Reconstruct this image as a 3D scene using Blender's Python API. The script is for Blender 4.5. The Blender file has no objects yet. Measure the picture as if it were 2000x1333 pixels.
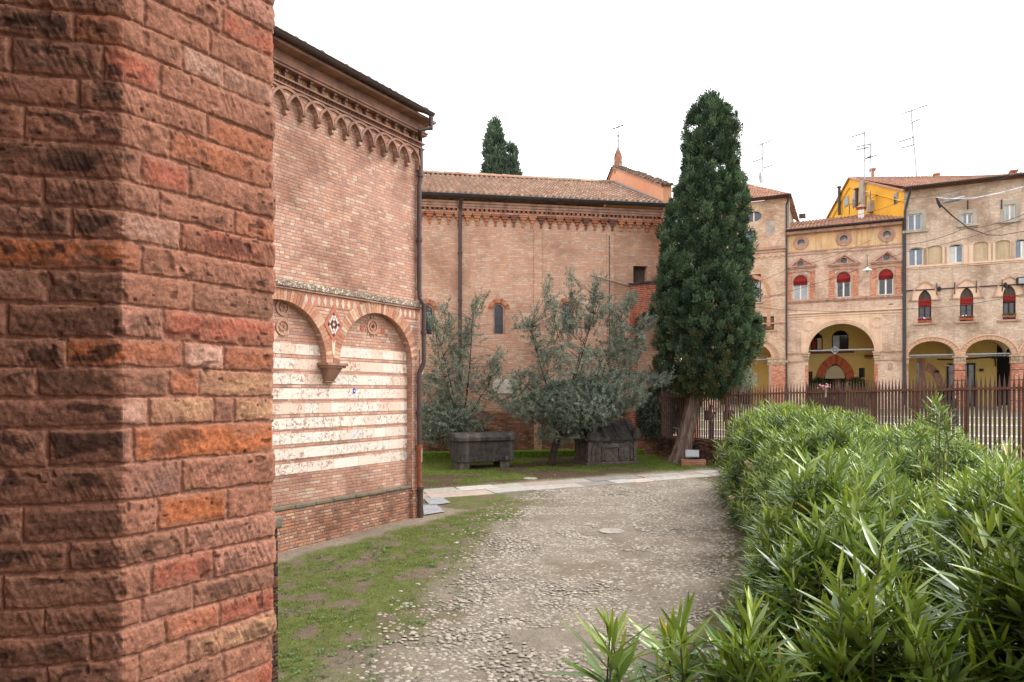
import bpy, math, random
import numpy as np
from mathutils import Vector
from mathutils.geometry import delaunay_2d_cdt
random.seed(7)
R = np.random.default_rng(11)
PI = math.pi
SC = bpy.context.scene
COL = SC.collection

# ---------------------------------------------------------------- camera, sky, sun, exposure
CAMZ, FPX, CX, HY = 3.1, 1333.0, 1000.0, 767.0
cam_d = bpy.data.cameras.new('camera')
cam = bpy.data.objects.new('camera', cam_d)
COL.objects.link(cam)
cam.location = (0, 0, CAMZ)
cam.rotation_euler = (PI/2, 0, 0)
cam_d.sensor_fit = 'HORIZONTAL'
cam_d.sensor_width = 36.0
cam_d.lens = 36.0*FPX/2000.0
cam_d.shift_y = (HY-666.5)/2000.0
cam_d.clip_start = 0.05
cam_d.clip_end = 2000
cam_d.dof.use_dof = True
cam_d.dof.focus_distance = 15.0
cam_d.dof.aperture_fstop = 14.0
SC.camera = cam

SUN_EL, SUN_AZ = math.radians(52), math.radians(84)      # azimuth clockwise from +Y
world = bpy.data.worlds.new('World'); SC.world = world; world.use_nodes = True
wn, wl = world.node_tree.nodes, world.node_tree.links
wn.clear()
w_out = wn.new('ShaderNodeOutputWorld'); w_bg = wn.new('ShaderNodeBackground')
w_sky = wn.new('ShaderNodeTexSky'); w_sky.sky_type = 'NISHITA'; w_sky.sun_disc = False
w_sky.sun_elevation = SUN_EL; w_sky.sun_rotation = SUN_AZ; w_sky.dust_density = 4.0; w_sky.air_density = 1.2
w_hs = wn.new('ShaderNodeHueSaturation'); w_hs.inputs['Saturation'].default_value = 0.12
w_mx = wn.new('ShaderNodeMix'); w_mx.data_type = 'RGBA'; w_mx.inputs[0].default_value = 0.72
w_mx.inputs[7].default_value = (11.5, 11.6, 11.9, 1)       # even overcast cloud deck
wl.new(w_sky.outputs[0], w_hs.inputs['Color']); wl.new(w_hs.outputs[0], w_mx.inputs[6])
wl.new(w_mx.outputs[2], w_bg.inputs['Color']); w_bg.inputs['Strength'].default_value = 0.12
wl.new(w_bg.outputs[0], w_out.inputs['Surface'])
sun_d = bpy.data.lights.new('sun', 'SUN'); sun_d.energy = 1.3; sun_d.angle = math.radians(25); sun_d.color = (1, .98, .95)
sun = bpy.data.objects.new('sun', sun_d); COL.objects.link(sun)
sd = Vector((math.cos(SUN_EL)*math.sin(SUN_AZ), math.cos(SUN_EL)*math.cos(SUN_AZ), math.sin(SUN_EL)))
sun.rotation_euler = sd.to_track_quat('Z', 'Y').to_euler(); sun.location = (5, -5, 30)
SC.view_settings.view_transform = 'Standard'; SC.view_settings.look = 'None'
SC.view_settings.exposure = 0.92; SC.view_settings.gamma = 1.0
SC.cycles.max_bounces = 8; SC.cycles.use_denoising = True

# ---------------------------------------------------------------- geometry helpers
def gz(x, y):                                              # height of the churchyard ground
    return 0.03*(np.clip(y, 4, 30)-17)
def gp(px, py):                                            # ground point under a picture position
    Z = 3.61/((py-HY)/FPX+0.03); return ((px-CX)/FPX*Z, Z)
def W(px, py, Z):
    return ((px-CX)/FPX*Z, Z, CAMZ-(py-HY)/FPX*Z)

class Frame:                                               # an upright wall plane: X along it, Y into the building
    def __init__(s, ox, oy, dx, dy):
        n = math.hypot(dx, dy); s.o = (ox, oy); s.e = (dx/n, dy/n); s.n = (-dy/n, dx/n); s.ang = math.atan2(dy, dx)
    def uv(s, px, py=HY, off=0.0):
        k = (px-CX)/FPX
        d = (s.o[0]+off*s.n[0])*s.n[0]+(s.o[1]+off*s.n[1])*s.n[1]
        Z = d/(k*s.n[0]+s.n[1]); X = k*Z
        u = (X-s.o[0])*s.e[0]+(Z-s.o[1])*s.e[1]
        return u, CAMZ-(py-HY)/FPX*Z
    def u(s, px, off=0.0): return s.uv(px, HY, off)[0]
    def z(s, px, py, off=0.0): return s.uv(px, py, off)[1]
    def rect(s, xl, yt, xr, yb, off=0.0):
        xm = (xl+xr)/2
        return s.u(xl, off), s.z(xm, yb, off), s.u(xr, off), s.z(xm, yt, off)   # u0,z0,u1,z1
    def world(s, u, y, z=0): return (s.o[0]+u*s.e[0]+y*s.n[0], s.o[1]+u*s.e[1]+y*s.n[1], z)

def props(o, label=None, cat=None, group=None, kind=None):
    if label: o['label'] = label
    if cat: o['category'] = cat
    if group: o['group'] = group
    if kind: o['kind'] = kind
    return o
def thing(name, label, cat, loc=(0, 0, 0), rotz=0.0, group=None):
    o = bpy.data.objects.new(name, None); o.empty_display_size = .2
    COL.objects.link(o); o.location = loc; o.rotation_euler = (0, 0, rotz)
    return props(o, label, cat, group)

def mesh_np(name, V, F, mat, parent=None, smooth=False, uv='box', col=None, loc=None, rotz=None):
    """V (n,3); F (m,k) array or list of faces; one mesh object."""
    me = bpy.data.meshes.new(name)
    V = np.asarray(V, dtype=np.float64)
    if isinstance(F, np.ndarray):
        m, k = F.shape
        me.vertices.add(len(V)); me.vertices.foreach_set('co', V.astype(np.float32).ravel())
        me.loops.add(m*k); me.loops.foreach_set('vertex_index', F.astype(np.int32).ravel())
        me.polygons.add(m); me.polygons.foreach_set('loop_start', np.arange(0, m*k, k, dtype=np.int32))
        me.update(calc_edges=True)
        li = F.ravel(); lp = np.repeat(np.arange(m), k)
    else:
        me.from_pydata([tuple(v) for v in V], [], F); me.update()
        li = np.concatenate([np.asarray(f) for f in F]); lp = np.repeat(np.arange(len(F)), [len(f) for f in F])
    if uv is not None and len(li):
        layer = me.uv_layers.new(name='UVMap')
        if isinstance(uv, str):
            nn = np.zeros(len(me.polygons)*3, dtype=np.float32); me.polygons.foreach_get('normal', nn); nn = np.abs(nn.reshape(-1, 3))[lp]
            p = V[li]; out = np.empty((len(li), 2))
            top = nn[:, 2] > .75; side = (~top) & (nn[:, 0] > nn[:, 1])
            out[:, 0] = np.where(top | ~side, p[:, 0], p[:, 1]); out[:, 1] = np.where(top, p[:, 1], p[:, 2])
        else:
            out = np.asarray(uv)
            if len(out) == len(V): out = out[li]
        layer.data.foreach_set('uv', out.astype(np.float32).ravel())
    if col is not None:
        a = me.color_attributes.new('Col', 'FLOAT_COLOR', 'POINT')
        c = np.ones((len(V), 4), dtype=np.float32); c[:, :3] = col; a.data.foreach_set('color', c.ravel())
    if smooth: me.polygons.foreach_set('use_smooth', np.ones(len(me.polygons), dtype=bool))
    me.materials.append(mat)
    o = bpy.data.objects.new(name, me); COL.objects.link(o)
    if parent is not None: o.parent = parent
    if loc is not None: o.location = loc
    if rotz is not None: o.rotation_euler = (0, 0, rotz)
    return o

class MB:
    def __init__(s): s.v = []; s.f = []; s.c = []; s.cur = (1, 1, 1)
    def add(s, pts, faces):
        b = len(s.v); s.v += [tuple(p) for p in pts]; s.f += [tuple(b+i for i in f) for f in faces]; s.c += [s.cur]*len(pts); return s
    def box(s, x0, x1, y0, y1, z0, z1):
        if x0 > x1: x0, x1 = x1, x0
        if y0 > y1: y0, y1 = y1, y0
        if z0 > z1: z0, z1 = z1, z0
        return s.add([(x0,y0,z0),(x1,y0,z0),(x1,y1,z0),(x0,y1,z0),(x0,y0,z1),(x1,y0,z1),(x1,y1,z1),(x0,y1,z1)],
                     [(0,3,2,1),(4,5,6,7),(0,1,5,4),(1,2,6,5),(2,3,7,6),(3,0,4,7)])
    def prism(s, poly, y0, y1):                            # poly in (u,z), counter-clockwise, front at y0
        a = sum(poly[i][0]*poly[(i+1) % len(poly)][1]-poly[(i+1) % len(poly)][0]*poly[i][1] for i in range(len(poly)))
        if a < 0: poly = poly[::-1]
        n = len(poly)
        return s.add([(u, y0, z) for u, z in poly]+[(u, y1, z) for u, z in poly],
                     [tuple(range(n)), tuple(range(2*n-1, n-1, -1))]+[(i, i+n, (i+1) % n+n, (i+1) % n) for i in range(n)])
    def arc(s, uc, zc, r0, r1, a0, a1, y0, y1, n=24, sz=1.0):     # curved band
        p = []
        for i in range(n+1):
            a = a0+(a1-a0)*i/n; c, q = math.cos(a), math.sin(a)
            p += [(uc+r0*c, y0, zc+r0*q*sz), (uc+r1*c, y0, zc+r1*q*sz), (uc+r1*c, y1, zc+r1*q*sz), (uc+r0*c, y1, zc+r0*q*sz)]
        f = []
        up = a1 > a0
        for i in range(n):
            for j in range(4):
                q = (4*i+j, 4*i+(j+1) % 4, 4*i+4+(j+1) % 4, 4*i+4+j); f.append(q if up else q[::-1])
        f += [(3, 2, 1, 0), (4*n, 4*n+1, 4*n+2, 4*n+3)]
        return s.add(p, f)
    def tube(s, path, r, n=8, cap=True):
        P = [Vector(p) for p in path]; rs = r if hasattr(r, '__len__') else [r]*len(P)
        rings = []; up = None
        for i, p in enumerate(P):
            d = (P[min(i+1, len(P)-1)]-P[max(i-1, 0)])
            if d.length < 1e-9: d = Vector((0, 0, 1))
            d.normalize()
            if up is None: up = Vector((0, 0, 1)) if abs(d.z) < .9 else Vector((1, 0, 0))
            a = d.cross(up)
            if a.length < 1e-5: a = d.cross(Vector((0, 1, 0)))
            a.normalize(); b = a.cross(d); b.normalize(); up = b
            rings += [tuple(p+(a*math.cos(2*PI*k/n)+b*math.sin(2*PI*k/n))*rs[i]) for k in range(n)]
        f = [(i*n+k, i*n+(k+1) % n, (i+1)*n+(k+1) % n, (i+1)*n+k) for i in range(len(P)-1) for k in range(n)]
        if cap: f += [tuple(range(n-1, -1, -1)), tuple(range((len(P)-1)*n, len(P)*n))]
        return s.add(rings, f)
    def lathe(s, prof, n=16, c=(0, 0, 0)):
        p = [(c[0]+r*math.cos(2*PI*k/n), c[1]+r*math.sin(2*PI*k/n), c[2]+z) for r, z in prof for k in range(n)]
        f = [(i*n+k, i*n+(k+1) % n, (i+1)*n+(k+1) % n, (i+1)*n+k) for i in range(len(prof)-1) for k in range(n)]
        f += [tuple(range(n-1, -1, -1)), tuple(range((len(prof)-1)*n, len(prof)*n))]
        return s.add(p, f)
    def ball(s, c, r, n=8, m=6):
        rx, ry, rz = r if hasattr(r, '__len__') else (r, r, r)
        prof = [(max(.02, math.sin(PI*i/m)), -math.cos(PI*i/m)) for i in range(m+1)]
        p = [(c[0]+rx*q*math.cos(2*PI*k/n), c[1]+ry*q*math.sin(2*PI*k/n), c[2]+rz*z) for q, z in prof for k in range(n)]
        f = [(i*n+k, i*n+(k+1) % n, (i+1)*n+(k+1) % n, (i+1)*n+k) for i in range(m) for k in range(n)]
        return s.add(p, f)
    def plate(s, outline, holes=(), y=0.0, depth=.2, outer=False):    # wall sheet with openings and their reveals
        loops = [outline]+list(holes); vs = []; es = []
        for L in loops:
            b = len(vs); vs += [Vector(p) for p in L]; es += [(b+i, b+(i+1) % len(L)) for i in range(len(L))]
        rv, _, rf, *_ = delaunay_2d_cdt(vs, es, [], 0, 1e-5)
        def inside(p, L):
            c = False; j = len(L)-1
            for i in range(len(L)):
                if (L[i][1] > p[1]) != (L[j][1] > p[1]) and p[0] < (L[j][0]-L[i][0])*(p[1]-L[i][1])/(L[j][1]-L[i][1])+L[i][0]: c = not c
                j = i
            return c
        fs = []
        for f in rf:
            c = sum((rv[i] for i in f), Vector((0, 0)))/len(f)
            if inside(c, outline) and not any(inside(c, h) for h in holes):
                a = sum(rv[f[i]].x*rv[f[(i+1) % len(f)]].y-rv[f[(i+1) % len(f)]].x*rv[f[i]].y for i in range(len(f)))
                fs.append(tuple(f) if a > 0 else tuple(f[::-1]))
        s.add([(v.x, y, v.y) for v in rv], fs)
        if depth:
            for L in (loops if outer else loops[1:]):
                a = sum(L[i][0]*L[(i+1) % len(L)][1]-L[(i+1) % len(L)][0]*L[i][1] for i in range(len(L)))
                n = len(L); pts = [(u, y, z) for u, z in L]+[(u, y+depth, z) for u, z in L]
                fl = [(i, (i+1) % n, (i+1) % n+n, i+n) for i in range(n)]
                if (a < 0) == (L is not outline): fl = [q[::-1] for q in fl]
                s.add(pts, fl)
        return s
    def build(s, name, mat, parent=None, smooth=False, bevel=0, col=False, **k):
        o = mesh_np(name, np.array(s.v), s.f, mat, parent, smooth, col=np.array(s.c) if col else None, **k)
        if bevel:
            m = o.modifiers.new('bevel', 'BEVEL'); m.width = bevel; m.segments = 2; m.limit_method = 'ANGLE'; m.angle_limit = math.radians(40)
        return o

def archpts(u0, u1, zb, zs, n=16, rise=None):              # round or segmental opening, counter-clockwise
    uc, r = (u0+u1)/2, (u1-u0)/2; h = r if rise is None else rise
    return [(u0, zb), (u1, zb)]+[(uc+r*math.cos(PI*i/n), zs+h*math.sin(PI*i/n)) for i in range(n+1)]
def pointpts(u0, u1, zb, zs, zt, n=8):                     # pointed opening
    uc, r = (u0+u1)/2, (u1-u0)/2; h = zt-zs; d = max(0, (h*h-r*r)/(2*r)); q = r+d
    a1 = math.atan2(h, d) if d > 0 else PI/2
    pts = [(u0, zb), (u1, zb)]
    right = [(uc-d+q*math.cos(a1*i/n), zs+q*math.sin(a1*i/n)) for i in range(n+1)]
    return pts+right+[(2*uc-u, z) for u, z in right[-2::-1]]
def ellipse(uc, zc, ru, rz=None, n=24):
    rz = ru if rz is None else rz
    return [(uc+ru*math.cos(2*PI*i/n), zc+rz*math.sin(2*PI*i/n)) for i in range(n)]
def rectpts(u0, z0, u1, z1): return [(u0, z0), (u1, z0), (u1, z1), (u0, z1)]

# numpy value noise
def _hash(i, j, s): 
    h = (i.astype(np.int64)*374761393+j.astype(np.int64)*668265263+s*982451653) & 0x7fffffff
    h = ((h ^ (h >> 13))*1274126177) & 0x7fffffff
    h = h ^ (h >> 16)
    return (h & 0xffff)/65535.0
def vnoise(x, y, s=0):
    i, j = np.floor(x), np.floor(y); fx, fy = x-i, y-j; fx = fx*fx*(3-2*fx); fy = fy*fy*(3-2*fy)
    a, b, c, d = _hash(i, j, s), _hash(i+1, j, s), _hash(i, j+1, s), _hash(i+1, j+1, s)
    return (a*(1-fx)+b*fx)*(1-fy)+(c*(1-fx)+d*fx)*fy
def fbm(x, y, s=0, o=4):
    t = 0; a = 1; n = 0
    for k in range(o): t = t+a*vnoise(x*2**k, y*2**k, s+k*17); n += a; a *= .5
    return t/n
def sstep(a, b, x): t = np.clip((x-a)/(b-a), 0, 1); return t*t*(3-2*t)
def lin(r, g, b):
    f = lambda c: (c/255/12.92) if c/255 <= .04045 else ((c/255+.055)/1.055)**2.4
    return (f(r), f(g), f(b))
# ---------------------------------------------------------------- materials
class NT:
    def __init__(s, name):
        s.m = bpy.data.materials.new(name); s.m.use_nodes = True; s.t = s.m.node_tree; s.t.nodes.clear()
        s.out = s.t.nodes.new('ShaderNodeOutputMaterial'); s.b = s.t.nodes.new('ShaderNodeBsdfPrincipled')
        s.t.links.new(s.b.outputs[0], s.out.inputs['Surface'])
    def set(s, sock, v):
        if v is None: return
        if isinstance(v, bpy.types.NodeSocket): s.t.links.new(v, sock)
        elif isinstance(v, (tuple, list)) and len(v) == 3 and len(sock.default_value) == 4: sock.default_value = (*v, 1)
        else: sock.default_value = v
    def math(s, op, a, b=None, c=None, clamp=False):
        n = s.t.nodes.new('ShaderNodeMath'); n.operation = op; n.use_clamp = clamp
        for i, v in enumerate((a, b, c)): s.set(n.inputs[i], v)
        return n.outputs[0]
    def uv(s, name=None):
        n = s.t.nodes.new('ShaderNodeUVMap'); return n.outputs[0]
    def obj(s): return s.t.nodes.new('ShaderNodeTexCoord').outputs['Object']
    def sep(s, v): n = s.t.nodes.new('ShaderNodeSeparateXYZ'); s.set(n.inputs[0], v); return n.outputs
    def comb(s, x, y=0.0, z=0.0):
        n = s.t.nodes.new('ShaderNodeCombineXYZ')
        for i, v in enumerate((x, y, z)): s.set(n.inputs[i], v)
        return n.outputs[0]
    def noise(s, vec, scale, detail=4, rough=.55, out=0, dist=0):
        n = s.t.nodes.new('ShaderNodeTexNoise'); s.set(n.inputs['Vector'], vec); n.inputs['Scale'].default_value = scale
        n.inputs['Detail'].default_value = detail; n.inputs['Roughness'].default_value = rough; n.inputs['Distortion'].default_value = dist
        return n.outputs[out]
    def vor(s, vec, scale, feat='F1', out='Distance', rnd=1.0):
        n = s.t.nodes.new('ShaderNodeTexVoronoi'); n.feature = feat; s.set(n.inputs['Vector'], vec); n.inputs['Scale'].default_value = scale
        n.inputs['Randomness'].default_value = rnd
        return n.outputs[out]
    def white(s, vec): n = s.t.nodes.new('ShaderNodeTexWhiteNoise'); n.noise_dimensions = '3D'; s.set(n.inputs['Vector'], vec); return n.outputs['Value']
    def ramp(s, fac, stops, interp='LINEAR'):
        n = s.t.nodes.new('ShaderNodeValToRGB'); n.color_ramp.interpolation = interp; e = n.color_ramp.elements
        while len(e) < len(stops): e.new(.5)
        for q, (p, c) in zip(e, stops): q.position = p; q.color = (*c, 1)
        s.set(n.inputs[0], fac); return n.outputs[0]
    def mix(s, f, a, b, mode='MIX'):
        n = s.t.nodes.new('ShaderNodeMix'); n.data_type = 'RGBA'; n.blend_type = mode; s.set(n.inputs[0], f); s.set(n.inputs[6], a); s.set(n.inputs[7], b)
        return n.outputs[2]
    def rng(s, v, a, b, c=0.0, d=1.0):
        n = s.t.nodes.new('ShaderNodeMapRange'); n.interpolation_type = 'SMOOTHSTEP'
        for i, q in enumerate((v, a, b, c, d)): s.set(n.inputs[i], q)
        return n.outputs[0]
    def bump(s, h, dist=.01, strength=1.0):
        n = s.t.nodes.new('ShaderNodeBump'); n.inputs['Distance'].default_value = dist; n.inputs['Strength'].default_value = strength
        s.set(n.inputs['Height'], h); s.t.links.new(n.outputs[0], s.b.inputs['Normal']); return n
    def attr(s, name='Col'): n = s.t.nodes.new('ShaderNodeAttribute'); n.attribute_name = name; return n.outputs['Color']
    def fin(s, col, rough=.85, spec=.3, metal=0.0):
        s.set(s.b.inputs['Base Color'], col); s.set(s.b.inputs['Roughness'], rough); s.b.inputs['Specular IOR Level'].default_value = spec
        s.b.inputs['Metallic'].default_value = metal; return s.m

def brick_mat(name, palette, mortar, w=.29, h=.072, mt=.010, split=.45, stain=None, stain_amt=.5, stain_scale=.5, bump=.012, patch=None, var=.35, streak=None, mscale=1.0):
    """Laid bricks on metre UVs: every brick its own tone, some headers, worn edges, patches."""
    n = NT(name); uv = n.uv()
    wob = n.noise(uv, 7, 2); wob2 = n.noise(uv, 1.1, 2)
    U, V, _ = n.sep(uv)
    V2 = n.math('ADD', V, n.math('MULTIPLY', n.math('SUBTRACT', wob, .5), .010))
    V2 = n.math('ADD', V2, n.math('MULTIPLY', n.math('SUBTRACT', wob2, .5), .02))
    vh = n.math('DIVIDE', V2, h); row = n.math('FLOOR', vh); fv = n.math('FRACT', vh)
    rr = n.white(n.comb(row, 3.3, 1.7)); rr2 = n.white(n.comb(row, 9.1, 4.4))
    ww = n.math('MULTIPLY', n.math('ADD', n.math('MULTIPLY', rr2, .3), .85), w)
    uu = n.math('ADD', n.math('DIVIDE', U, ww), n.math('MULTIPLY', rr, 7.0))
    colm = n.math('FLOOR', uu); fu = n.math('FRACT', uu)
    r = n.white(n.comb(colm, row, .5)); sp = n.math('LESS_THAN', r, split)
    k = n.math('ADD', sp, 1.0)
    fu2 = n.math('MULTIPLY', fu, k); sid = n.math('FLOOR', fu2); fu3 = n.math('FRACT', fu2)
    wid = n.math('DIVIDE', ww, k)
    du = n.math('MULTIPLY', n.math('MINIMUM', fu3, n.math('SUBTRACT', 1.0, fu3)), wid)
    dv = n.math('MULTIPLY', n.math('MINIMUM', fv, n.math('SUBTRACT', 1.0, fv)), h)
    d = n.math('MINIMUM', du, dv)
    fine = n.noise(uv, 42, 4, .6)
    d2 = n.math('ADD', d, n.math('MULTIPLY', n.math('SUBTRACT', fine, .5), mt*.9))
    mask = n.rng(d2, mt*.28, mt*.85)
    rid = n.white(n.comb(colm, row, n.math('ADD', sid, 2.2)))
    N = len(palette); stops = [((i+.0)/N, lin(*c)) for i, c in enumerate(palette)]
    bc = n.ramp(rid, stops, 'CONSTANT')
    mott = n.noise(uv, 16, 5, .65); bc = n.mix(1.0, bc, n.ramp(mott, [(.25, (1-var,)*3), (.75, (1+var*.6,)*3)]), 'MULTIPLY')
    if patch:
        pm = n.noise(uv, patch[1], 5, .6); bc = n.mix(n.rng(pm, patch[2], patch[2]+.14, 0, patch[3]), bc, lin(*patch[0]))
    mc = n.mix(n.noise(uv, 6, 3), lin(*mortar), lin(*[c*.78 for c in mortar]))
    col = n.mix(mask, mc, bc)
    if stain:
        sm = n.noise(uv, stain_scale, 6, .62, dist=.3); col = n.mix(n.rng(sm, .46, .68, 0, stain_amt), col, n.mix(1.0, col, lin(*stain), 'MULTIPLY'))
    if streak:
        sv = n.noise(n.comb(n.math('MULTIPLY', U, 3.2), n.math('MULTIPLY', V, .22)), 1.0, 5, .6)
        col = n.mix(n.rng(sv, .5, .72, 0, streak[1]), col, lin(*streak[0]))
    hgt = n.math('ADD', n.math('MULTIPLY', mask, .8), n.math('MULTIPLY', fine, .35))
    hgt = n.math('ADD', hgt, n.math('MULTIPLY', rid, .35)); n.bump(hgt, bump, .9)
    return n.fin(col, .9, .18)

def plain_mat(name, c, c2=None, scale=3, rough=.85, spec=.25, bump=.0, metal=0, streak=None, attr=False, bscale=None):
    n = NT(name); v = n.obj()
    base = n.attr() if attr else lin(*c)
    c2c = lin(*(c2 or [q*.75 for q in c]))
    if attr: col = n.mix(1.0, base, n.ramp(n.noise(v, scale, 5, .62), [(.25, (.68,)*3), (.75, (1.15,)*3)]), 'MULTIPLY')
    else: col = n.mix(n.rng(n.noise(v, scale, 6, .62), .32, .68), base, c2c)
    if streak:
        X, Y, Z = n.sep(v)
        sv = n.noise(n.comb(n.math('MULTIPLY', X, 4.), n.math('MULTIPLY', Y, 4.), n.math('MULTIPLY', Z, .3)), 1.0, 5, .6)
        col = n.mix(n.rng(sv, .48, .7, 0, streak[1]), col, lin(*streak[0]))
    if bump: n.bump(n.noise(v, bscale or scale*6, 5, .65), bump, .8)
    return n.fin(col, rough, spec, metal)

def glass_mat(name, c=(40, 46, 52), rough=.06):
    n = NT(name); v = n.obj()
    n.bump(n.noise(v, 2.5, 2), .004, .35)
    return n.fin(n.mix(n.noise(v, 1.3, 2), lin(*c), lin(*[q*.6 for q in c])), rough, .8)

def tile_mat(name, palette, lichen=(120, 118, 104), lich=.35):
    n = NT(name); uv = n.uv(); U, V, _ = n.sep(uv)
    rid = n.white(n.comb(n.math('FLOOR', U), n.math('FLOOR', V), 1.5))
    stops = [(i/len(palette), lin(*c)) for i, c in enumerate(palette)]
    col = n.ramp(rid, stops, 'CONSTANT'); v = n.obj()
    col = n.mix(1.0, col, n.ramp(n.noise(v, 9, 5, .65), [(.25, (.6,)*3), (.75, (1.12,)*3)]), 'MULTIPLY')
    col = n.mix(n.rng(n.noise(v, 1.6, 6, .68), .46, .66, 0, lich), col, lin(*lichen))
    fv = n.math('FRACT', V); col = n.mix(n.rng(fv, .0, .1, .45, 0), col, lin(62, 52, 46))
    n.bump(n.noise(v, 40, 4), .006, .6)
    return n.fin(col, .9, .15)

def leaf_mat(name, under=None, rough=.42, spec=.4, trans=.25):
    n = NT(name); c = n.attr(); v = n.obj()
    col = n.mix(1.0, c, n.ramp(n.noise(v, 5, 3), [(.3, (.8,)*3), (.7, (1.15,)*3)]), 'MULTIPLY')
    if under:
        g = n.t.nodes.new('ShaderNodeNewGeometry'); col = n.mix(n.math('MULTIPLY', g.outputs['Backfacing'], under[1]), col, lin(*under[0]))
    n.fin(col, rough, spec)
    t = n.t.nodes.new('ShaderNodeBsdfTranslucent'); mx = n.t.nodes.new('ShaderNodeMixShader'); mx.inputs[0].default_value = trans
    tc = n.mix(1.0, col, (1.2, 1.3, .45), 'MULTIPLY'); n.t.links.new(tc, t.inputs['Color'])
    n.t.links.new(n.b.outputs[0], mx.inputs[1]); n.t.links.new(t.outputs[0], mx.inputs[2]); n.t.links.new(mx.outputs[0], n.out.inputs['Surface'])
    return n.m

M = {}
M['chapel_brick'] = brick_mat('weathered pale chapel brick', [(202,154,132),(208,162,140),(196,146,126),(208,168,146),(202,146,122),(192,148,130),(212,182,160),(200,156,136),(182,138,122),(208,158,134)],
    (176,150,130), w=.28, h=.068, mt=.010, stain=(160,140,130), stain_amt=.7, stain_scale=.45, streak=((160,132,118), .35), var=.25)
M['plinth_brick'] = brick_mat('eroded plinth brick', [(188,132,106),(174,124,104),(198,150,122),(160,118,102),(196,132,100),(206,168,140),(178,134,114),(150,116,102)],
    (168,134,112), w=.25, h=.066, mt=.014, stain=(156,138,124), stain_amt=.6, stain_scale=.8, bump=.03, var=.3)
M['nave_brick'] = brick_mat('orange nave brick', [(218,172,144),(220,164,134),(224,182,156),(214,162,138),(226,194,168),(216,174,150),(222,172,142),(210,164,144)],
    (212,180,154), w=.29, h=.075, mt=.013, stain=(168,146,130), stain_amt=.6, stain_scale=.3, streak=((178,142,122), .3), var=.22)
M['nave_base'] = brick_mat('damp nave base brick', [(160,108,86),(176,118,88),(142,100,84),(190,138,106),(152,110,92),(126,94,82)],
    (150,118,96), w=.29, h=.085, mt=.016, stain=(92,82,74), stain_amt=.85, stain_scale=.6, bump=.025, var=.45)
M['arch_brick'] = brick_mat('repointed red brick', [(172,84,60),(158,78,58),(184,96,66),(146,74,58)], (206,176,156), w=.28, h=.085, mt=.016, split=.2)
M['pier_brick'] = brick_mat('mossy pier brick', [(96,66,54),(120,76,58),(84,62,54),(134,92,72),(70,54,48)], (110,92,78), w=.28, h=.07, mt=.012, stain=(70,74,56), stain_amt=.9, stain_scale=1.6, bump=.03)
M['palazzo_brick'] = brick_mat('soft pink palazzo brick', [(218,186,164),(222,194,172),(212,178,156),(228,202,180),(214,170,146),(220,190,168)],
    (212,186,164), w=.30, h=.085, mt=.012, stain=(168,148,136), stain_amt=.75, stain_scale=.4, streak=((172,146,128), .7))
M['long_brick'] = brick_mat('grey buff palazzo brick', [(212,188,166),(218,194,172),(206,178,156),(224,202,182),(212,180,158),(202,174,154)],
    (208,184,162), w=.30, h=.085, mt=.012, stain=(158,138,124), stain_amt=.7, stain_scale=.28, streak=((164,144,128), .7), patch=((200,132,100), .5, .58, .35))
M['tower_brick'] = brick_mat('tower house brick and worn plaster', [(216,178,152),(220,190,164),(210,168,140),(228,200,176)], (216,190,166), w=.30, h=.085, mt=.012,
    stain=(168,146,130), stain_amt=.6, stain_scale=.4, patch=((214,192,168), .28, .55, .75), streak=((186,150,126), .4))
M['red_brick'] = brick_mat('red pier brick', [(208,138,110),(196,120,92),(216,158,130),(186,116,94)], (212,176,150), w=.28, h=.08, mt=.012, stain=(170,140,126), stain_amt=.5)
M['ochre_frieze'] = plain_mat('stained ochre frieze', (216,184,142), (206,162,116), 1.2, streak=((150,124,102), .85), bump=.004)
M['ochre_wall'] = plain_mat('mustard plaster', (212,184,116), (202,172,104), .8, bump=.003)
M['yellow_wall'] = plain_mat('bright yellow plaster', (232,176,62), (224,166,56), .7, bump=.002, streak=((206,160,70), .3))
M['salmon'] = plain_mat('salmon plaster', (226,164,128), (216,152,116), .8, bump=.003, streak=((196,150,122), .4))
M['grey_plaster'] = plain_mat('grey cement plaster', (176,166,152), (150,140,128), 1.5, bump=.004)
M['vault'] = plain_mat('dusty vault plaster', (198,182,152), (182,166,136), 1.0)
M['peach'] = plain_mat('peach plaster', (224,194,168), (212,178,152), 1.4, streak=((176,146,124), .45), bump=.003)
M['stone'] = plain_mat('buff sandstone', (196,168,140), (158,134,114), 4, bump=.006, streak=((120,102,88), .5))
M['terracotta'] = plain_mat('terracotta moulding', (192,152,132), (166,128,112), 3, bump=.006, streak=((118,94,82), .6))
M['sooty'] = plain_mat('sooty terracotta', (172,128,108), (138,106,92), 3.5, bump=.008, streak=((112,90,82), .6))
M['white_marble'] = plain_mat('white inlay', (226,214,200), (200,186,172), 8)
M['dark_stone'] = plain_mat('black lichened stone', (74,68,64), (48,44,43), 5, bump=.015, streak=((112,104,96), .5), bscale=22)
M['dark_stone_pale'] = plain_mat('grey carved tomb stone', (112,102,95), (78,70,66), 6, bump=.012, streak=((66,60,57), .6), bscale=24)
M['moss_stone'] = plain_mat('mossy coping', (124,112,98), (106,100,80), 7, bump=.012)
M['moss'] = plain_mat('bright moss', (104,128,36), (70,92,30), 9, rough=1, bump=.02)
M['pipe'] = plain_mat('brown downpipe paint', (84,66,62), (70,54,52), 3, rough=.5, spec=.4)
M['pipe_rust'] = plain_mat('orange rusted pipe', (146,84,56), (110,66,50), 6, rough=.7)
M['gutter'] = plain_mat('dark gutter paint', (66,60,62), (52,48,50), 3, rough=.5, spec=.4)
M['rust'] = plain_mat('rusty iron', (88,58,46), (62,42,38), 5, rough=.75, spec=.35, bump=.003)
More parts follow.
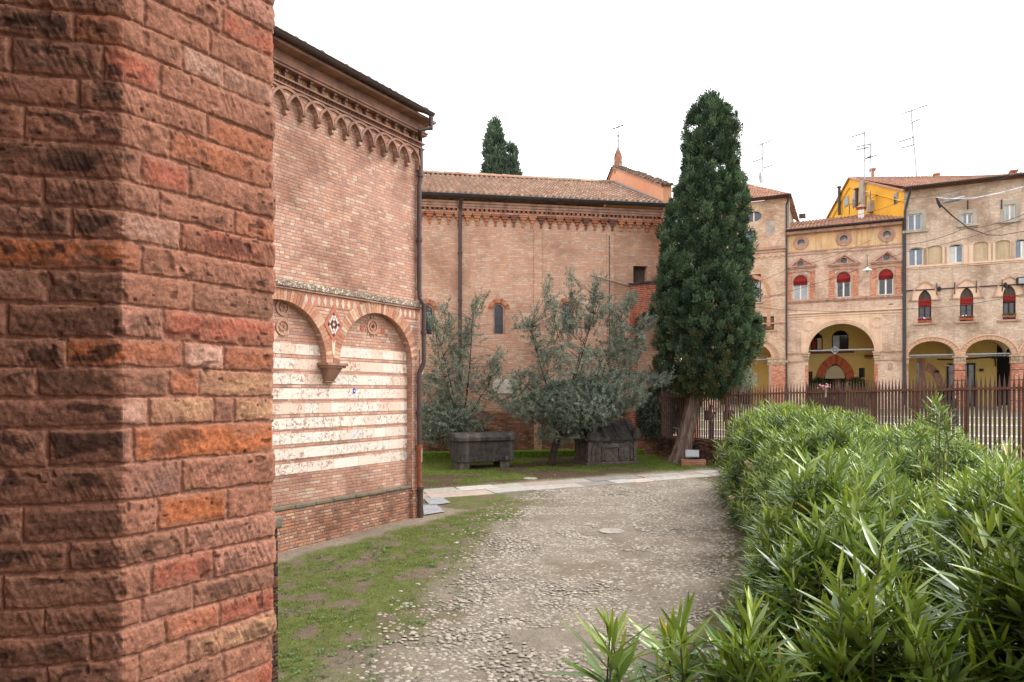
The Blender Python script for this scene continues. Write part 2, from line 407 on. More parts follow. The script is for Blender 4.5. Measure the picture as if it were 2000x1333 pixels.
M['rust_light'] = plain_mat('rusty rail', (122,78,58), (96,60,48), 4, rough=.7)
M['iron'] = plain_mat('dark iron', (52,48,52), (40,36,38), 6, rough=.6)
M['grey_metal'] = plain_mat('galvanised metal', (168,170,172), (146,148,152), 8, rough=.45, metal=.3)
M['white_paint'] = plain_mat('white paint', (226,224,218), (214,210,202), 3, rough=.5)
M['cable_white'] = plain_mat('white cable', (214,216,222), None, 3)
M['wood_dark'] = plain_mat('dark timber', (58,42,36), (44,32,30), 4, rough=.6)
M['wood_brown'] = plain_mat('brown timber', (112,68,44), (92,54,38), 4, rough=.6)
M['red_cloth'] = plain_mat('red awning cloth', (152,46,42), (132,38,38), 5, rough=.9)
M['glass'] = glass_mat('window glass', (58,64,72))
M['glass_blue'] = glass_mat('window glass blue', (120,134,156), .12)
M['glass_pale'] = glass_mat('pale curtain behind glass', (186,190,194), .25)
M['glass_dark'] = glass_mat('dark window glass', (24,24,28))
M['lead_glass'] = glass_mat('leaded glass', (36,38,46), .3)
M['curtain'] = plain_mat('white curtain', (206,204,200), (188,186,184), 4)
M['dark'] = plain_mat('dark interior', (26,22,22), (18,16,16), 2)
M['niche'] = plain_mat('plastered niche', (200,178,148), (184,162,132), 1.5, bump=.003, streak=((140,120,98), .4))
M['roof_nave'] = tile_mat('old grey brown roof tile', [(182,146,124),(190,154,130),(172,136,114),(198,164,142),(162,130,112),(188,144,120)], (150,142,126), .45)
M['roof_pal'] = tile_mat('pink brown roof tile', [(194,148,124),(184,134,110),(204,160,134),(172,126,106),(198,142,114)], (156,136,120), .4)
M['roof_red'] = tile_mat('warm roof tile', [(198,150,128),(190,140,118),(208,164,142),(180,134,114)], (150,116,98), .25)
M['roof_dark'] = tile_mat('dark mossy roof tile', [(110,92,80),(126,102,86),(96,82,74),(136,112,92)], (104,108,84), .6)
M['attr'] = plain_mat('coloured masonry pieces', (200,150,120), scale=14, attr=True, bump=.006)
M['pot'] = plain_mat('terracotta pot', (170,96,66), (150,84,60), 6)
M['petal'] = plain_mat('flower petals', (206,60,84), (230,224,226), 40)
M['skin'] = plain_mat('skin', (206,160,138), (196,146,124), 9, rough=.55)
M['bark'] = plain_mat('fibrous bark', (116,96,82), (78,64,56), 3, rough=.95, bump=.03, bscale=14)
M['bark_dark'] = plain_mat('dark bark', (66,54,46), (44,37,33), 6, rough=.95, bump=.012)
M['stem_green'] = plain_mat('green brown stem', (110,104,62), (92,80,54), 9, rough=.7)
# bark with upright fibres
def _bark():
    n = NT('stringy cypress bark'); v = n.obj(); X, Y, Z = n.sep(v)
    st = n.noise(n.comb(n.math('MULTIPLY', X, 16.), n.math('MULTIPLY', Y, 16.), n.math('MULTIPLY', Z, 1.1)), 1.0, 6, .65, dist=.4)
    col = n.ramp(st, [(.3, lin(66,54,50)), (.5, lin(122,102,92)), (.68, lin(158,138,126))])
    n.bump(st, .05, 1.0); return n.fin(col, .95, .1)
M['cyp_bark'] = _bark()
def _marble():
    n = NT('marble bands'); uv = n.uv(); U, V, _ = n.sep(uv); row = n.math('FLOOR', V)
    rr = n.white(n.comb(row, 2.2, .7)); uu = n.math('ADD', n.math('DIVIDE', U, .74), n.math('MULTIPLY', rr, 9.))
    c = n.math('FLOOR', uu); fu = n.math('FRACT', uu); r = n.white(n.comb(c, row, .3)); sp = n.math('LESS_THAN', r, .4); k = n.math('ADD', sp, 1.)
    f2 = n.math('MULTIPLY', fu, k); sid = n.math('FLOOR', f2); f3 = n.math('FRACT', f2)
    rid = n.white(n.comb(c, row, n.math('ADD', sid, 5.5)))
    d = n.math('MULTIPLY', n.math('MINIMUM', f3, n.math('SUBTRACT', 1., f3)), n.math('DIVIDE', .74, k))
    low = n.ramp(rid, [(0, lin(224,214,202)), (.3, lin(220,206,190)), (.5, lin(210,202,196)), (.62, lin(230,212,196)), (.8, lin(226,206,190)), (.92, lin(230,222,212))], 'CONSTANT')
    pink = n.ramp(rid, [(0, lin(230,208,192)), (.3, lin(224,194,174)), (.55, lin(234,218,204)), (.8, lin(228,214,200))], 'CONSTANT')
    col = n.mix(n.rng(n.math('ADD', row, n.math('MULTIPLY', rid, 1.5)), 2.2, 4.6), low, pink)
    o = n.obj(); pit = n.noise(o, 13, 7, .72, dist=.8); big = n.noise(o, 1.4, 4)
    am = n.math('MULTIPLY', n.rng(pit, .50, .62), n.rng(n.math('ADD', big, n.math('MULTIPLY', rid, .25)), .42, .72))
    col = n.mix(n.math('MULTIPLY', am, .85), col, lin(160,108,84)); col = n.mix(n.rng(d, .0, .007, .75, 0), col, lin(140,110,92))
    col = n.mix(n.rng(n.noise(o, .9, 5, .6), .5, .75, 0, .25), col, lin(206,182,160))
    n.bump(n.math('SUBTRACT', 1., am), .008, .8); return n.fin(col, .6, .3)
M['marble'] = _marble()
def _carved():
    n = NT('carved vine frieze'); o = n.obj(); X, Y, Z = n.sep(o)
    w = n.noise(n.comb(X, 0., n.math('MULTIPLY', Z, 1.2)), 17, 5, .7, dist=1.4)
    m = n.rng(w, .44, .54); col = n.mix(m, lin(142,116,100), lin(222,204,182)); col = n.mix(n.rng(n.noise(o, .8, 3), .45, .65, 0, .45), col, lin(140,120,104))
    n.bump(m, .03, 1.); return n.fin(col, .8, .2)
M['carved'] = _carved()
def _ground(name, sc=30):
    n = NT(name); c = n.attr(); v = n.obj()
    f = n.noise(v, sc, 6, .7); g = n.noise(v, sc*.22, 5, .65)
    col = n.mix(1., c, n.ramp(f, [(.25, (.62,)*3), (.75, (1.3,)*3)]), 'MULTIPLY'); col = n.mix(1., col, n.ramp(g, [(.3, (.82,)*3), (.7, (1.15,)*3)]), 'MULTIPLY')
    n.bump(n.math('ADD', f, n.math('MULTIPLY', g, 1.2)), .03, .9); return n.fin(col, .96, .15)
M['ground'] = _ground('trodden churchyard earth')
M['pebble'] = plain_mat('river pebbles', (150,140,128), scale=30, attr=True, rough=.75)
def _piazza():
    n = NT('pale piazza cobbles'); v = n.obj(); X, Y, _ = n.sep(v)
    d = n.vor(v, 9.0); rc = n.vor(v, 9.0, out='Color')
    col = n.mix(n.white(rc), lin(186,176,160), lin(156,146,132)); col = n.mix(n.rng(d, .35, .6), col, lin(116,106,92))
    gr = n.math('MULTIPLY', n.rng(n.noise(v, .35, 4), .46, .6), .8); col = n.mix(gr, col, n.mix(n.noise(v, 14, 3), lin(122,132,80), lin(150,150,104)))
    n.bump(n.math('SUBTRACT', 1., d), .03, .7); return n.fin(col, .9, .2)
M['piazza'] = _piazza()
M['slab'] = plain_mat('worn path slab', (190,176,160), scale=6, attr=True, rough=.8, bump=.008)
M['grass'] = leaf_mat('grass blades', None, .6, .25, .3)
M['oleander'] = leaf_mat('oleander leaf', ((140,158,114), .5), .22, .55, .15)
M['cypress'] = leaf_mat('cypress sprays', None, .6, .25, .12)
M['olive'] = leaf_mat('grey olive leaf', ((156,164,152), .6), .55, .3, .15)
# ---------------------------------------------------------------- ground, piazza, path
FENCE = [(15.6, 0.0), (13.7, 8.0), (12.0, 16.0), (10.1, 23.4), (6.5, 29.6)]
EDGE_L = np.array([gp(*p) for p in [(1030,960),(1010,985),(990,1020),(940,1085),(880,1150),(800,1235),(720,1333)]])
EDGE_R = np.array([gp(*p) for p in [(1378,930),(1395,965),(1415,1010),(1425,1060),(1430,1110),(1395,1180),(1330,1250),(1250,1333)]])
def edge_x(E, Y):
    o = np.argsort(E[:, 1]); return np.interp(Y, E[o, 1], E[o, 0])
CH = Frame(*W(820, HY, 17.13)[:2], 844, 1333)              # chapel wall
NV = Frame(0.77, 29.5, 1, 0.167)                            # nave wall
PF = Frame(*W(1537, HY, 53.8)[:2], 1, -0.494)               # palazzo fronts
def chapel_dist(X, Y): return (X-CH.o[0])*(-CH.n[0])+(Y-CH.o[1])*(-CH.n[1])      # metres in front of the chapel wall
def chapel_s(X, Y): return (X-CH.o[0])*CH.e[0]+(Y-CH.o[1])*CH.e[1]
def nave_dist(X, Y): return (X-NV.o[0])*(-NV.n[0])+(Y-NV.o[1])*(-NV.n[1])

def ground_colour(X, Y):
    dust = np.array(lin(134,123,109)); soil = np.array(lin(104,88,74)); green = np.array(lin(92,98,52)); conc = np.array(lin(136,122,107)); dark = np.array(lin(80,64,53))
    n1 = fbm(X*.9, Y*.9, 3, 5); n2 = fbm(X*3.2, Y*3.2, 9, 4); n3 = fbm(X*9, Y*9, 21, 3)
    c = dust[None]*(.8+.4*n2)[:, None]
    el, er = edge_x(EDGE_L, Y), edge_x(EDGE_R, Y)
    c = c+(soil*1.25-c)*(sstep(.55, .75, n1)*.4)[:, None]
    gl = sstep(-.6, 1.0, el-X+(n1-.5)*2.0)*(Y < 22)
    c = c+(soil*(.8+.4*n3)[:, None]-c)*(gl*.8)[:, None]
    c = c+(green*(.7+.6*n3)[:, None]-c)*(gl*sstep(.36, .56, n2+.25*(n1-.4)))[:, None]
    cd = chapel_dist(X, Y)
    cc = (1-sstep(.35, .75, cd+(n2-.5)*.5))*(cd > -3)*(chapel_s(X, Y) < 1.2)
    c = c+(conc*(.75+.5*n1)[:, None]-c)*(cc*.92)[:, None]
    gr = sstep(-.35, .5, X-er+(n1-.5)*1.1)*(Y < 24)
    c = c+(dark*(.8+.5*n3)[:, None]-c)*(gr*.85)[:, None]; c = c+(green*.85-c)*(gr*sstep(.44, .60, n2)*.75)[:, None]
    up = np.interp(X, [-9, -3.4, 8, 12], [18.8, 20.6, 25.6, 26.2])
    lw = sstep(0, .7, Y-up+(n2-.5)*.5); lawn = np.array(lin(96,108,48))
    c = c+(lawn*(.65+.6*n3)[:, None]-c)*lw[:, None]
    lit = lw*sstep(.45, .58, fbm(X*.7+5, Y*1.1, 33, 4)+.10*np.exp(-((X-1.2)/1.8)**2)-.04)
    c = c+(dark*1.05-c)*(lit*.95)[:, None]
    return c

def terrain():
    xs = np.concatenate([np.linspace(-300, -12, 12), np.arange(-11, -6, .5), np.arange(-6, 9.01, .07), np.linspace(9.5, 16, 14), np.linspace(20, 300, 12)])
    ys = np.concatenate([np.linspace(-200, 2, 14), np.arange(3, 6.2, .4), np.arange(6.4, 21, .07), np.arange(21, 31.5, .12), np.linspace(33, 500, 14)])
    X, Y = np.meshgrid(xs, ys); sh = X.shape; X, Y = X.ravel(), Y.ravel()
    nz = (fbm(X*1.3, Y*1.3, 5, 4)-.5)*.05+(fbm(X*7, Y*7, 15, 2)-.5)*.015
    Z = gz(X, Y)+nz*(np.abs(X) < 12)*(Y < 32)*(Y > 3)
    i = np.arange(sh[0]*sh[1]).reshape(sh)
    F = np.stack([i[:-1, :-1], i[:-1, 1:], i[1:, 1:], i[1:, :-1]], -1).reshape(-1, 4)
    o = mesh_np('ground', np.stack([X, Y, Z], 1), F, M['ground'], smooth=True, col=ground_colour(X, Y))
    props(o, 'trodden earth of the churchyard with mossy patches', 'ground', kind='structure')
terrain()

def pz(X, Y): return .80+.034*(np.asarray(Y)+.494*np.asarray(X)-33.3)
def piazza():
    P = [(16.2, -3)]+FENCE[:]+[(7.3, 32), (10, 62), (3, 72), (60, 60), (95, 25), (60, -10)]
    vs = [Vector(p) for p in P]; E = [(i, (i+1) % len(P)) for i in range(len(P))]
    g = [Vector((x, y)) for x in range(8, 60, 4) for y in range(2, 60, 4)]
    rv, _, rf, *_ = delaunay_2d_cdt(vs+g, E, [], 1, 1e-4)
    V = np.array([(v.x, v.y, float(pz(v.x, v.y))) for v in rv])
    props(mesh_np('piazza', V, [tuple(f) for f in rf], M['piazza']), 'pale cobbled square beyond the iron fence', 'square', kind='structure')
    mb = MB(); mb.cur = lin(206,198,188)                    # stone bands set in the cobbles
    for w0 in (37.5, 41.5, 48.5, 55):
        for a in np.arange(4, 40, 1.3):
            q = []
            for da, dw in ((0, 0), (1.27, 0), (1.27, .9), (0, .9)):
                X = a+da; Y = w0+dw-.494*X; q.append((X, Y, float(pz(X, Y))+.02))
            if q[0][0] > 6 and q[0][1] > 25: mb.add(q, [(0, 1, 2, 3)])
    props(mb.build('pavement', M['slab'], col=True), 'bands of pale stone crossing the square', 'paving', kind='structure')
piazza()

def footpath():
    mb = MB(); a = np.array([-3.3, 19.75]); b = np.array([8.2, 24.75]); d = b-a; L = np.linalg.norm(d); d = d/L; n = np.array([-d[1], d[0]])
    tones = [(178,168,155),(164,155,146),(144,137,132),(186,170,156),(172,154,140),(168,160,150),(182,176,167),(154,142,133)]
    for r in range(2):
        s = -.2*r
        while s < L:
            l = R.uniform(.7, 1.35); w0 = (-.75+.78*r); w1 = w0+.76
            tap = 1-.3*s/L
            k = .012+R.uniform(0, .012)
            j = lambda: R.uniform(-.035, .035)
            c = lin(*tones[R.integers(len(tones))]); mb.cur = tuple(np.array(c)*R.uniform(.85, 1.05))
            q = [(s+j(), w0*tap+j()), (s+l-.02+j(), w0*tap+j()), (s+l-.02+j(), w1*tap+j()), (s+j(), w1*tap+j())]
            P = [a+d*x+n*y for x, y in q]; zz = [float(gz(p[0], p[1])) for p in P]; t = R.uniform(.015, .04)
            mb.add([(p[0], p[1], z-.05) for p, z in zip(P, zz)]+[(p[0], p[1], z+t) for p, z in zip(P, zz)],
                   [(4, 5, 6, 7), (0, 1, 5, 4), (1, 2, 6, 5), (2, 3, 7, 6), (3, 0, 4, 7)])
            s += l
    for q in ([(828,976),(862,972),(880,984),(840,990)], [(826,990),(850,986),(868,1002),(828,1008)]):
        mb.cur = lin(150,150,152); P = [gp(*p) for p in q]; zz = [float(gz(p[0], p[1])) for p in P]
        mb.add([(p[0], p[1], z+.03) for p, z in zip(P, zz)], [(3, 2, 1, 0)])
    props(mb.build('footpath', M['slab'], col=True, bevel=.008), 'path of worn stone slabs along the lawn', 'path', kind='structure')
footpath()

# ---------------------------------------------------------------- the brick buttress in front
def buttress():
    zc = lambda y: CAMZ-(y-HY)*1.5/FPX
    joints = [-28, 34.5, 92, 162, 220, 286, 354, 410, 470, 531, 596, 661, 718, 777, 835, 908, 981, 1052, 1111, 1177, 1230, 1287, 1345]
    jz = [zc(y) for y in joints]
    jz = [jz[0]+.072*k for k in range(4, 0, -1)]+jz+[jz[-1]-.07*k for k in range(1, 3)]
    jz = np.array(jz)                                       # descending
    def sR(xc): x = xc/3.704; return (1.5*1606/(1844-x)-1.5)/.845
    def sL(xc): return -(238-xc/3.704)*.00111
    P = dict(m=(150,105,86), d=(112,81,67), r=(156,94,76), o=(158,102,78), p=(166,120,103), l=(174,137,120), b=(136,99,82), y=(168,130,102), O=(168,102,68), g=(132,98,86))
    # per course from the top: right-face joints and tones, left-face joints and tones darkened with soot and painted shade
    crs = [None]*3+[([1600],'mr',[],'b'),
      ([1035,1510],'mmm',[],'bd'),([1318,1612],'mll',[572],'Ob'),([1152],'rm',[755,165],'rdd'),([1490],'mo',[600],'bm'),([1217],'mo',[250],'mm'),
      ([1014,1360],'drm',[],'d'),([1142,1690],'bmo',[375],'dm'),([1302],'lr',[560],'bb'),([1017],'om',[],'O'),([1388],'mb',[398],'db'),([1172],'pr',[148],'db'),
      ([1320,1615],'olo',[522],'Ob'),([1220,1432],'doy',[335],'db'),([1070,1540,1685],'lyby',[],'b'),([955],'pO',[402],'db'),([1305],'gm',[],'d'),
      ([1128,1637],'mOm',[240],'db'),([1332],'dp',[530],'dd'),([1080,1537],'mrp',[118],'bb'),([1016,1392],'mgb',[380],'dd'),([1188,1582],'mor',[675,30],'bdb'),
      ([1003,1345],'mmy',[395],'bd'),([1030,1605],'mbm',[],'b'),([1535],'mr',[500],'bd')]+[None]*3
    n = len(jz)-1
    while len(crs) < n: crs.append(None)
    S0, S1 = -.46, .402                                     # along the faces, corner at 0
    du = .0021; us = np.arange(S0, S1+.16, du); vs = np.arange(2.28, 4.20, .0021)
    U, V = np.meshgrid(us, vs); sh = U.shape; u, v = U.ravel(), V.ravel()
    wv = (fbm(u*6+3, v*0+1, 2, 3)-.5)*.010
    ci = np.clip(np.searchsorted(-jz, -(v+wv), side='right')-1, 0, n-1)     # course index
    top, bot = jz[ci], jz[ci+1]
    uw = u+(fbm(u*15, v*22, 4, 2)-.5)*.006
    h = np.zeros_like(u); col = np.zeros((len(u), 3)); dl = np.full_like(u, 9.); bid = np.zeros(len(u), dtype=np.int64); tone = np.zeros((len(u), 3)); cdark = np.zeros_like(u)
    for c in range(n):
        m = ci == c
        if not m.any(): continue
        spec = crs[c]
        if spec is None:
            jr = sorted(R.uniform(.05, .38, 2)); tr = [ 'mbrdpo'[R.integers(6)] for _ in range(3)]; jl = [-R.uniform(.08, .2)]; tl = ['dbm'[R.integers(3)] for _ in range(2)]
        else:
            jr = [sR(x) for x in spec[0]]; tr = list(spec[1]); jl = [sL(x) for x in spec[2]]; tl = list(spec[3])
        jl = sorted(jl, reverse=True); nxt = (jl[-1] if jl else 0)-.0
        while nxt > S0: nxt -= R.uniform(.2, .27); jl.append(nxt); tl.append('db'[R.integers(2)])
        J = sorted(jl)+jr; T = tl[:len(jl)+1]
        while len(T) < len(jl)+1: T.append('b')
        # the corner brick turns the corner: its left tone comes first in tl
        left_t = T[::-1]; right_t = tr
        edges = np.array(J); k = np.searchsorted(edges, uw[m])
        tt = []
        nl = len(jl)
        for q in range(len(J)+1):
            if q < nl: a = left_t[q] if q < len(left_t) else 'b'; tt.append((P[a], P[a]))
            elif q == nl: tt.append((P[left_t[-1]], P[right_t[0]]))
            else: a = right_t[min(q-nl, len(right_t)-1)]; tt.append((P[a], P[a]))
        tl_ = np.array([lin(*a[0]) for a in tt]); tr_ = np.array([lin(*a[1]) for a in tt])
        tone[m] = np.where((uw[m] < 0)[:, None], tl_[k], tr_[k])
        bid[m] = c*31+k
        d = np.min(np.abs(uw[m][:, None]-edges[None]), 1)
        # black skin heavier on left-face bricks: soot, plus that face's shade put into colour
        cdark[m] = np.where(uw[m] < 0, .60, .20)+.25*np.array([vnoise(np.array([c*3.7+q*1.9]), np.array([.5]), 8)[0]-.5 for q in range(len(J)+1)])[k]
        dl[m] = d
    dt = np.minimum(top-(v+wv), (v+wv)-bot); d = np.minimum(dl, dt)
    en = (fbm(u*55, v*55, 6, 3)-.5)*.008+(fbm(u*16, v*20, 7, 2)-.5)*.006
    jt = .0048
    brick = sstep(jt*.35, jt*1.15, d+en)
    rb = _hash(bid, bid*7, 5)
    # relief
    tool = fbm((u+v*.42)*190, v*18, 12, 3)                    # combed tool marks
    tool_amt = sstep(.35, .7, fbm(u*7, v*12, 14, 2)+.25*(rb-.5))
    rough = fbm(u*90, v*90, 15, 4); lump = fbm(u*22, v*30, 16, 3)
    pit = sstep(.80, .90, vnoise(u*75, v*75, 18))*sstep(.45, .65, vnoise(u*10, v*14, 19))
    gouge = sstep(.74, .86, fbm(u*20, v*26, 23, 2))
    hb = .0075*brick+(.0022*(rb-.5))*brick+brick*((tool-.5)*.0036*tool_amt+(rough-.5)*.0042+(lump-.5)*.0036-pit*.003-gouge*.005)+(1-brick)*((rough-.5)*.004+(fbm(u*30, v*30, 27, 2)-.5)*.004)
    edge = sstep(0, .02, d); hb -= brick*(1-edge)*.0025
    # mortar smeared over, drop shadow lines come from the relief itself
    # colour
    mort = np.array(lin(150,110,92)); soot = np.array(lin(72,52,44)); buff = np.array(lin(158,112,92))  # soot colour also carries the left face's painted shade
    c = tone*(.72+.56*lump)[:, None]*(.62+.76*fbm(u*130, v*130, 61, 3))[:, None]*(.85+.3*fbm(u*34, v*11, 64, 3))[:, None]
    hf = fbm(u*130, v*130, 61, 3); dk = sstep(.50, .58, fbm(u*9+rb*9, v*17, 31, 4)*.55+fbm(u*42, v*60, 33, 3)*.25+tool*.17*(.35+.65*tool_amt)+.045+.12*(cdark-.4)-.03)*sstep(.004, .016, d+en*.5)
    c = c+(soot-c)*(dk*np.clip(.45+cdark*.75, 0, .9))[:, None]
    sm = sstep(.5, .62, fbm(u*13, v*22, 37, 4)+.35*(1-sstep(.004, .022, d)) -.05)
    c = c+(buff*(.85+.3*rough)[:, None]-c)*(sm*.55)[:, None]
    c = c+(soot*.8-c)*(np.maximum(pit, gouge*.5)*.6)[:, None]
    mc = mort*(.72+.5*rough)[:, None]
    col = mc+(c-mc)*brick[:, None]
    # positions: left face, rounded arris, right face, then round the far arris
    eR = np.array([.535, .845]); nR = np.array([.845, -.535])
    C = np.array(W(238, HY, 1.5)[:2])
    eL = np.array([238.-CX, 0]); a = np.array(W(6900, HY, 100)[:2]); eL = np.array([(6900-CX)/FPX, 1.0]); eL /= np.linalg.norm(eL); nL = np.array([eL[1], -eL[0]])
    far = np.array([-nR[0], -nR[1]])
    def base(uu):
        p = np.where((uu < 0)[:, None], C+eL*uu[:, None], C+eR*np.minimum(uu, S1)[:, None]+far*np.maximum(uu-S1, 0)[:, None])
        return p
    t = sstep(-1, 1, u/.0016); t2 = sstep(-1, 1, (u-S1)/.012)
    nn = nL*(1-t)[:, None]+nR*(t*(1-t2))[:, None]+eR*t2[:, None]; nn /= np.linalg.norm(nn, axis=1)[:, None]
    rd = .0015*np.exp(-(u/.004)**2)+.004*np.exp(-(u/.012)**2)*sstep(.55, .8, fbm(u*0+2, v*38, 71, 3))+.006*np.exp(-((u-S1)/.008)**2)*brick
    dlt = math.acos(float(nL@nR)); stretch = math.tan(dlt/2)*np.exp(-(u/.035)**2)*(hb-rd)
    ns2 = (rb-.5)*.010*np.exp(-((u-S1)/.06)**2)
    p = base(u)+nn*(hb-rd+ns2*brick)[:, None]+np.where((u < 0)[:, None], eL[None], -eR[None])*(stretch*np.where(np.abs(u) < .0012, 1, 1))[:, None]
    Vv = np.stack([p[:, 0], p[:, 1], v], 1); i = np.arange(len(u)).reshape(sh)
    F = np.stack([i[:-1, :-1], i[:-1, 1:], i[1:, 1:], i[1:, :-1]], -1).reshape(-1, 4)
    root = thing('brick_buttress', 'sooty red brick buttress close by with deeply eroded bricks', 'buttress', (C[0], C[1], 0))
    n_ = NT('eroded soot brown brick'); n_.bump(n_.noise(n_.obj(), 420, 3, .6), .0012, .7); v_ = n_.obj(); mat = n_.fin(n_.mix(1.0, n_.mix(1.0, n_.attr(), n_.ramp(n_.noise(v_, 330, 3, .7), [(.3, (.66,)*3), (.7, (1.3,)*3)]), 'MULTIPLY'), n_.ramp(n_.noise(v_, 75, 5, .7, dist=.5), [(.32, (.66, .62, .62)), (.5, (1., 1., 1.)), (.68, (1.3, 1.24, 1.2))]), 'MULTIPLY'), .92, .16)
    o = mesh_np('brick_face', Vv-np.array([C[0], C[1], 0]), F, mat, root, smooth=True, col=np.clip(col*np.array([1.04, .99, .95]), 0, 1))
    # the rest of the buttress, above and below what is modelled brick by brick
    mb = MB(); q = [eL*S0, np.array([0, 0]), eR*S1, eR*S1+far*.7, eL*S0+far*.7]
    q = [x-.004*nR for x in q]
    for z0, z1 in ((-.5, 2.283), (4.195, 9.5)):
        nq = len(q); mb.add([(x[0], x[1], z0) for x in q]+[(x[0], x[1], z1) for x in q], [(i, (i+1) % nq, (i+1) % nq+nq, i+nq) for i in range(nq)]+[tuple(range(nq-1, -1, -1)), tuple(range(nq, 2*nq))])
    mb.add([(x[0], x[1], z) for z in (2.283, 4.195) for x in (eR*S1+far*.12, eR*S1+far*.7, eL*S0+far*.7, eL*S0-nL*.02)], [(0, 1, 5, 4), (1, 2, 6, 5), (2, 3, 7, 6)])
    mb.build('shaft', brick_mat('sooty buttress brick', [(150,104,92),(110,80,74),(172,92,72),(184,132,114),(140,98,80)], (158,122,102), w=.27, h=.07, stain=(80,62,60), stain_amt=.8, stain_scale=2), root)
    # unseen wall running back past the camera, added to shade the buttress's left face
    wr = thing('shading_wall', 'unseen old brick wall added to shade the near buttress', 'wall', (0, 0, 0))
    b = C+eL*(-.27); mb = MB(); dd = np.array([-.22, -.975]); nn_ = np.array([dd[1], -dd[0]])
    for pts in ([b-nL*.02, b+dd*7, b+dd*7-np.array([.5, -.2]), b-nL*.6],):
        nq = 4; mb.add([(x[0], x[1], -.5) for x in pts]+[(x[0], x[1], 9.5) for x in pts], [(i, i+nq, (i+1) % nq+nq, (i+1) % nq) for i in range(nq)]+[(0, 1, 2, 3), (7, 6, 5, 4)])
    mb.build('wall', M['pier_brick'], wr)
    mb = MB().box(-9, 1.7, -2.7, -2.1, -.5, 12.5); mb.build('shading_facade', M['pier_brick'], wr)  # unseen front behind the camera, added to block sky from the left face
    MB().box(-9.2, 1.9, -2.9, -1.7, 12.5, 12.75).build('eave', M['terracotta'], wr)  # overhang of the added front, also out of view
buttress()

def low_pier():
    x, y, _ = W(548, HY, 3.7)
    t = thing('brick_pier', 'low dark brick pier with mossy top beside the near buttress', 'pier', (x, y, 0), math.atan2(.845, .535))
    mb = MB(); z = -.5; k = 0                               # courses step in and out
    while z < 2.36:
        j = R.uniform(-.012, .012); mb.box(-.5-j, j, .02+j, .6, z, z+.062); z += .072; k += 1
    mb.box(-.49, -.006, .03, .6, -.5, 2.36)
    mb.build('brickwork', M['pier_brick'], t, bevel=.004)
    MB().box(-.52, .012, -.01, .6, 2.365, 2.43).build('coping', M['moss_stone'], t, bevel=.012)
low_pier()

# ---------------------------------------------------------------- roof of barrel tiles over any four corners
def tile_roof(name, mat, parent, P00, P10, P11, P01, cw=.22, cl=.34, amp=.045, jit=.012, thick=.03):
    """P00-P10 the eave, P01-P11 the top; rows of overlapping half-round tiles."""
    A = [np.array(p, float) for p in (P00, P10, P11, P01)]
    nc = max(3, int(max(np.linalg.norm(A[1]-A[0]), np.linalg.norm(A[2]-A[3]))/cw)); nr = max(2, int(max(np.linalg.norm(A[3]-A[0]), np.linalg.norm(A[2]-A[1]))/cl))
    N = np.cross(A[1]-A[0], A[3]-A[0]); N /= np.linalg.norm(N); N = N if N[2] > 0 else -N
    k = 8; us = np.arange(nc*k+1)/k; vs = []; 
    for r in range(nr): vs += [r+.001, r+.5, r+.999]
    vs = np.array(vs)
    U, V = np.meshgrid(us, vs); sh = U.shape; U, V = U.ravel(), V.ravel(); ci = np.minimum(np.floor(U), nc-1); ri = np.floor(V); fu = U-ci; fv = V-ri
    jj = (_hash(ci, ri, 3)-.5)*jit*2; ju = (_hash(ci, ri, 4)-.5)*.14
    s, t = (U+ju*(fu > .01)*(fu < .99)*.5)/nc, np.clip((V+(_hash(ci, ri*0, 6)-.5)*.18)/nr, 0, 1)
    prof = np.where(fu < .68, np.sqrt(np.clip(1-((fu-.34)/.34)**2, 0, 1)), -.35*np.sin(PI*(fu-.68)/.32))
    hh = amp*prof*(1.1-.25*fv)+(1-fv)*thick+jj*(fu < .68)
    p = (A[0]*(1-s)[:, None]+A[1]*s[:, None])*(1-t)[:, None]+(A[3]*(1-s)[:, None]+A[2]*s[:, None])*t[:, None]+N*hh[:, None]
    i = np.arange(len(U)).reshape(sh)
    F = np.stack([i[:-1, :-1], i[:-1, 1:], i[1:, 1:], i[1:, :-1]], -1).reshape(-1, 4)
    # closing skirt at the eave and an underside
    uv = np.stack([U, V], 1)
    e = len(p); P2 = np.concatenate([p, p[:sh[1]]-N*(hh[:sh[1]]+.02)[:, None]]); uv = np.concatenate([uv, uv[:sh[1]]])
    F = np.concatenate([F, np.stack([np.arange(sh[1]-1)+e, np.arange(sh[1]-1)+e+1, np.arange(1, sh[1]), np.arange(sh[1]-1)], -1)])
    o = mesh_np(name, P2, F, mat, parent, smooth=False, uv=uv[F.ravel()])
    return o
def ridge_tiles(parent, mat, A, B, r=.11, step=.36):
    A, B = Vector(A), Vector(B); L = (B-A).length; n = int(L/step); mb = MB()
    for i in range(n):
        p, q = A.lerp(B, i/n), A.lerp(B, (i+1.12)/n); d = (q-p).normalized(); s = d.cross(Vector((0, 0, 1))).normalized(); u = s.cross(d)
        pts = []; 
        for e, rr in ((p, r*1.08), (q, r*.94)):
            j = R.uniform(-.012, .012)
            for k in range(7): a = PI*k/6; pts.append(tuple(e+s*math.cos(a)*rr+u*(math.sin(a)*rr+j+.01)))
        mb.add(pts, [(k, k+1, k+8, k+7) for k in range(6)]+[(6, 5, 4, 3, 2, 1, 0), tuple(range(7, 14))])
    return mb.build('ridge', mat, parent)

def downpipe(parent, path, r=.055, mat='pipe', rings=(), name='downpipe'):
    mb = MB().tube(path, r, 10)
    for p in rings: mb.lathe([(r*1.35, -.04), (r*1.35, .04)], 10, p)
    return mb.build(name, M[mat], parent, smooth=False)
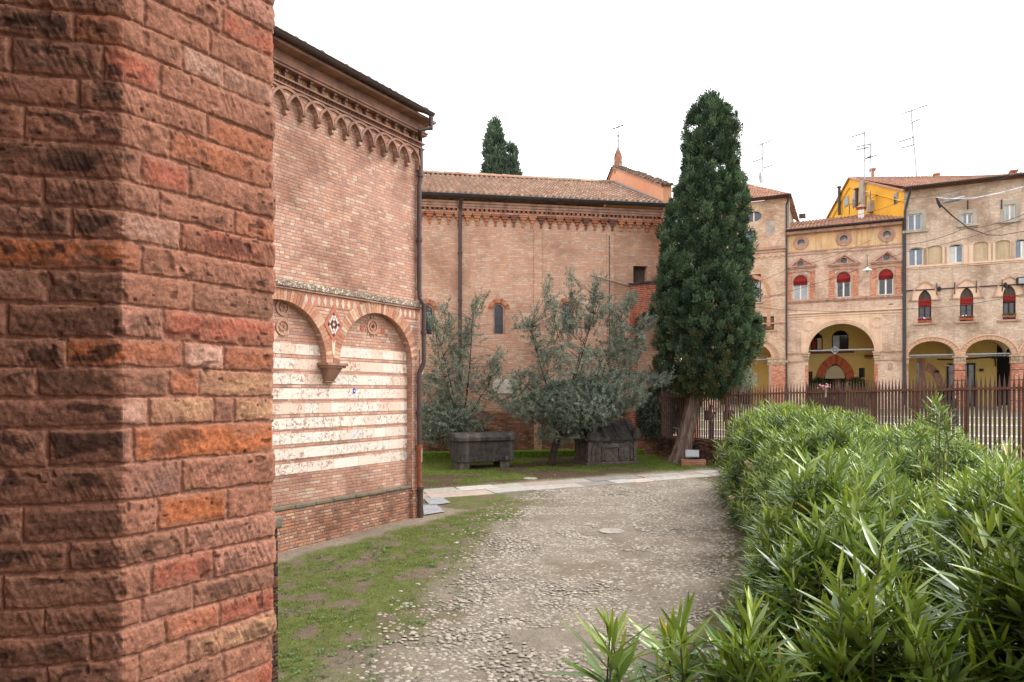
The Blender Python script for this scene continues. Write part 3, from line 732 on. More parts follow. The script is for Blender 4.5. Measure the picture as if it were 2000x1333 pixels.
# ---------------------------------------------------------------- striped chapel
def chapel():
    t = thing('chapel', 'brick chapel with bands of white marble and blind arches', 'chapel', (CH.o[0], CH.o[1], 0), CH.ang)
    XL = -13.0; ZS, ZT = 3.745, 9.62
    cs = [-1.49, -4.27, -7.05, -9.83]; r = 1.2
    MB().box(XL, -.0, .18, .5, -.9, 5.3).build('lower_wall', M['chapel_brick'], t)
    out = [(0, ZT), (XL, ZT), (XL, ZS)]
    for c in cs[::-1]: out += [(c-r*math.cos(PI*i/24), ZS+r*math.sin(PI*i/24)) for i in range(25)]
    out += [(cs[0]+r, -.9), (0, -.9)]
    MB().plate(out, (), 0, .18, outer=True).build('upper_wall', M['chapel_brick'], t)
    MB().box(-.02, .0, .002, 7, -.9, ZT).build('return_wall', M['chapel_brick'], t)
    # plinth and its coping
    MB().box(XL, -.30, .05, .3, -.9, .74).build('plinth', M['plinth_brick'], t, bevel=.01)
    MB().box(-.32, .03, -.06, .3, -.9, .70).build('plinth_pier', M['plinth_brick'], t, bevel=.015)
    mb = MB(); x = XL
    while x < -.32:
        l = R.uniform(.35, .7); mb.box(x, min(x+l-.012, -.31), .02+R.uniform(-.015, .01), .25, .742+R.uniform(-.006, .006), .80+R.uniform(-.008, .01)); x += l
    mb.build('plinth_coping', M['moss_stone'], t, bevel=.012)
    # marble bands
    V = []; F = []; UV = []
    for k in range(9):
        z0 = 1.43+.307*k; z1 = z0+.215; b = len(V)
        V += [(XL, .172, z0), (-.29, .172, z0), (-.29, .172, z1), (XL, .172, z1), (XL, .18, z0), (-.29, .18, z0), (-.29, .18, z1), (XL, .18, z1)]
        fs = [(0, 1, 2, 3), (4, 5, 1, 0), (3, 2, 6, 7)]; F += [tuple(b+i for i in f) for f in fs]
        UV += [(XL, k+.02), (-.29, k+.02), (-.29, k+.98), (XL, k+.98), (XL, k+.02), (-.29, k+.02), (-.29, k+.98), (XL, k+.98)]
    mesh_np('marble_cladding', np.array(V), F, M['marble'], t, uv=np.array(UV))
    # radial bricks of the big arches
    pal = [(196,136,108),(208,166,138),(188,128,102),(206,154,124),(178,126,104),(214,178,150)]
    for ci, c in enumerate(cs):
        mb = MB(); n = 50
        for i in range(n):
            a0, a1 = PI*i/n, PI*(i+.9)/n
            base = np.array(lin(*pal[R.integers(len(pal))])); mb.cur = tuple(base*R.uniform(.8, 1.1))
            ro = 1.455+R.uniform(-.01, .01)
            if c+ro*math.cos((a0+a1)/2) > -.02: continue
            lim = lambda rr, a: (max(min(c+rr*math.cos(a), cs[0]+1.475), -99), rr)
            y = -.008-R.uniform(0, .006)
            p = [(c+r*math.cos(a0), ZS+r*math.sin(a0)), (c+ro*math.cos(a0), ZS+ro*math.sin(a0)), (c+ro*math.cos(a1), ZS+ro*math.sin(a1)), (c+r*math.cos(a1), ZS+r*math.sin(a1))]
            if abs(p[1][0]-c) > 1.385: p[1] = (c+math.copysign(1.385, p[1][0]-c), p[1][1]); 
            if abs(p[2][0]-c) > 1.385: p[2] = (c+math.copysign(1.385, p[2][0]-c), p[2][1])
            mb.prism(p, y, .05)
        mb.build('archivolt', M['attr'], t, col=True)
    # corbels where the arches meet
    for c in (-2.88, -5.66, -8.44):
        mb = MB(); mb.box(c-.30, c+.30, -.16, .178, ZS-.075, ZS-.01); mb.box(c-.27, c+.27, -.12, .178, ZS-.12, ZS-.075)
        f = [(c-.2, -.08, ZS-.12), (c+.2, -.08, ZS-.12), (c+.13, .10, ZS-.40), (c-.13, .10, ZS-.40), (c-.2, .178, ZS-.12), (c+.2, .178, ZS-.12), (c+.13, .178, ZS-.40), (c-.13, .178, ZS-.40)]
        mb.add(f, [(3, 2, 1, 0), (7, 6, 2, 3), (1, 2, 6, 5), (4, 7, 3, 0)])
        mb.box(c-.15, c+.15, .06, .178, ZS-.43, ZS-.40)
        mb.build('corbel', M['sooty'], t, bevel=.012)
    # carved frieze, lozenges
    MB().box(XL, .03, -.07, .05, 5.215, 5.35).build('carved_frieze', M['carved'], t, bevel=.015)
    MB().box(XL, .03, -.045, .05, 5.17, 5.213).build('frieze_fillet', M['terracotta'], t, bevel=.006)
    mb = MB(); x = -.22; k = 0; runs = []
    while x > XL+.5:
        near = min(abs(x-c) for c in cs)
        if not (near < .62 and True):
            for zc, hh in ((5.03, .115),):
                mb.cur = tuple(np.array(lin(216,196,176))*R.uniform(.8, 1.05)); mb.prism([(x-.052, zc), (x, zc-hh), (x+.052, zc), (x, zc+hh)], -.012, .02)
                mb.cur = tuple(np.array(lin(196,132,106))*R.uniform(.85, 1.1))
                mb.prism([(x+.055, zc), (x+.003+.0, zc-hh), (x+.167, zc-hh), (x+.115, zc)], -.008, .02); mb.prism([(x+.115, zc), (x+.167, zc+hh), (x+.003, zc+hh), (x+.055, zc)], -.009, .02)
        elif mb.v: mb.build('lozenge_pattern', M['attr'], t, col=True); mb = MB()
        x -= .17
    if mb.v: mb.build('lozenge_pattern', M['attr'], t, col=True)
    for c in (-2.88, -5.66):                                # mosaic lozenge and keystone wedge between the arches
        mb = MB(); zc = 4.56
        mb.cur = lin(186,118,92); mb.prism([(c-.27, zc), (c, zc-.40), (c+.27, zc), (c, zc+.40)], -.022, .02)
        for i in range(-4, 5):
            for j in range(-4, 5):
                if abs(i)+abs(j) > 5 or (i+j) % 2: continue
                edge = abs(i)+abs(j) >= 5 or (i, j) in ((0, 4), (0, -4), (4, 0), (-4, 0))
                dark = (i, j) in ((0, 4), (0, -4), (4, 0), (-4, 0)) or (abs(i)+abs(j) == 2 and not (i == 0))
                if 2 < abs(i)+abs(j) < 4: continue
                mb.cur = lin(60,56,62) if dark else lin(232,226,220)
                x, z, q, w = c+i*.036, zc+j*.056, .024, .040
                mb.prism([(x-q, z), (x, z-w), (x+q, z), (x, z+w)], -.03, 0)
        mb.cur = lin(226,206,180); mb.prism([(c-.022, ZS+.16), (c+.022, ZS+.16), (c+.055, ZS+.52), (c-.055, ZS+.52)], -.02, .02)
        mb.build('mosaic_lozenge', M['attr'], t, col=True)
    for c, zc in ((-1.5, 4.64), (-7.05, 4.64)):             # roundels in the tympana
        mb = MB(); mb.cur = lin(190,146,122); mb.arc(c, zc, .13, .19, 0, 2*PI, .15, .19, 28); mb.cur = lin(182,132,108); mb.arc(c, zc, .055, .10, 0, 2*PI, .155, .19, 20)
        mb.cur = lin(88,70,64); mb.prism(ellipse(c, zc, .028, n=10), .15, .19)
        for k in range(14):
            a = 2*PI*k/14; mb.cur = lin(*((196,152,126) if k % 2 else (180,132,110))); x, z = c+.225*math.cos(a), zc+.225*math.sin(a); mb.prism(ellipse(x, z, .028, n=8), .165, .19)
        for i in (-1, 1):
            mb.cur = lin(186,104,76); mb.box(c+i*.34-.05, c+i*.34+.05, .166, .19, zc-.12, zc-.02)
            mb.cur = lin(206,168,138); mb.box(c+i*.47-.05, c+i*.47+.05, .168, .19, zc-.12, zc-.02)
        mb.build('roundel', M['attr'], t, col=True)
    for c in (-4.27, -9.83):
        mb = MB()
        for i in (-.2, .2):
            for j in (-.2, .2):
                mb.cur = lin(190,146,122); mb.arc(c+i, 4.62+j, .125, .17, 0, 2*PI, .15, .19, 22)
                for k in range(6):
                    a = 2*PI*k/6; mb.cur = lin(178,132,110); mb.prism(ellipse(c+i+.06*math.cos(a), 4.62+j+.06*math.sin(a), .03, n=8), .158, .19)
        mb.cur = lin(214,176,150); mb.prism([(c-.09, 4.24), (c, 4.13), (c+.09, 4.24), (c, 4.35)], .16, .19)
        mb.build('roundel', M['attr'], t, col=True)
    o = MB(); o.cur = lin(40,70,170); u, z = CH.uv(692, 764, .17); o.prism([(u-.045, z-.05), (u+.03, z-.06), (u+.045, z+.03), (u-.01, z+.065), (u-.045, z+.03)], .166, .172)
    o.cur = lin(230,230,240); o.prism(ellipse(u, z, .016, .024, 8), .1635, .17); o.build('painted_mark', M['attr'], t, col=True)
    # interlaced arches under the eave
    p = .405; n = int(-XL/p); mb = MB(); zb = 8.72
    for i in range(n):
        x = -.13-p*i
        mb.arc(x-p, zb, p-.026, p+.026, 0, PI, -.135-.004*(i % 2), -.09, 18)
        mb.add([(x-.055, -.13, zb+.02), (x+.055, -.13, zb+.02), (x+.035, -.0, zb-.10), (x-.035, -.0, zb-.10), (x-.055, .01, zb+.02), (x+.055, .01, zb+.02)], [(3, 2, 1, 0), (0, 4, 3), (1, 2, 5), (0, 1, 5, 4)])
    mb.build('blind_arcade', M['sooty'], t)
    out = [(.02, 9.16), (XL+.2, 9.16)]; hw = p/2-.035
    for i in range(n-1, -1, -1):
        xc = -.13-p*(i+.5)
        if xc < XL+.6: continue
        q = pointpts(xc-hw, xc+hw, zb-.09, zb+.02, zb+.33, 6)
        out += [q[0]]+q[2:][::-1]+[q[1]]
    out += [(.02, zb-.09)]
    MB().plate(out, (), -.10, .10, outer=True).build('arcade_spandrel', M['chapel_brick'], t)
    mb = MB(); x = -.02                                      # saw-tooth course
    mb.box(XL, .02, -.15, .02, 9.155, 9.185); mb.box(XL, .02, -.17, .02, 9.275, 9.305)
    while x > XL+.1: mb.prism([(x-.03, 0), (x, 0), (x-.015, 0)], 0, 0) if False else mb.add([(x-.085, -.05, 9.185), (x-.005, -.05, 9.185), (x-.045, -.14, 9.185), (x-.085, -.05, 9.275), (x-.005, -.05, 9.275), (x-.045, -.14, 9.275)], [(0, 2, 5, 3), (2, 1, 4, 5)]); x -= .09
    mb.build('sawtooth_course', M['sooty'], t)
    mb = MB(); x = -.1
    while x > XL+.3:                                         # triangles and little brackets of the frieze
        c0 = lin(*[(196,120,86),(214,170,120),(150,104,84),(180,112,84)][R.integers(4)]); mb.cur = c0
        mb.prism([(x-.15, 9.32), (x+.0, 9.32), (x-.075, 9.47)], -.022, .02); mb.cur = lin(176,150,110); mb.prism([(x-.22, 9.47), (x-.155, 9.335), (x-.085, 9.47)], -.018, .02)
        mb.cur = lin(136,104,90); mb.box(x-.29, x-.245, -.10, .02, 9.31, 9.50); mb.box(x-.30, x-.235, -.13, .02, 9.45, 9.50)
        x -= .32
    mb.build('frieze_bracket', M['attr'], t, col=True)
    mb = MB()
    for z0, z1, y in ((9.50, 9.55, -.17), (9.55, 9.585, -.20), (9.585, 9.80, -.13), (9.80, 9.86, -.40)): mb.box(XL, .02-y*.35, y, .3, z0, z1)
    mb.build('cornice', M['sooty'], t)
    # gutter: open half-round, and roof
    yg = -.50; z = 9.93; x1 = CH.u(845, yg)
    mb = MB(); N = 8
    for x in (XL, x1):
        pass
    ring = [(yg+.075*math.cos(PI+PI*k/N), z+.075*math.sin(PI+PI*k/N)) for k in range(N+1)]
    mb.add([(XL, a, b) for a, b in ring]+[(x1, a, b) for a, b in ring], [(k, k+1, k+N+2, k+N+1) for k in range(N)]+[tuple(range(N+1, 2*N+2))])
    mb.tube([(XL, yg-.075, z), (x1, yg-.075, z)], .012, 6)
    o = mb.build('gutter', M['pipe'], t)
    so = o.modifiers.new('thick', 'SOLIDIFY'); so.thickness = .008
    tile_roof('roof', M['roof_dark'], t, (XL, yg+.02, 9.93), (x1-.03, yg+.02, 9.93), (-5.2, 5.2, 11.5), (XL, 5.2, 11.5), amp=.05)
    ridge_tiles(t, M['roof_dark'], (x1-.06, yg+.12, 9.98), (-5.2, 5.2, 11.56), .11)
    u, zz = CH.uv(548, 80, -.3); ridge_tiles(t, M['roof_dark'], (u-.35, -.3, 10.0), (u+.25, 1.2, 10.52), .17, .5)
    # downpipe with its kinks
    P = [(x1-.06, yg, 9.86), (x1-.06, yg, 9.57), (x1-.30, yg+.16, 9.50), (-.10, -.10, 9.38), (-.10, -.10, 8.4), (-.13, -.09, 8.25), (-.13, -.09, 5.65), (-.12, -.10, 5.45), (-.06, -.17, 5.30), (-.05, -.17, 5.1), (-.05, -.17, 3.85), (-.11, -.09, 3.60), (-.13, -.09, 3.4), (-.13, -.09, 1.75)]
    downpipe(t, P, .058, 'pipe', [(-.10, -.10, 8.5), (-.13, -.09, 6.9), (-.05, -.17, 4.6), (-.13, -.09, 2.6)])
    downpipe(t, [(-.13, -.09, 1.80), (-.13, -.09, .85), (-.13, -.13, .7)], .064, 'pipe_rust', [(-.13, -.09, 1.75)])
    downpipe(t, [(-.13, -.13, .72), (-.13, -.13, -.15)], .066, 'pipe', [(-.13, -.13, .72)])
    MB().box(-.02, .06, -.03, .15, 1.35, 1.72).build('marble_quoin', M['white_marble'], t, bevel=.008)
    mb = MB(); mb.box(-.04, .08, -.05, .2, 3.55, 3.75); mb.box(-.02, .05, -.03, .2, 3.75, 4.2); mb.build('impost', M['stone'], t, bevel=.01)
chapel()

# ---------------------------------------------------------------- the nave
def slit(t, pxl, pxr, yt, yb, label=None):
    u0, z0, u1, z1 = NV.rect(pxl, yt, pxr, yb); r = (u1-u0)/2; zs = z1-r; uc = (u0+u1)/2
    mb = MB()
    for k in range(11):
        a0, a1 = PI*k/11, PI*(k+.92)/11; mb.cur = tuple(np.array(lin(*[(188,120,88),(170,104,76),(202,146,112)][k % 3]))*R.uniform(.85, 1.1)); q = r+.09; s = r+.28
        mb.prism([(uc+q*math.cos(a0), zs+q*math.sin(a0)), (uc+s*math.cos(a0), zs+s*math.sin(a0)), (uc+s*math.cos(a1), zs+s*math.sin(a1)), (uc+q*math.cos(a1), zs+q*math.sin(a1))], -.012, .03)
    w = mb.build('window', M['attr'], t, col=True)
    mb = MB(); y = .14
    mb.plate(archpts(u0-.09, u1+.09, z0-.03, zs, 14, r+.09), [archpts(u0, u1, z0, zs, 14)], .07, .12)
    mb.build('frame', M['terracotta'], w)
    MB().prism(archpts(u0-.05, u1+.05, z0-.02, zs, 14, r+.04), .17, .19).build('pane', M['lead_glass'], w)
    mb = MB()
    zz = z0+.07
    while zz < z1-.06:
        mb.arc(uc-r*.42, zz, .052, .062, 0, 2*PI, .158, .168, 10); mb.arc(uc+r*.42, zz, .052, .062, 0, 2*PI, .158, .168, 10); zz += .125
    for k in (.27, .56): mb.box(u0, u1, .150, .157, z0+k*(z1-z0)-.008, z0+k*(z1-z0)+.008)
    mb.build('lead_lattice', M['iron'], w)
    return w
def nave():
    t = thing('church_nave', 'long orange brick church side with slit windows and tiled roof', 'church', (NV.o[0], NV.o[1], 0), NV.ang)
    XL, XR = -16.0, NV.u(1288); ZG = 11.26
    holes = []
    ws = [(825, 844, 597, 653), (966, 983, 596, 652), (1099, 1117, 594, 650)]
    for a, b, c, d in ws:
        u0, z0, u1, z1 = NV.rect(a, c, b, d); r = (u1-u0)/2; holes.append(archpts(u0-.09, u1+.09, z0-.03, z1-r, 14, r+.09))
    u0, z0, u1, z1 = NV.rect(1237, 520, 1264, 557); holes.append(rectpts(u0, z0, u1, z1))
    MB().plate(rectpts(XL, 2.3, XR+.02, ZG), holes, 0, .35).build('wall', M['nave_brick'], t)
    MB().box(XL, XR+.02, .002, .4, -.6, 2.3).build('base_wall', M['nave_base'], t)
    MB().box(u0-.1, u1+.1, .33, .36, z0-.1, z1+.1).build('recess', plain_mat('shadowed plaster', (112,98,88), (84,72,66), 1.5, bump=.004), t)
    for w in ws: slit(t, *w)
    for px in (902, 1044.5, 1186):                           # flat pilaster strips
        u = NV.u(px); MB().box(u-.04, u+.30, -.06, .05, -.6, 10.15).build('pilaster', M['nave_brick'], t)
    MB().box(XL, XR-.9, -.55, -.002, -.6, .62).build('moss_ledge', M['moss'], t, bevel=.04)
    # bracket frieze: stepped corbels, teeth and fillets
    mb = MB(); u = XL+.1; pal = [(182,112,82),(160,96,74),(196,132,98),(140,92,76)]
    while u < XR-.1:
        mb.cur = tuple(np.array(lin(*pal[R.integers(4)]))*R.uniform(.8, 1.1))
        mb.box(u-.045, u+.045, -.05, .01, 10.22, 10.40); mb.box(u-.075, u+.075, -.09, .01, 10.40, 10.52); mb.box(u-.13, u+.13, -.13, .01, 10.52, 10.62); mb.box(u-.185, u+.185, -.16, .01, 10.62, 10.70)
        u += .40
    u = XL+.1
    while u < XR-.1: mb.cur = tuple(np.array(lin(*pal[R.integers(4)]))*R.uniform(.8, 1.1)); mb.box(u-.055, u+.055, -.20, .01, 10.78, 10.88); u += .2
    mb.build('corbel_frieze', M['attr'], t, col=True)
    mb = MB()
    for z0, z1, y in ((10.70, 10.78, -.18), (10.88, 10.97, -.22), (10.97, 11.08, -.26), (11.08, 11.16, -.32)): mb.box(XL, XR, y, .02, z0, z1)
    mb.build('cornice', M['terracotta'], t)
    mb = MB(); N = 8; yg = -.52; z = ZG+.1
    ring = [(yg+.13*math.cos(PI+PI*k/N), z+.13*math.sin(PI+PI*k/N)) for k in range(N+1)]
    mb.add([(XL, a, b) for a, b in ring]+[(XR+.12, a, b) for a, b in ring], [(k, k+1, k+N+2, k+N+1) for k in range(N)]+[tuple(range(N+1, 2*N+2))]); mb.tube([(XL, yg-.13, z), (XR+.12, yg-.13, z)], .018, 6)
    g = mb.build('gutter', M['gutter'], t); so = g.modifiers.new('thick', 'SOLIDIFY'); so.thickness = .01
    D, ZR = 6.5, 14.35
    tile_roof('roof', M['roof_nave'], t, (XL, -.5, ZG+.12), (XR-.02, -.5, ZG+.12), (XR-.02, D, ZR), (XL, D, ZR), cw=.25, cl=.42, amp=.09)
    tile_roof('roof', M['roof_nave'], t, (XR-.02, 2*D+.5, ZG+.12), (XL, 2*D+.5, ZG+.12), (XL, D, ZR), (XR-.02, D, ZR), cw=.4, cl=.6)
    ridge_tiles(t, M['roof_nave'], (XL, D, ZR+.04), (XR-.05, D, ZR+.04), .16, .6)
    u = NV.u(898); downpipe(t, [(u, -.5, ZG), (u, -.16, 10.8), (u, -.16, 3.1)], .075, 'pipe', [(u, -.16, z) for z in (9, 7, 5)])
    # gable wall that closes the nave, rising above its roof, with coping tiles
    sl = (ZR-ZG)/(D+.5); zt = lambda y: ZR+.95-abs(y-D)*sl*(1. if y < D else 1.0)
    prof = [(-.45, 5), (-.45, zt(-.45)), (D, ZR+.95), (2*D+.45, zt(2*D+.45)), (2*D+.45, 5)]
    mb = MB(); mb.add([(XR, y, z) for y, z in prof]+[(XR+.38, y, z) for y, z in prof], [(0, 1, 2, 3, 4)[::-1], (5, 6, 7, 8, 9)]+[(i, i+5, (i+1) % 5+5, (i+1) % 5)[::-1] for i in range(5)])
    mb.build('gable_wall', M['salmon'], t)
    mb = MB(); mb.add([(XR-.06, y, z-.10) for y, z in prof[1:4]]+[(XR+.1, y, z-.10) for y, z in prof[1:4]]+[(XR-.06, y, z+.0) for y, z in prof[1:4]]+[(XR+.1, y, z) for y, z in prof[1:4]], [(0, 6, 7, 1), (1, 7, 8, 2), (0, 1, 4, 3), (1, 2, 5, 4)]); mb.build('verge_course', M['terracotta'], t)
    for y0, y1 in ((-.55, D), (2*D+.5, D)):
        tile_roof('gable_coping', M['roof_dark'], t, *( [(XR-.14, y0, zt(y0)+.02), (XR+.5, y0, zt(y0)+.02), (XR+.5, y1, zt(y1)+.02), (XR-.14, y1, zt(y1)+.02)] if y0 < D else [(XR+.5, y0, zt(y0)+.02), (XR-.14, y0, zt(y0)+.02), (XR-.14, y1, zt(y1)+.02), (XR+.5, y1, zt(y1)+.02)]), cw=.21, cl=.34, amp=.07, jit=.03)
    MB().add([(XR-.03, y, z) for y, z in ((-.4, ZG+.12), (D, ZR+.06))]+[(XR-.03, y, z+.16) for y, z in ((-.4, ZG+.12), (D, ZR+.06))], [(0, 2, 3, 1)]).build('flashing', M['grey_metal'], t)
    # pinnacle and iron cross
    q = .16; zb = ZR+.55; x = XR+.18; y = D-.15
    mb = MB(); mb.lathe([(.23, 0), (.225, .85), (.21, .98), (.06, 1.33)], 8, (x, y, zb)); p = mb.build('pinnacle', M['plinth_brick'], t)
    mb = MB(); mb.tube([(x, y, zb+1.3), (x, y, zb+2.95)], [.036, .022], 6)
    for z in (zb+1.38, zb+1.75, zb+2.0): mb.ball((x, y, z), .05, 6, 4)
    zc = zb+2.5; d = .26
    mb.tube([(x-d, y+.12, zc-.08), (x+d, y-.12, zc+.08)], .028, 6)
    for sx in (-1, 1):
        e = (x+sx*d, y-sx*.12, zc+sx*.08)
        for dz in (-1, 1): mb.tube([e, (e[0]-sx*.04, e[1], e[2]+dz*.07), (e[0]-sx*.02, e[1], e[2]+dz*.12)], .012, 5)
        mb.ball(e, .03, 6, 4)
    for sx in (-1, 1): mb.tube([(x, y, zb+2.0), (x+sx*.1, y, zb+2.1), (x+sx*.09, y, zb+2.2)], .012, 5)
    mb.ball((x, y, zb+2.95), .035, 6, 4); mb.build('iron_cross', M['iron'], t)
    # white plaque
    u0, z0, u1, z1 = NV.rect(962, 741, 1008, 769); MB().box(u0, u1, -.04, .02, z0, z1).build('plaque', M['white_marble'], t, bevel=.008)
    u, z = NV.uv(1160, 537); MB().tube([(u-.2, -.07, z-.02), (u+.35, -.08, z-.16), (u+1.9, -.05, z-.5), (u+3.4, -.05, z-.58)], .03, 6).build('wall_cable', M['grey_plaster'], t)
    u = NV.u(1189); mb = MB(); mb.tube([(u, -.075, 10), (u+.02, -.075, 4)], .018, 5); mb.build('conductor', M['gutter'], t)
    # projecting wing with the arch, its sloping top course and slate coping
    u, zt2 = NV.uv(1230, 558)
    wx, wy, _ = NV.world(u, 0)
    w = thing('archway', 'red brick arch joining the church side behind the tall cypress', 'archway', (wx, wy, 0), math.atan2(-.62, .78))
    L = 3.0; zs = 4.3; uc = 1.35; r = 1.1
    out = [(L, -.4), (L, zt2), (0.0, zt2), (0.0, -.4), (uc-r, -.4)]+[(uc-r*math.cos(PI*i/20), zs+1.9+r*.45*math.sin(PI*i/20)) for i in range(21)]+[(uc+r, -.4)]
    MB().plate(out[::-1] if False else out, (), 0, .5, outer=True).build('wall', M['arch_brick'], w)
    mb = MB(); n = 26
    for i in range(n):
        a0, a1 = PI*i/n, PI*(i+.9)/n; mb.cur = tuple(np.array(lin(190,104,72))*R.uniform(.8, 1.15)); f = lambda rr, a: (uc+rr*math.cos(a), zs+1.9+rr*.45*math.sin(a))
        mb.prism([f(r, a0), f(r+.24, a0), f(r+.24, a1), f(r, a1)], -.015, .04)
    mb.build('archivolt', M['attr'], w, col=True)
    MB().box(-.08, L+.1, -.10, .55, zt2, zt2+.09).build('coping', M['dark_stone'], w, bevel=.015)
nave()
# ---------------------------------------------------------------- palazzi across the square
GB = 1.6                                                     # ground under the fronts (square rises to about 2 m)
def u_(px, off=0): return PF.u(px, off)
def z_(px, py, off=0): return PF.z(px, py, off)
def casement(t, pts_rect, y=.16, fr='white_paint', gl='glass', arch=None, fw=.06, mull=True, blind=None, bz=None, panes=None, mats=None, trans=False):
    """A window child of building t: frame with mullion, panes, optional awning cloth."""
    u0, z0, u1, z1 = pts_rect; r = (u1-u0)/2
    outl = archpts(u0, u1, z0, z1-arch, 12, arch) if arch else rectpts(u0, z0, u1, z1)
    innl = archpts(u0+fw, u1-fw, z0+fw, z1-arch, 12, max(arch-fw, .02)) if arch else rectpts(u0+fw, z0+fw, u1-fw, z1-fw)
    mb = MB().plate(outl, [innl], y, .05)
    uc = (u0+u1)/2
    if mull: mb.box(uc-.055, uc+.055, y-.012, y+.04, z0+fw*.6, z1-(arch or fw)*.9)
    if trans and arch: mb.box(u0, u1, y-.011, y+.04, z1-arch-.04, z1-arch+.04)
    w = mb.build('window', M[fr], t)
    if mull:
        for i, (a, b) in enumerate(((u0+fw*.5, uc-.02), (uc+.02, u1-fw*.5))):
            MB().box(a, b, y+.025, y+.035, z0+fw*.5, z1-(arch*.75 if arch else fw*.5)).build('pane', M[(mats or (gl, gl))[i]], w)
    else: MB().prism(archpts(u0+.02, u1-.02, z0+.02, z1-arch, 12, arch-.02) if arch else rectpts(u0+.02, z0+.02, u1-.02, z1-.02), y+.025, y+.035).build('pane', M[gl], w)
    MB().box(u0-.15, u1+.15, y+.12, y+.14, z0-.15, z1+.15).build('backing', M['dark'], w)
    if blind is not None:
        b0 = bz; mb = MB(); n = 9
        top = z1-.02 if blind == 'arch' else blind
        if blind == 'arch': mb.prism(archpts(u0+.02, u1-.02, b0+.14, z1-arch, 12, arch-.02), y-.06, y-.035); zt = b0+.3
        else: zt = top
        m = 5
        for k in range(m):                                   # gathered folds
            za, zb2 = b0+(zt-b0)*k/m, b0+(zt-b0)*(k+1)/m; dy = .05+.02*(k % 2); sag = .03 if k == 0 else 0
            mb.add([(u0+.01, y-.05, zb2), (u1-.01, y-.05, zb2+.02*(k % 3-1)), (u1-.01, y-.05-dy, za+.02), (uc, y-.06-dy, za-sag), (u0+.01, y-.05-dy, za)], [(4, 3, 2, 1, 0)[::1]])
            mb.add([(u0+.01, y-.05-dy, za), (uc, y-.06-dy, za-sag), (u1-.01, y-.05-dy, za+.02), (u1-.01, y-.04, za+.01), (u0+.01, y-.04, za-.01)], [(4, 3, 2, 1, 0)])
        mb.build('awning_blind', M['red_cloth'], w)
    return w
def vault_grid(mb, u0, u1, y0, y1, zs, rise, n=14):
    g = [(u0+(u1-u0)*i/n, y0+(y1-y0)*j/n) for j in range(n+1) for i in range(n+1)]
    pts = []
    for u, y in g:
        a = 2*(u-u0)/(u1-u0)-1; b = 2*(y-y0)/(y1-y0)-1
        pts.append((u, y, zs+rise*max(math.sqrt(max(0, 1-a*a)), math.sqrt(max(0, 1-b*b)))))
    f = [(j*(n+1)+i, (j+1)*(n+1)+i, (j+1)*(n+1)+i+1, j*(n+1)+i+1) for j in range(n) for i in range(n)]
    mb.add(pts, f)
def string(mb, u0, u1, z, h, p, y=0): mb.box(u0, u1, y-p, y+.02, z, z+h)

def eave_gutter(t, u0, u1, z, y, drop=.0, r=.09):
    mb = MB(); N = 6
    ring = [(y+r*math.cos(PI+PI*k/N), r*math.sin(PI+PI*k/N)) for k in range(N+1)]
    mb.add([(u0, a, z+b) for a, b in ring]+[(u1, a, z+drop+b) for a, b in ring], [(k, k+1, k+N+2, k+N+1) for k in range(N)]); mb.tube([(u0, y-r, z), (u1, y-r, z+drop)], .02, 5)
    return mb.build('gutter', M['gutter'], t)

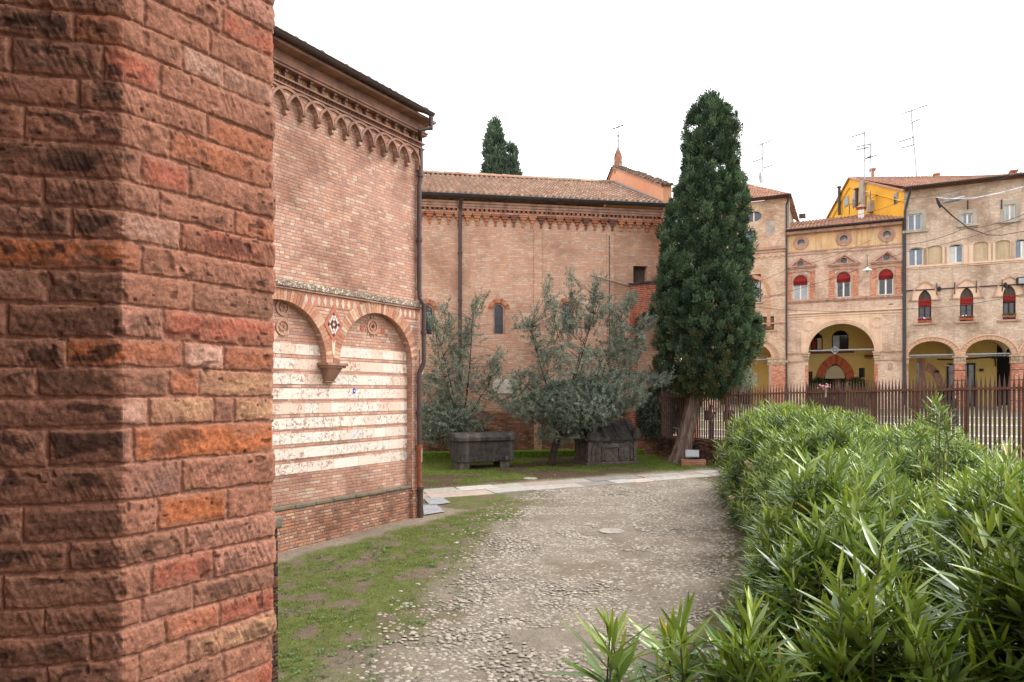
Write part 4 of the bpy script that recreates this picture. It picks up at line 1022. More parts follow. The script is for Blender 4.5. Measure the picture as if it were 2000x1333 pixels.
def tower():
    t = thing('tower_house', 'tall pale brick house half behind the cypress with an oval window', 'building', (PF.o[0], PF.o[1], 0), PF.ang)
    y = -.12; U0 = -8.0; U1 = -.03; ZE = z_(1537, 380, -.7)-.12
    hol = []
    ou, oz = PF.uv(1472, 424); hol.append(ellipse(ou, oz, .62, .42))
    r1 = PF.rect(1452, 452.5, 1476.5, 475.5); hol.append(rectpts(*r1))
    r2 = PF.rect(1452, 537, 1486.5, 591); hol.append(rectpts(*r2))
    r3 = PF.rect(1476, 619, 1512, 645.5); hol.append(rectpts(*r3))
    ua = u_(1455); ub = u_(1507); rr = ub-ua; zs = z_(1490, 700); zc = z_(1462, 667.5)
    out = [(U1, GB), (U1, ZE), (U0, ZE), (U0, GB), (ua-rr, GB)]+[(ua-rr*math.cos(PI*i/24), zs+(zc-zs)*math.sin(PI*i/24)) for i in range(25)]+[(ub, GB)]
    mb = MB().plate(out[::-1], hol, y, .4, outer=True)
    mb.build('front_wall', M['tower_brick'], t)
    MB().box(U1-.01, U1, y+.003, 9, GB, ZE).box(U0, U1-.02, 8.9, 9, GB, ZE).build('side_wall', M['grey_plaster'], t)
    # moulded arch with its block pattern
    mb = MB()
    for k in range(44):
        a0, a1 = PI*k/44, PI*(k+.62)/44; mb.cur = tuple(np.array(lin(206,170,140))*R.uniform(.8, 1.1)); f = lambda q, a: (ua+q*math.cos(a), zs+(zc-zs)*q/rr*math.sin(a))
        mb.prism([f(rr+.32, a0), f(rr+.52, a0), f(rr+.52, a1), f(rr+.32, a1)], y-.06, y+.02)
    mb.cur = lin(204,164,136)
    mb.arc(ua, zs, rr, rr+.3, 0, PI, y-.04, y+.02, 36, (zc-zs)/rr); mb.arc(ua, zs, rr+.54, rr+.66, 0, PI, y-.08, y+.02, 36, (zc-zs)/rr)
    mb.build('archivolt', M['attr'], t, col=True)
    # pier: twisted brick column and capital
    mb = MB().box(ub+.02, U1, y-.06, y+.3, GB, zs-.1); mb.build('pier', M['red_brick'], t)
    mb = MB(); mb.lathe([(.16, 0), (.16, zs-GB-.55)], 10, (ub-.05, y+.05, GB)); mb.build('column', M['terracotta'], t)
    mb = MB(); mb.box(ub-.3, U1+.0, y-.10, y+.4, zs-.55, zs-.02); mb.box(ub-.34, U1, y-.16, y+.4, zs-.10, zs+.02)
    for k in range(5): mb.ball((ub-.15+k*.42, y-.12, zs-.32), (.13, .06, .16), 8, 5)
    mb.build('capital', M['stone'], t)
    MB().tube([(U0+3, y+.1, zs-.1), (ub-.1, y+.1, zs-.1)], .04, 6).build('tie_rod', M['grey_metal'], t)
    # portico inside: mustard walls, dark door, notices
    mb = MB().box(U0, U1-.1, 4.9, 5.0, GB, zc+1).box(ub+.5, ub+.62, y+.4, 5, GB, zc+1); mb.build('portico_wall', M['ochre_wall'], t)
    mb = MB(); vault_grid(mb, ua-rr-.1, ub+.4, y+.4, 4.9, zs, zc-zs+.1); mb.build('vault', M['vault'], t)
    d0 = PF.rect(1395, 683, 1467, 830, 4.85); d = MB().prism(archpts(d0[0], d0[2], GB, d0[3]-1.6, 12, 1.6), 4.8, 4.88).build('door', M['wood_dark'], t)
    MB().ball(((d0[0]+d0[2])/2+.3, 4.76, GB+2.1), .06, 6, 4).build('handle', M['iron'], d)
    b = MB(); b.add([(u_(1494, 4.9), 4.9-.7, z_(1494, 712, 4.9)), (u_(1500, 4.9), 4.2, z_(1494, 712, 4.9)), (u_(1500, 4.9), 4.9, z_(1494, 712, 4.9)), (u_(1494, 4.9), 4.9, z_(1494, 712, 4.9))], [(0, 1, 2, 3)])
    uu, zz = PF.uv(1494, 703, 4.9); b = MB().prism([(uu-.35, zz+.35), (uu+.35, zz+.35), (uu+.15, zz-.35), (uu-.15, zz-.35)], 4.5, 4.92); b.build('vault_bracket', M['vault'], t)
    for (x, yy, ww, hh) in ((1475.5, 736, .16, .34), (1475.5, 748, .13, .2)):
        uu, zz = PF.uv(x, yy, 4.88); mb = MB(); mb.cur = lin(224,220,216); mb.box(uu-ww, uu+ww, 4.86, 4.9, zz-hh, zz+hh)
        mb.cur = lin(60,70,150); mb.prism(ellipse(uu, zz, .1, .1, 12), 4.853, 4.86); mb.build('notice', M['attr'], t, col=True)
    # windows
    mb = MB().prism(ellipse(ou, oz, .66, .46), y+.26, y+.3); w = mb.build('window', M['glass'], t)
    MB().box(ou-.05, ou+.05, y+.22, y+.27, oz-.42, oz+.42).build('mullion', M['white_paint'], w)
    casement(t, r1, y+.16, 'pipe', 'glass_blue', fw=.09, mull=False); casement(t, r2, y+.16, 'wood_dark', 'glass_pale', fw=.08, blind=r2[3]+.05, bz=r2[3]-.55, mats=('glass_pale', 'glass_pale'))
    casement(t, r3, y+.1, 'wood_dark', 'glass', fw=.10, mats=('pane_brown', 'pane_brown'))
    mb = MB(); mb.box(r2[0]-.1, r2[2]+.2, y-.12, y+.1, r2[1]-.12, r2[1]-.01); mb.box(r3[0]-.1, r3[2]+.25, y-.14, y+.1, r3[1]-.12, r3[1]-.01); mb.build('sill', M['stone'], t)
    # string courses, little pendant arches, plaster panel
    mb = MB()
    for yy, h, p in ((487.5, .22, .16), (493, .1, .1), (578, .08, .05), (633, .1, .09)): string(mb, U0, U1, z_(1520, yy), h, p, y)
    mb.build('string_course', M['terracotta'], t)
    mb = MB(); mb.cur = lin(206,166,136); u = U1-.3
    zf = z_(1520, 503)
    while u > -5: mb.arc(u, zf, .12, .19, 0, PI, y-.08, y+.01, 8); mb.box(u-.25, u-.19, y-.07, y+.01, zf-.12, zf+.05); u -= .44
    zf = z_(1515, 484)
    for k in range(7): u = u_(1517)-k*.42; mb.prism([(u-.12, zf), (u+.12, zf), (u+.12, zf+.22), (u, zf+.42), (u-.12, zf+.22)], y-.02, y+.01)
    mb.build('pendant_arches', M['attr'], t, col=True)
    a = PF.rect(1496.5, 433, 1514, 459); MB().box(a[0], a[2], y-.012, y+.02, a[1], a[3]).build('blind_panel', M['grey_plaster'], t)
    MB().box(U0, U1-.0, y-.008, y+.02, z_(1510, 430), ZE-.02).build('plaster_band', M['peach'], t) if False else None
    mb = MB(); mb.cur = lin(206,160,128); uc = u_(1470); zq = z_(1490, 575); rq = u_(1502)-uc
    for k in range(20):
        a0 = PI/2*k/20; f = lambda q, a: (uc+q*math.cos(a), zq+q*1.15*math.sin(a)); mb.prism([f(rq-.15, a0), f(rq+.12, a0), f(rq+.12, a0+.05), f(rq-.15, a0+.05)], y-.05, y+.01)
    for k in range(9): mb.box(u_(1502)-.15, u_(1502)+.12, y-.05, y+.01, zq-.28*(k+1), zq-.28*(k+1)+.12)
    mb.cur = lin(196,150,120); mb.box(u_(1502)-.13, u_(1502)+.10, y-.02, y+.01, zq-2.6, zq+.1); mb.arc(uc, zq, rq-.13, rq+.10, 0, PI/2, y-.021, y+.01, 14, 1.15)
    mb.build('blind_arch_moulding', M['attr'], t, col=True)
    # roof
    zE = ZE+.12; xe = u_(1545, -.6)
    tile_roof('roof', M['roof_red'], t, (U0, -.7, zE+.05), (xe, -.7, zE), (-4.6, 4.6, zE+3.1), (U0, 4.6, zE+3.1), cw=.26, cl=.42)
    tile_roof('roof', M['roof_red'], t, (xe, -.7, zE), (xe, 9.5, zE), (-4.6, 4.6, zE+3.1), (-4.6, 4.6, zE+3.1), cw=.3, cl=.45)
    MB().box(U0, xe, -.66, y, zE-.10, zE-.02).build('soffit', M['wood_brown'], t)
    eave_gutter(t, U0, xe, zE+.0, -.74)
    downpipe(t, [(xe-.1, -.7, zE-.05), (-.02, y-.1, zE-.7), (-.02, y-.1, 2.2)], .07, 'gutter')
    c = MB(); u0, z0, u1, z1 = PF.rect(1533.5, 398, 1541.5, 434, .6); c.box(u0, u1, .6, 1.1, z0-1, z1); c.box(u0-.05, u1+.05, .55, 1.15, z1+.5, z1+.62)
    for a in (u0, u1-.1): c.box(a, a+.1, .6, 1.1, z1, z1+.5)
    c.build('chimney', M['grey_plaster'], t)
M['pane_brown'] = glass_mat('brown reflecting glass', (150,92,52), .2)
tower()

def palazzo():
    t = thing('arcaded_palazzo', 'narrow brick palazzo with one great portico arch and three pedimented windows', 'building', (PF.o[0], PF.o[1], 0), PF.ang)
    U1 = u_(1765)-.02; U0 = .0; ZE = z_(1650, 438, -.6)-.12
    a0, a1 = u_(1578.5), u_(1708); rr = (a1-a0)/2; uc = (a0+a1)/2; zs = z_(1643, 688); zc = z_(1643, 632.5); sz = (zc-zs)/rr
    ws = [(1549.4, 538, 1577.3, 586.8, 556.5), (1633.9, 531.2, 1661.2, 581, 550.7), (1715.8, 526.3, 1744.5, 576, 544.8)]
    hol = []; wr = []
    for w in ws: q = PF.rect(*w[:4]); wr.append(q); hol.append(archpts(q[0], q[2], q[1], q[3]-(q[2]-q[0])/2, 14))
    oc = [PF.uv(x, y) for x, y in ((1564.6, 474.6), (1648, 466.8), (1732, 458.6))]; oc2 = [PF.uv(x, y) for x, y in ((1563.6, 516.5), (1648, 510), (1731.4, 503))]
    for c in oc: hol.append(ellipse(*c, .27, n=18))
    for c in oc2: hol.append(ellipse(*c, .23, n=18))
    out = [(U0, GB), (a0, GB)]+[(uc-rr*math.cos(PI*i/32), zs+(zc-zs)*math.sin(PI*i/32)) for i in range(33)]+[(a1, GB), (U1, GB), (U1, ZE), (U0, ZE)]
    MB().plate(out, hol, 0, .35, outer=True).build('front_wall', M['palazzo_brick'], t)
    # plaster zones as thin coats
    zb0, zb1 = z_(1650, 484), z_(1650, 452)
    MB().plate(rectpts(U0+.12, zb0, U1-.1, zb1), [ellipse(*c, .56, n=24) for c in oc], -.014, .02).build('ochre_frieze', M['ochre_frieze'], t)
    zp0, zp1 = z_(1643, 690), z_(1643, 616)
    ring = [(uc-(rr+.42)*math.cos(PI*i/32), zs+(rr+.42)*sz*math.sin(PI*i/32)) for i in range(33)]
    pu0, pu1 = a0-.50, a1+.50
    MB().plate([(pu0, zs), ring[0]]+ring[1:-1]+[ring[-1], (pu1, zs), (pu1, zp1), (pu0, zp1)], (), -.014, .02, outer=True).build('spandrel_plaster', M['peach'], t)
    for (x, y) in ((1581.2, 635.6), (1712.7, 628.4)):
        c = PF.uv(x, y); mb = MB().arc(*c, .30, .42, 0, 2*PI, -.09, .01, 28).arc(*c, .42, .52, 0, 2*PI, -.05, .01, 28); mb.prism(ellipse(*c, .30), -.03, .0); mb.build('roundel', M['peach'], t)
    # mouldings
    mb = MB()
    for k, (q0, q1, p) in enumerate(((rr, rr+.12, .04), (rr+.12, rr+.27, .09), (rr+.27, rr+.41, .14))): mb.arc(uc, zs, q0, q1, 0, PI, -p, .02, 40, sz)
    mb.build('archivolt', M['peach'], t)
    mb = MB()
    for yy, h, p in ((610, .12, .12), (615, .10, .07), (620, .06, .04)): string(mb, U0, U1, z_(1650, yy), h, p)
    mb.build('string_course', M['peach'], t)
    mb = MB()
    string(mb, U0, U1, z_(1650, 585.5), .16, .16); string(mb, U0, U1, z_(1650, 588), .09, .09); string(mb, U0, U1, zb0-.1, .09, .05); string(mb, U0, U1, zb0-.32, .07, .05)
    string(mb, U0, U1, zb1, .09, .08); string(mb, U0, U1, zb1+.14, .1, .14); string(mb, U0, U1, ZE-.22, .2, .42)
    u = .1
    while u < U1-.1: mb.box(u, u+.16, -.34, .01, zb1+.26, zb1+.50); u += .36
    mb.build('cornice', M['terracotta'], t)
    for c in oc:
        mb = MB().arc(*c, .27, .40, 0, 2*PI, -.06, .01, 28).arc(*c, .40, .54, 0, 2*PI, -.10, .01, 28); o = mb.build('oculus', M['terracotta'], t)
        MB().prism(ellipse(*c, .3), .18, .2).build('pane', M['glass_dark'], o)
        MB().prism([(c[0]-.24, c[1]-.12), (c[0]-.12, c[1]-.24), (c[0]+.12, c[1]-.24), (c[0]+.24, c[1]-.12), (c[0]+.1, c[1]+.03)], .1, .14).build('nest', M['grey_plaster'], o)
    # pedimented windows
    ped = [((1564.6, 502.3), 522.4, 1538.5, 1594.8), ((1649.5, 496), 517.5, 1617, 1679.7), ((1732.4, 489.8), 512.6, 1700, 1761.6)]
    for i, (w, q) in enumerate(zip(ws, wr)):
        r = (q[2]-q[0])/2; wc = (q[0]+q[2])/2
        casement(t, q, .14, 'white_paint', 'glass', arch=r, mats=(('glass_pale', 'glass_pale'), ('glass_dark', 'glass_dark'), ('glass_dark', 'glass_dark'))[i], blind='arch', bz=PF.z((w[0]+w[2])/2, w[4]), trans=True)
        (ax, ay), by, xl, xr = ped[i]; apx = PF.uv(ax, ay); zb = z_((xl+xr)/2, by); ul, ur = max(u_(xl), .03), min(u_(xr), U1-.02)
        mb = MB(); mb.box(ul, ur, -.22, .01, zb, zb+.10); mb.box(ul+.06, ur-.06, -.15, .01, zb-.10, zb); mb.box(ul+.12, ur-.12, -.09, .01, zb-.35, zb-.27)
        for s, ue in ((1, ul), (-1, ur)):
            mb.prism([(ue, zb+.10), (ue+s*.28, zb+.10), (apx[0], apx[1]-.14), (apx[0], apx[1]+.02)], -.2-.002*s, .01)
        mb.arc(wc, q[3]-r, r+.02, r+.16, 0, PI, -.07, .01, 20)
        mb.arc(*oc2[i], .23, .33, 0, 2*PI, -.06, .01, 20)
        mb.build('pediment', M['terracotta'], t)
        for s in (-1, 1):
            e = wc+s*(r+.16); f = wc+s*(r+.52)
            e2, f2 = max(min(e, U1-.03), .03), max(min(f, U1-.03), .03)
            mb = MB().box(e2, f2, -.07, .01, q[1]-.12, zb-.45); mb.box(e2-.05*s*0, f2, -.10, .01, q[3]-r-.05, q[3]-r+.06); mb.box(e2, f2, -.11, .01, zb-.45, zb-.34); mb.build('pilaster', M['red_brick'], t)
        MB().prism(ellipse(*oc2[i], .26), .18, .2).build('oculus_pane', M['glass_dark'], t)
    # portico piers, capitals, tie rod
    for e0, e1, s in ((U0, a0, 1), (a1, U1, -1)):
        MB().box(e0+.03, e1-.03, -.03, .02, GB, zs-1.0).build('pier_facing', M['palazzo_brick'], t)
        ue = e1 if s == 1 else e0
        MB().box(ue-.22 if s == 1 else ue-.01, ue+.01 if s == 1 else ue+.22, -.04, .30, GB, zs-.95).build('pier', M['red_brick'], t)
        mb = MB(); mb.box(e0+.01, e1-.01, -.10, .02, zs-.06, zs+.02); mb.box(e0+.01, e1-.01, -.07, .02, zs-.68, zs-.62)
        uu = ue-.12*s
        mb.box(uu-.26, uu+.26, -.14, .34, zs-.12, zs+.01); mb.box(uu-.16, uu+.16, -.05, .3, zs-.62, zs-.12)
        for k in (-1, 0, 1): mb.ball((uu+.14*k, -.10, zs-.24), (.09, .07, .10), 8, 5); mb.ball((uu+.12*k, -.07, zs-.45), (.08, .05, .12), 8, 5)
        mb.build('capital', M['stone'], t)
    mb = MB().tube([(a0-.02, .1, zs+.16), (a1+.02, .1, zs+.16)], .045, 6); mid = uc-.4
    for k in range(4): a = PI/2*k; mb.tube([(mid, .08, zs+.16), (mid+.3*math.cos(a), .08, zs+.16+.3*math.sin(a))], .03, 5); mb.tube([(mid+.3*math.cos(a), .08, zs+.16+.3*math.sin(a)), (mid+.3*math.cos(a+PI/2), .08, zs+.16+.3*math.sin(a+PI/2))], .03, 5)
    mb.build('tie_rod', M['grey_metal'], t)
    # inside the portico
    yb = 4.6; B = lambda xl, yt, xr, ybm: PF.rect(xl, yt, xr, ybm, yb)
    d = B(1609, 710.5, 1653, 830); o1 = B(1583, 651, 1607, 684); o2 = B(1624.5, 645.5, 1657.5, 684); o3 = B(1677.6, 719, 1689, 738)
    dz = z_(1631, 742, yb)
    dp = pointpts(d[0], d[2], GB, dz, d[3])
    hol = [dp, archpts(o1[0], o1[2], o1[1], o1[3]-.55, 10, .55), archpts(o2[0], o2[2], o2[1], o2[3]-.6, 10, .6), rectpts(*o3)]
    MB().plate(rectpts(-1, GB, U1+1.2, zc+1.5), hol, yb, .35).build('portico_wall', M['ochre_wall'], t)
    mb = MB(); vault_grid(mb, a0-.35, a1+.35, .36, yb, zs+.1, zc-zs+.25); mb.box(a0-.6, a0-.36, .36, yb, GB, zs+.4); mb.box(a1+.36, a1+.6, .36, yb, GB, zs+.4); mb.build('vault', M['vault'], t)
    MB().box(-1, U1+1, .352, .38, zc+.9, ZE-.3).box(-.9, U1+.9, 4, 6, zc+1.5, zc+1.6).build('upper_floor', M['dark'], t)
    mb = MB(); n = 22; dc = (d[0]+d[2])/2; r = (d[2]-d[0])/2
    pin = pointpts(d[0]-.02, d[2]+.02, GB, dz, d[3]+.02, 9)[2:]; pout = pointpts(d[0]-.62, d[2]+.62, GB, dz-.05, d[3]+.78, 9)[2:]
    for k in range(len(pin)-1): mb.cur = tuple(np.array(lin(*((186,100,66) if k % 2 else (170,88,60))))*R.uniform(.85, 1.1)); mb.prism([pin[k], pout[k], pout[k+1], pin[k+1]], yb-.10, yb+.02)
    mb.build('door_arch', M['attr'], t, col=True)
    MB().box(d[0]-.75, d[0]+.06, yb-.14, yb+.1, dz-.14, dz).box(d[2]-.06, d[2]+.75, yb-.14, yb+.1, dz-.14, dz).build('impost', M['dark_stone'], t)
    door = MB().box(d[0]-.1, dc-.02, yb+.25, yb+.33, GB, d[3]+.1).box(dc+.02, d[2]+.1, yb+1.2, yb+1.25, GB, d[3]+.1).build('door', M['glass_dark'], t)
    MB().box(dc-.06, dc-.02, yb+.2, yb+.25, GB+.9, GB+1.2).build('handle', M['grey_metal'], door)
    MB().prism(archpts(d[0]+.1, d[2]-.1, dz+.1, dz+.2, 10, d[3]-dz-.35), yb+.235, yb+.245).build('fanlight', M['vault'], door)
    for q, mm in ((o1, ('red_curtain', 'peach')), (o2, ('glass_pale', 'glass_dark'))): casement(t, q, yb+.12, 'wood_dark', 'glass_dark', arch=.55, fw=.09, mats=mm)
    casement(t, o3, yb+.1, 'iron', 'glass_dark', fw=.05)
    mb = MB()
    for k in range(1, 3): mb.box(o3[0]+(o3[2]-o3[0])*k/3-.015, o3[0]+(o3[2]-o3[0])*k/3+.015, yb-.02, yb+.01, o3[1], o3[3]); mb.box(o3[0], o3[2], yb-.022, yb+.008, o3[1]+(o3[3]-o3[1])*k/3-.015, o3[1]+(o3[3]-o3[1])*k/3+.015)
    mb.build('window_grille', M['iron'], t)
    MB().box(o3[0]-.2, o3[2]+.3, yb-.1, yb+.05, o3[1]-.28, o3[1]-.1).build('sill', M['ochre_wall'], t)
    lz = z_(1630, 688, yb); MB().box(a0-.3, o2[2]+.4, yb-.18, yb, lz-.1, lz+.06).build('ledge', M['wood_brown'], t)
    lz = z_(1643, 694, yb); MB().box(a0-.3, a1+.3, yb-.05, yb, lz-.06, lz).build('fillet', M['vault'], t)
    bx = PF.rect(1676, 691, 1706, 695, yb); MB().box(u_(1688, yb), u_(1710, yb), yb-.5, yb-.1, bx[1]-.15, bx[1]+.05).build('beam_end', M['wood_brown'], t)
    q = B(1580, 726, 1587, 790); MB().box(q[0]-.4, q[2], yb-.04, yb+.02, GB, q[3]).build('side_door', M['wood_dark'], t)
    for x, yy, w_, h_ in ((1668.5, 735, .16, .08), (1709, 731, .06, .22)):
        uu, zz = PF.uv(x, yy, yb); MB().box(uu-w_, uu+w_, yb-.03, yb, zz-h_, zz+h_).build('notice', M['white_paint'], t)
    uu, zz = PF.uv(1740, 594.5); MB().box(uu-.14, uu+.14, -.01, .02, zz-.03, zz+.03).build('vent_slot', M['dark'], t)
    uu, zz = PF.uv(1739, 717); MB().box(uu-.15, uu+.15, -.036, .02, zz-.28, zz+.28).build('wall_niche', M['stone'], t)
    # roof
    zE = ZE+.12; zr0, zr1 = zE+1.55, zE+1.6
    tile_roof('roof', M['roof_pal'], t, (-.05, -.6, zE), (U1+.02, -.6, zE), (U1+.02, 6.0, zE+2.05), (-.05, 6.0, zE+2.05), cw=.26, cl=.40, amp=.06)
    MB().box(.02, U1, -.5, .05, zE-.1, zE-.02).build('soffit', M['wood_brown'], t)
    MB().box(.0, U1, 5.8, 6.0, GB, zE+1.9).build('back_wall', M['palazzo_brick'], t)
    eave_gutter(t, -.05, U1+.03, zE-.02, -.66)
    downpipe(t, [(U1-.02, -.66, zE-.1), (U1+.01, -.12, zE-.8), (U1+.01, -.12, 2.2)], .075, 'gutter')
    # chimney with its tiled cap, small vents, second roof behind
    def chim(x0, y0, x1, y1, off, m='white_paint', cap=True):
        u0, z0, u1, z1 = PF.rect(x0, y0, x1, y1, off); mb = MB(); h = z1-z0; mb.box(u0+.12, u1-.12, off, off+.7, z0-1.5, z0+.5*h); w = mb.build('chimney', M[m], t)
        mb = MB(); 
        for a in (u0+.16, (u0+u1)/2-.08, u1-.32): mb.box(a, a+.16, off+.02, off+.68, z0+.5*h, z0+.78*h)
        mb.build('chimney_pot', M['red_brick'], w)
        MB().add([(u0-.05, off-.15, z0+.78*h), (u1+.05, off-.15, z0+.78*h), (u1+.05, off+.85, z0+.78*h), (u0-.05, off+.85, z0+.78*h), ((u0+u1)/2, off+.35, z1+.15)], [(0, 1, 4), (1, 2, 4), (2, 3, 4), (3, 0, 4), (3, 2, 1, 0)]).build('cap', M['roof_pal'], w)
    chim(1673, 401, 1691, 419, 3.0)
    u, z = PF.uv(1567, 421, 3); MB().box(u-.25, u+.25, 2.8, 3.3, z-.2, z+.1).build('roof_vent', M['pipe'], t)
    u, z = PF.uv(1727, 417, 4); MB().lathe([(.08, -.8), (.08, .35), (.14, .36), (.14, .44)], 8, (u, 4, z)).build('flue', M['iron'], t)
    tile_roof('roof', M['roof_pal'], t, (.3, 7, zE+1.5), (3.2, 7, zE+1.5), (2.6, 10, zE+3.0), (.6, 10, zE+2.9), cw=.3, cl=.4)
M['red_curtain'] = plain_mat('red curtain', (150,60,50), (120,48,44), 3)
palazzo()

def long_palazzo():
    t = thing('long_palazzo', 'long grey pink brick palazzo with pointed windows over a portico', 'building', (PF.o[0], PF.o[1], 0), PF.ang)
    U0 = u_(1765)+.02; UE = U0+27.0; ZE = z_(1770, 367, -.65)-.10
    S = u_(1958.5)-u_(1875)                                   # bay of the pointed windows
    hol = []
    row1 = [PF.rect(1773.3, 418.1, 1800.3, 449.6), PF.rect(1880, 418.7, 1899.3, 442.4), PF.rect(1962.4, 406, 1983, 437)]
    row2 = [(PF.rect(1774.6, 483, 1803, 519), 'w'), (PF.rect(1812, 480, 1840.5, 515), 'n'), (PF.rect(1853, 478.5, 1881.3, 514.5), 'w'), (PF.rect(1901, 474, 1930.3, 511), 'n'), (PF.rect(1944, 471, 1974, 508), 'n'), (PF.rect(1982, 469.5, 2010, 506), 'w')]
    zr2 = (z_(1790, 519), z_(1790, 483)); zr1 = (z_(1788, 449.6), z_(1788, 418.1))
    row1 = [(a, zr1[0]+(.10 if i else 0), c, zr1[1] if i != 1 else zr1[1]-.35) for i, (a, b, c, d) in enumerate(row1)]
    row2 = [((a, zr2[0], c, zr2[1]), k) for (a, b, c, d), k in row2]
    pts = [PF.rect(1793.6, 566.3, 1819, 630.7), PF.rect(1875, 561, 1901, 626), PF.rect(1958.5, 557, 1984, 621)]
    zp = (z_(1806, 630.7), z_(1806, 566.3), z_(1806, 586))
    pts = [(a, c) for a, b, c, d in pts]
    n0 = len(pts)
    while pts[-1][1]+S < UE-1: a, c = pts[-1]; pts.append((a+S, c+S))
    k = 0; d2 = row2[1][0][0]-row2[0][0][0]
    while row2[-1][0][2]+2.1 < UE-.5: q = row2[-1][0]; row2.append(((q[0]+1.75, q[1], q[2]+1.75, q[3]), 'nnw'[k % 3])); k += 1
    while row1[-1][2]+4.2 < UE-.5: q = row1[-1]; row1.append((q[0]+3.9, q[1], q[2]+3.9, q[3]))
    # portico arches
    A = [(u_(1774), u_(1865)), (u_(1885), u_(1976))]; zs = z_(1820, 697); zc = z_(1823, 666.5)
    pitch = A[1][0]-A[0][0]
    while A[-1][1]+pitch < UE-.2: A.append((A[-1][0]+pitch, A[-1][1]+pitch))
    for q in row1: hol.append(rectpts(*q))
    for q, kk in row2: hol.append(archpts(q[0], q[2], q[1], q[3]-.2, 8, .2))
    for a, c in pts: hol.append(pointpts(a, c, zp[0], zp[2], zp[1]))
    out = [(U0, GB)]
    for a, b in A: uc, r = (a+b)/2, (b-a)/2; out += [(a, GB)]+[(uc-r*math.cos(PI*i/28), zs+(zc-zs)*math.sin(PI*i/28)) for i in range(29)]+[(b, GB)]
    out += [(UE, GB), (UE, ZE), (U0, ZE)]
    MB().plate(out, hol, 0, .35, outer=True).build('front_wall', M['long_brick'], t)
    for i, q in enumerate(row1):
        casement(t, q, .13, 'white_paint', 'glass_blue', mats=('glass_pale', 'glass_pale') if i % 3 == 2 else ('glass_blue', 'glass_blue'))
        MB().box(q[0]-.35, q[2]+.35, -.2, .1, q[1]-.2, q[1]-.02).build('sill', M['grey_plaster'], t)
        MB().plate(rectpts(q[0]-.28, q[1]-.0, q[2]+.28, q[3]+.3), [rectpts(q[0]-.01, q[1]-.02, q[2]+.01, q[3]+.01)], -.012, .02).build('window_surround', M['grey_plaster'], t)
    for i, (q, kk) in enumerate(row2):
        if kk == 'w': casement(t, q, .13, 'white_paint', 'glass_blue', arch=.2, mats=(('glass_blue', 'glass_blue'), ('curtain', 'glass_blue'), ('glass_blue', 'curtain'))[i//2 % 3])
        else: MB().prism(archpts(q[0]-.02, q[2]+.02, q[1]-.02, q[3]-.18, 8, .19), .12, .14).build('blind_window', M['niche'], t)
        mb = MB(); uc = (q[0]+q[2])/2; r = (q[2]-q[0])/2
        for s in (-1, 1): mb.box(uc+s*r, uc+s*(r+.26), -.02, .02, q[1], q[3]-.18)
        mb.build('window_jamb', M['peach'], t)
    string_m = MB(); string(string_m, U0, UE, zr2[0]-.16, .14, .10); string(string_m, U0, UE, zr2[0]-.26, .07, .06); string_m.build('string_course', M['peach'], t)
    # pointed windows: hood, blind, timber casement, lattice head, sill
    for i, (a, c) in enumerate(pts):
        inn = pointpts(a, c, zp[0], zp[2], zp[1], 9)[2:]; o1 = pointpts(a-.42, c+.42, zp[0], zp[2], zp[1]+.52, 9)[2:]; o2 = pointpts(a-.50, c+.50, zp[0], zp[2], zp[1]+.62, 9)[2:]
        mb = MB()
        for k in range(len(inn)-1): mb.prism([inn[k], o1[k], o1[k+1], inn[k+1]], -.05, .01)
        mb.build('hood', M['peach'], t)
        mb = MB()
        for k in range(len(inn)-1): mb.prism([o1[k], o2[k], o2[k+1], o1[k+1]], -.11, .01)
        for s, e in ((-1, a), (1, c)): mb.box(e+s*.0, e+s*.62, -.10, .01, zp[2]-.08, zp[2])
        mb.build('hood_moulding', M['terracotta'], t)
        w = MB().plate(pointpts(a, c, zp[0], zp[2], zp[1]), [rectpts(a+.09, zp[0]+.06, (a+c)/2-.05, zp[2]-.5), rectpts((a+c)/2+.05, zp[0]+.06, c-.09, zp[2]-.5)], .16, .05).build('window', M['wood_dark'], t)
        MB().box(a, c, .20, .22, zp[0], zp[2]).build('pane', M['glass_dark'], w)
        mb = MB(); g = a+.08
        while g < c-.05: h = math.sqrt(max(0, 1-((g-(a+c)/2)/((c-a)/2))**2)); mb.box(g, g+.012, .148, .158, zp[2], zp[2]+(zp[1]-zp[2])*h*.9); g += .075
        mb.build('lattice', M['grey_plaster'], w)
        mb = MB(); zt = zp[2]+.03; zb = zp[2]-(.47, .52, .40, .58)[i % 4]
        for k in range(5):
            za, zz = zb+(zt-zb)*k/5, zb+(zt-zb)*(k+1)/5; dy = .05+.025*(k % 2)
            mb.add([(a+.01, .1, zz), (c-.01, .1, zz+.02*(k % 3-1)), (c-.01, .1-dy, za), (a+.01, .1-dy, za+.02*(k % 2))], [(3, 2, 1, 0)]); mb.add([(a+.01, .1-dy, za+.02*(k % 2)), (c-.01, .1-dy, za), (c-.01, .12, za), (a+.01, .12, za)], [(3, 2, 1, 0)])
        mb.build('awning_blind', M['red_cloth'], w)
        MB().box(a-.3, c+.3, -.16, .12, zp[0]-.14, zp[0]-.01).build('sill', M['terracotta'], t)
    # iron bar with anchors
    zb = z_(1800, 567); mb = MB(); mb.box(U0, UE, -.10, -.06, zb-.035, zb+.035)
    for x in (1829.5, 1864.5, 1906.5, 1957): u = u_(x); mb.box(u-.025, u+.025, -.11, -.05, zb-.42, zb+.42)
    for x in (1834, 1963): u = u_(x); mb.ball((u, -.1, zb), (.12, .1, .2), 8, 5)
    mb.build('iron_bar', M['iron'], t)
    for x, y in ((1890, 400), (1956, 399)): u, z = PF.uv(x, y); MB().box(u-.03, u+.03, -.06, .01, z-.35, z+.3).build('wall_anchor', M['iron'], t)
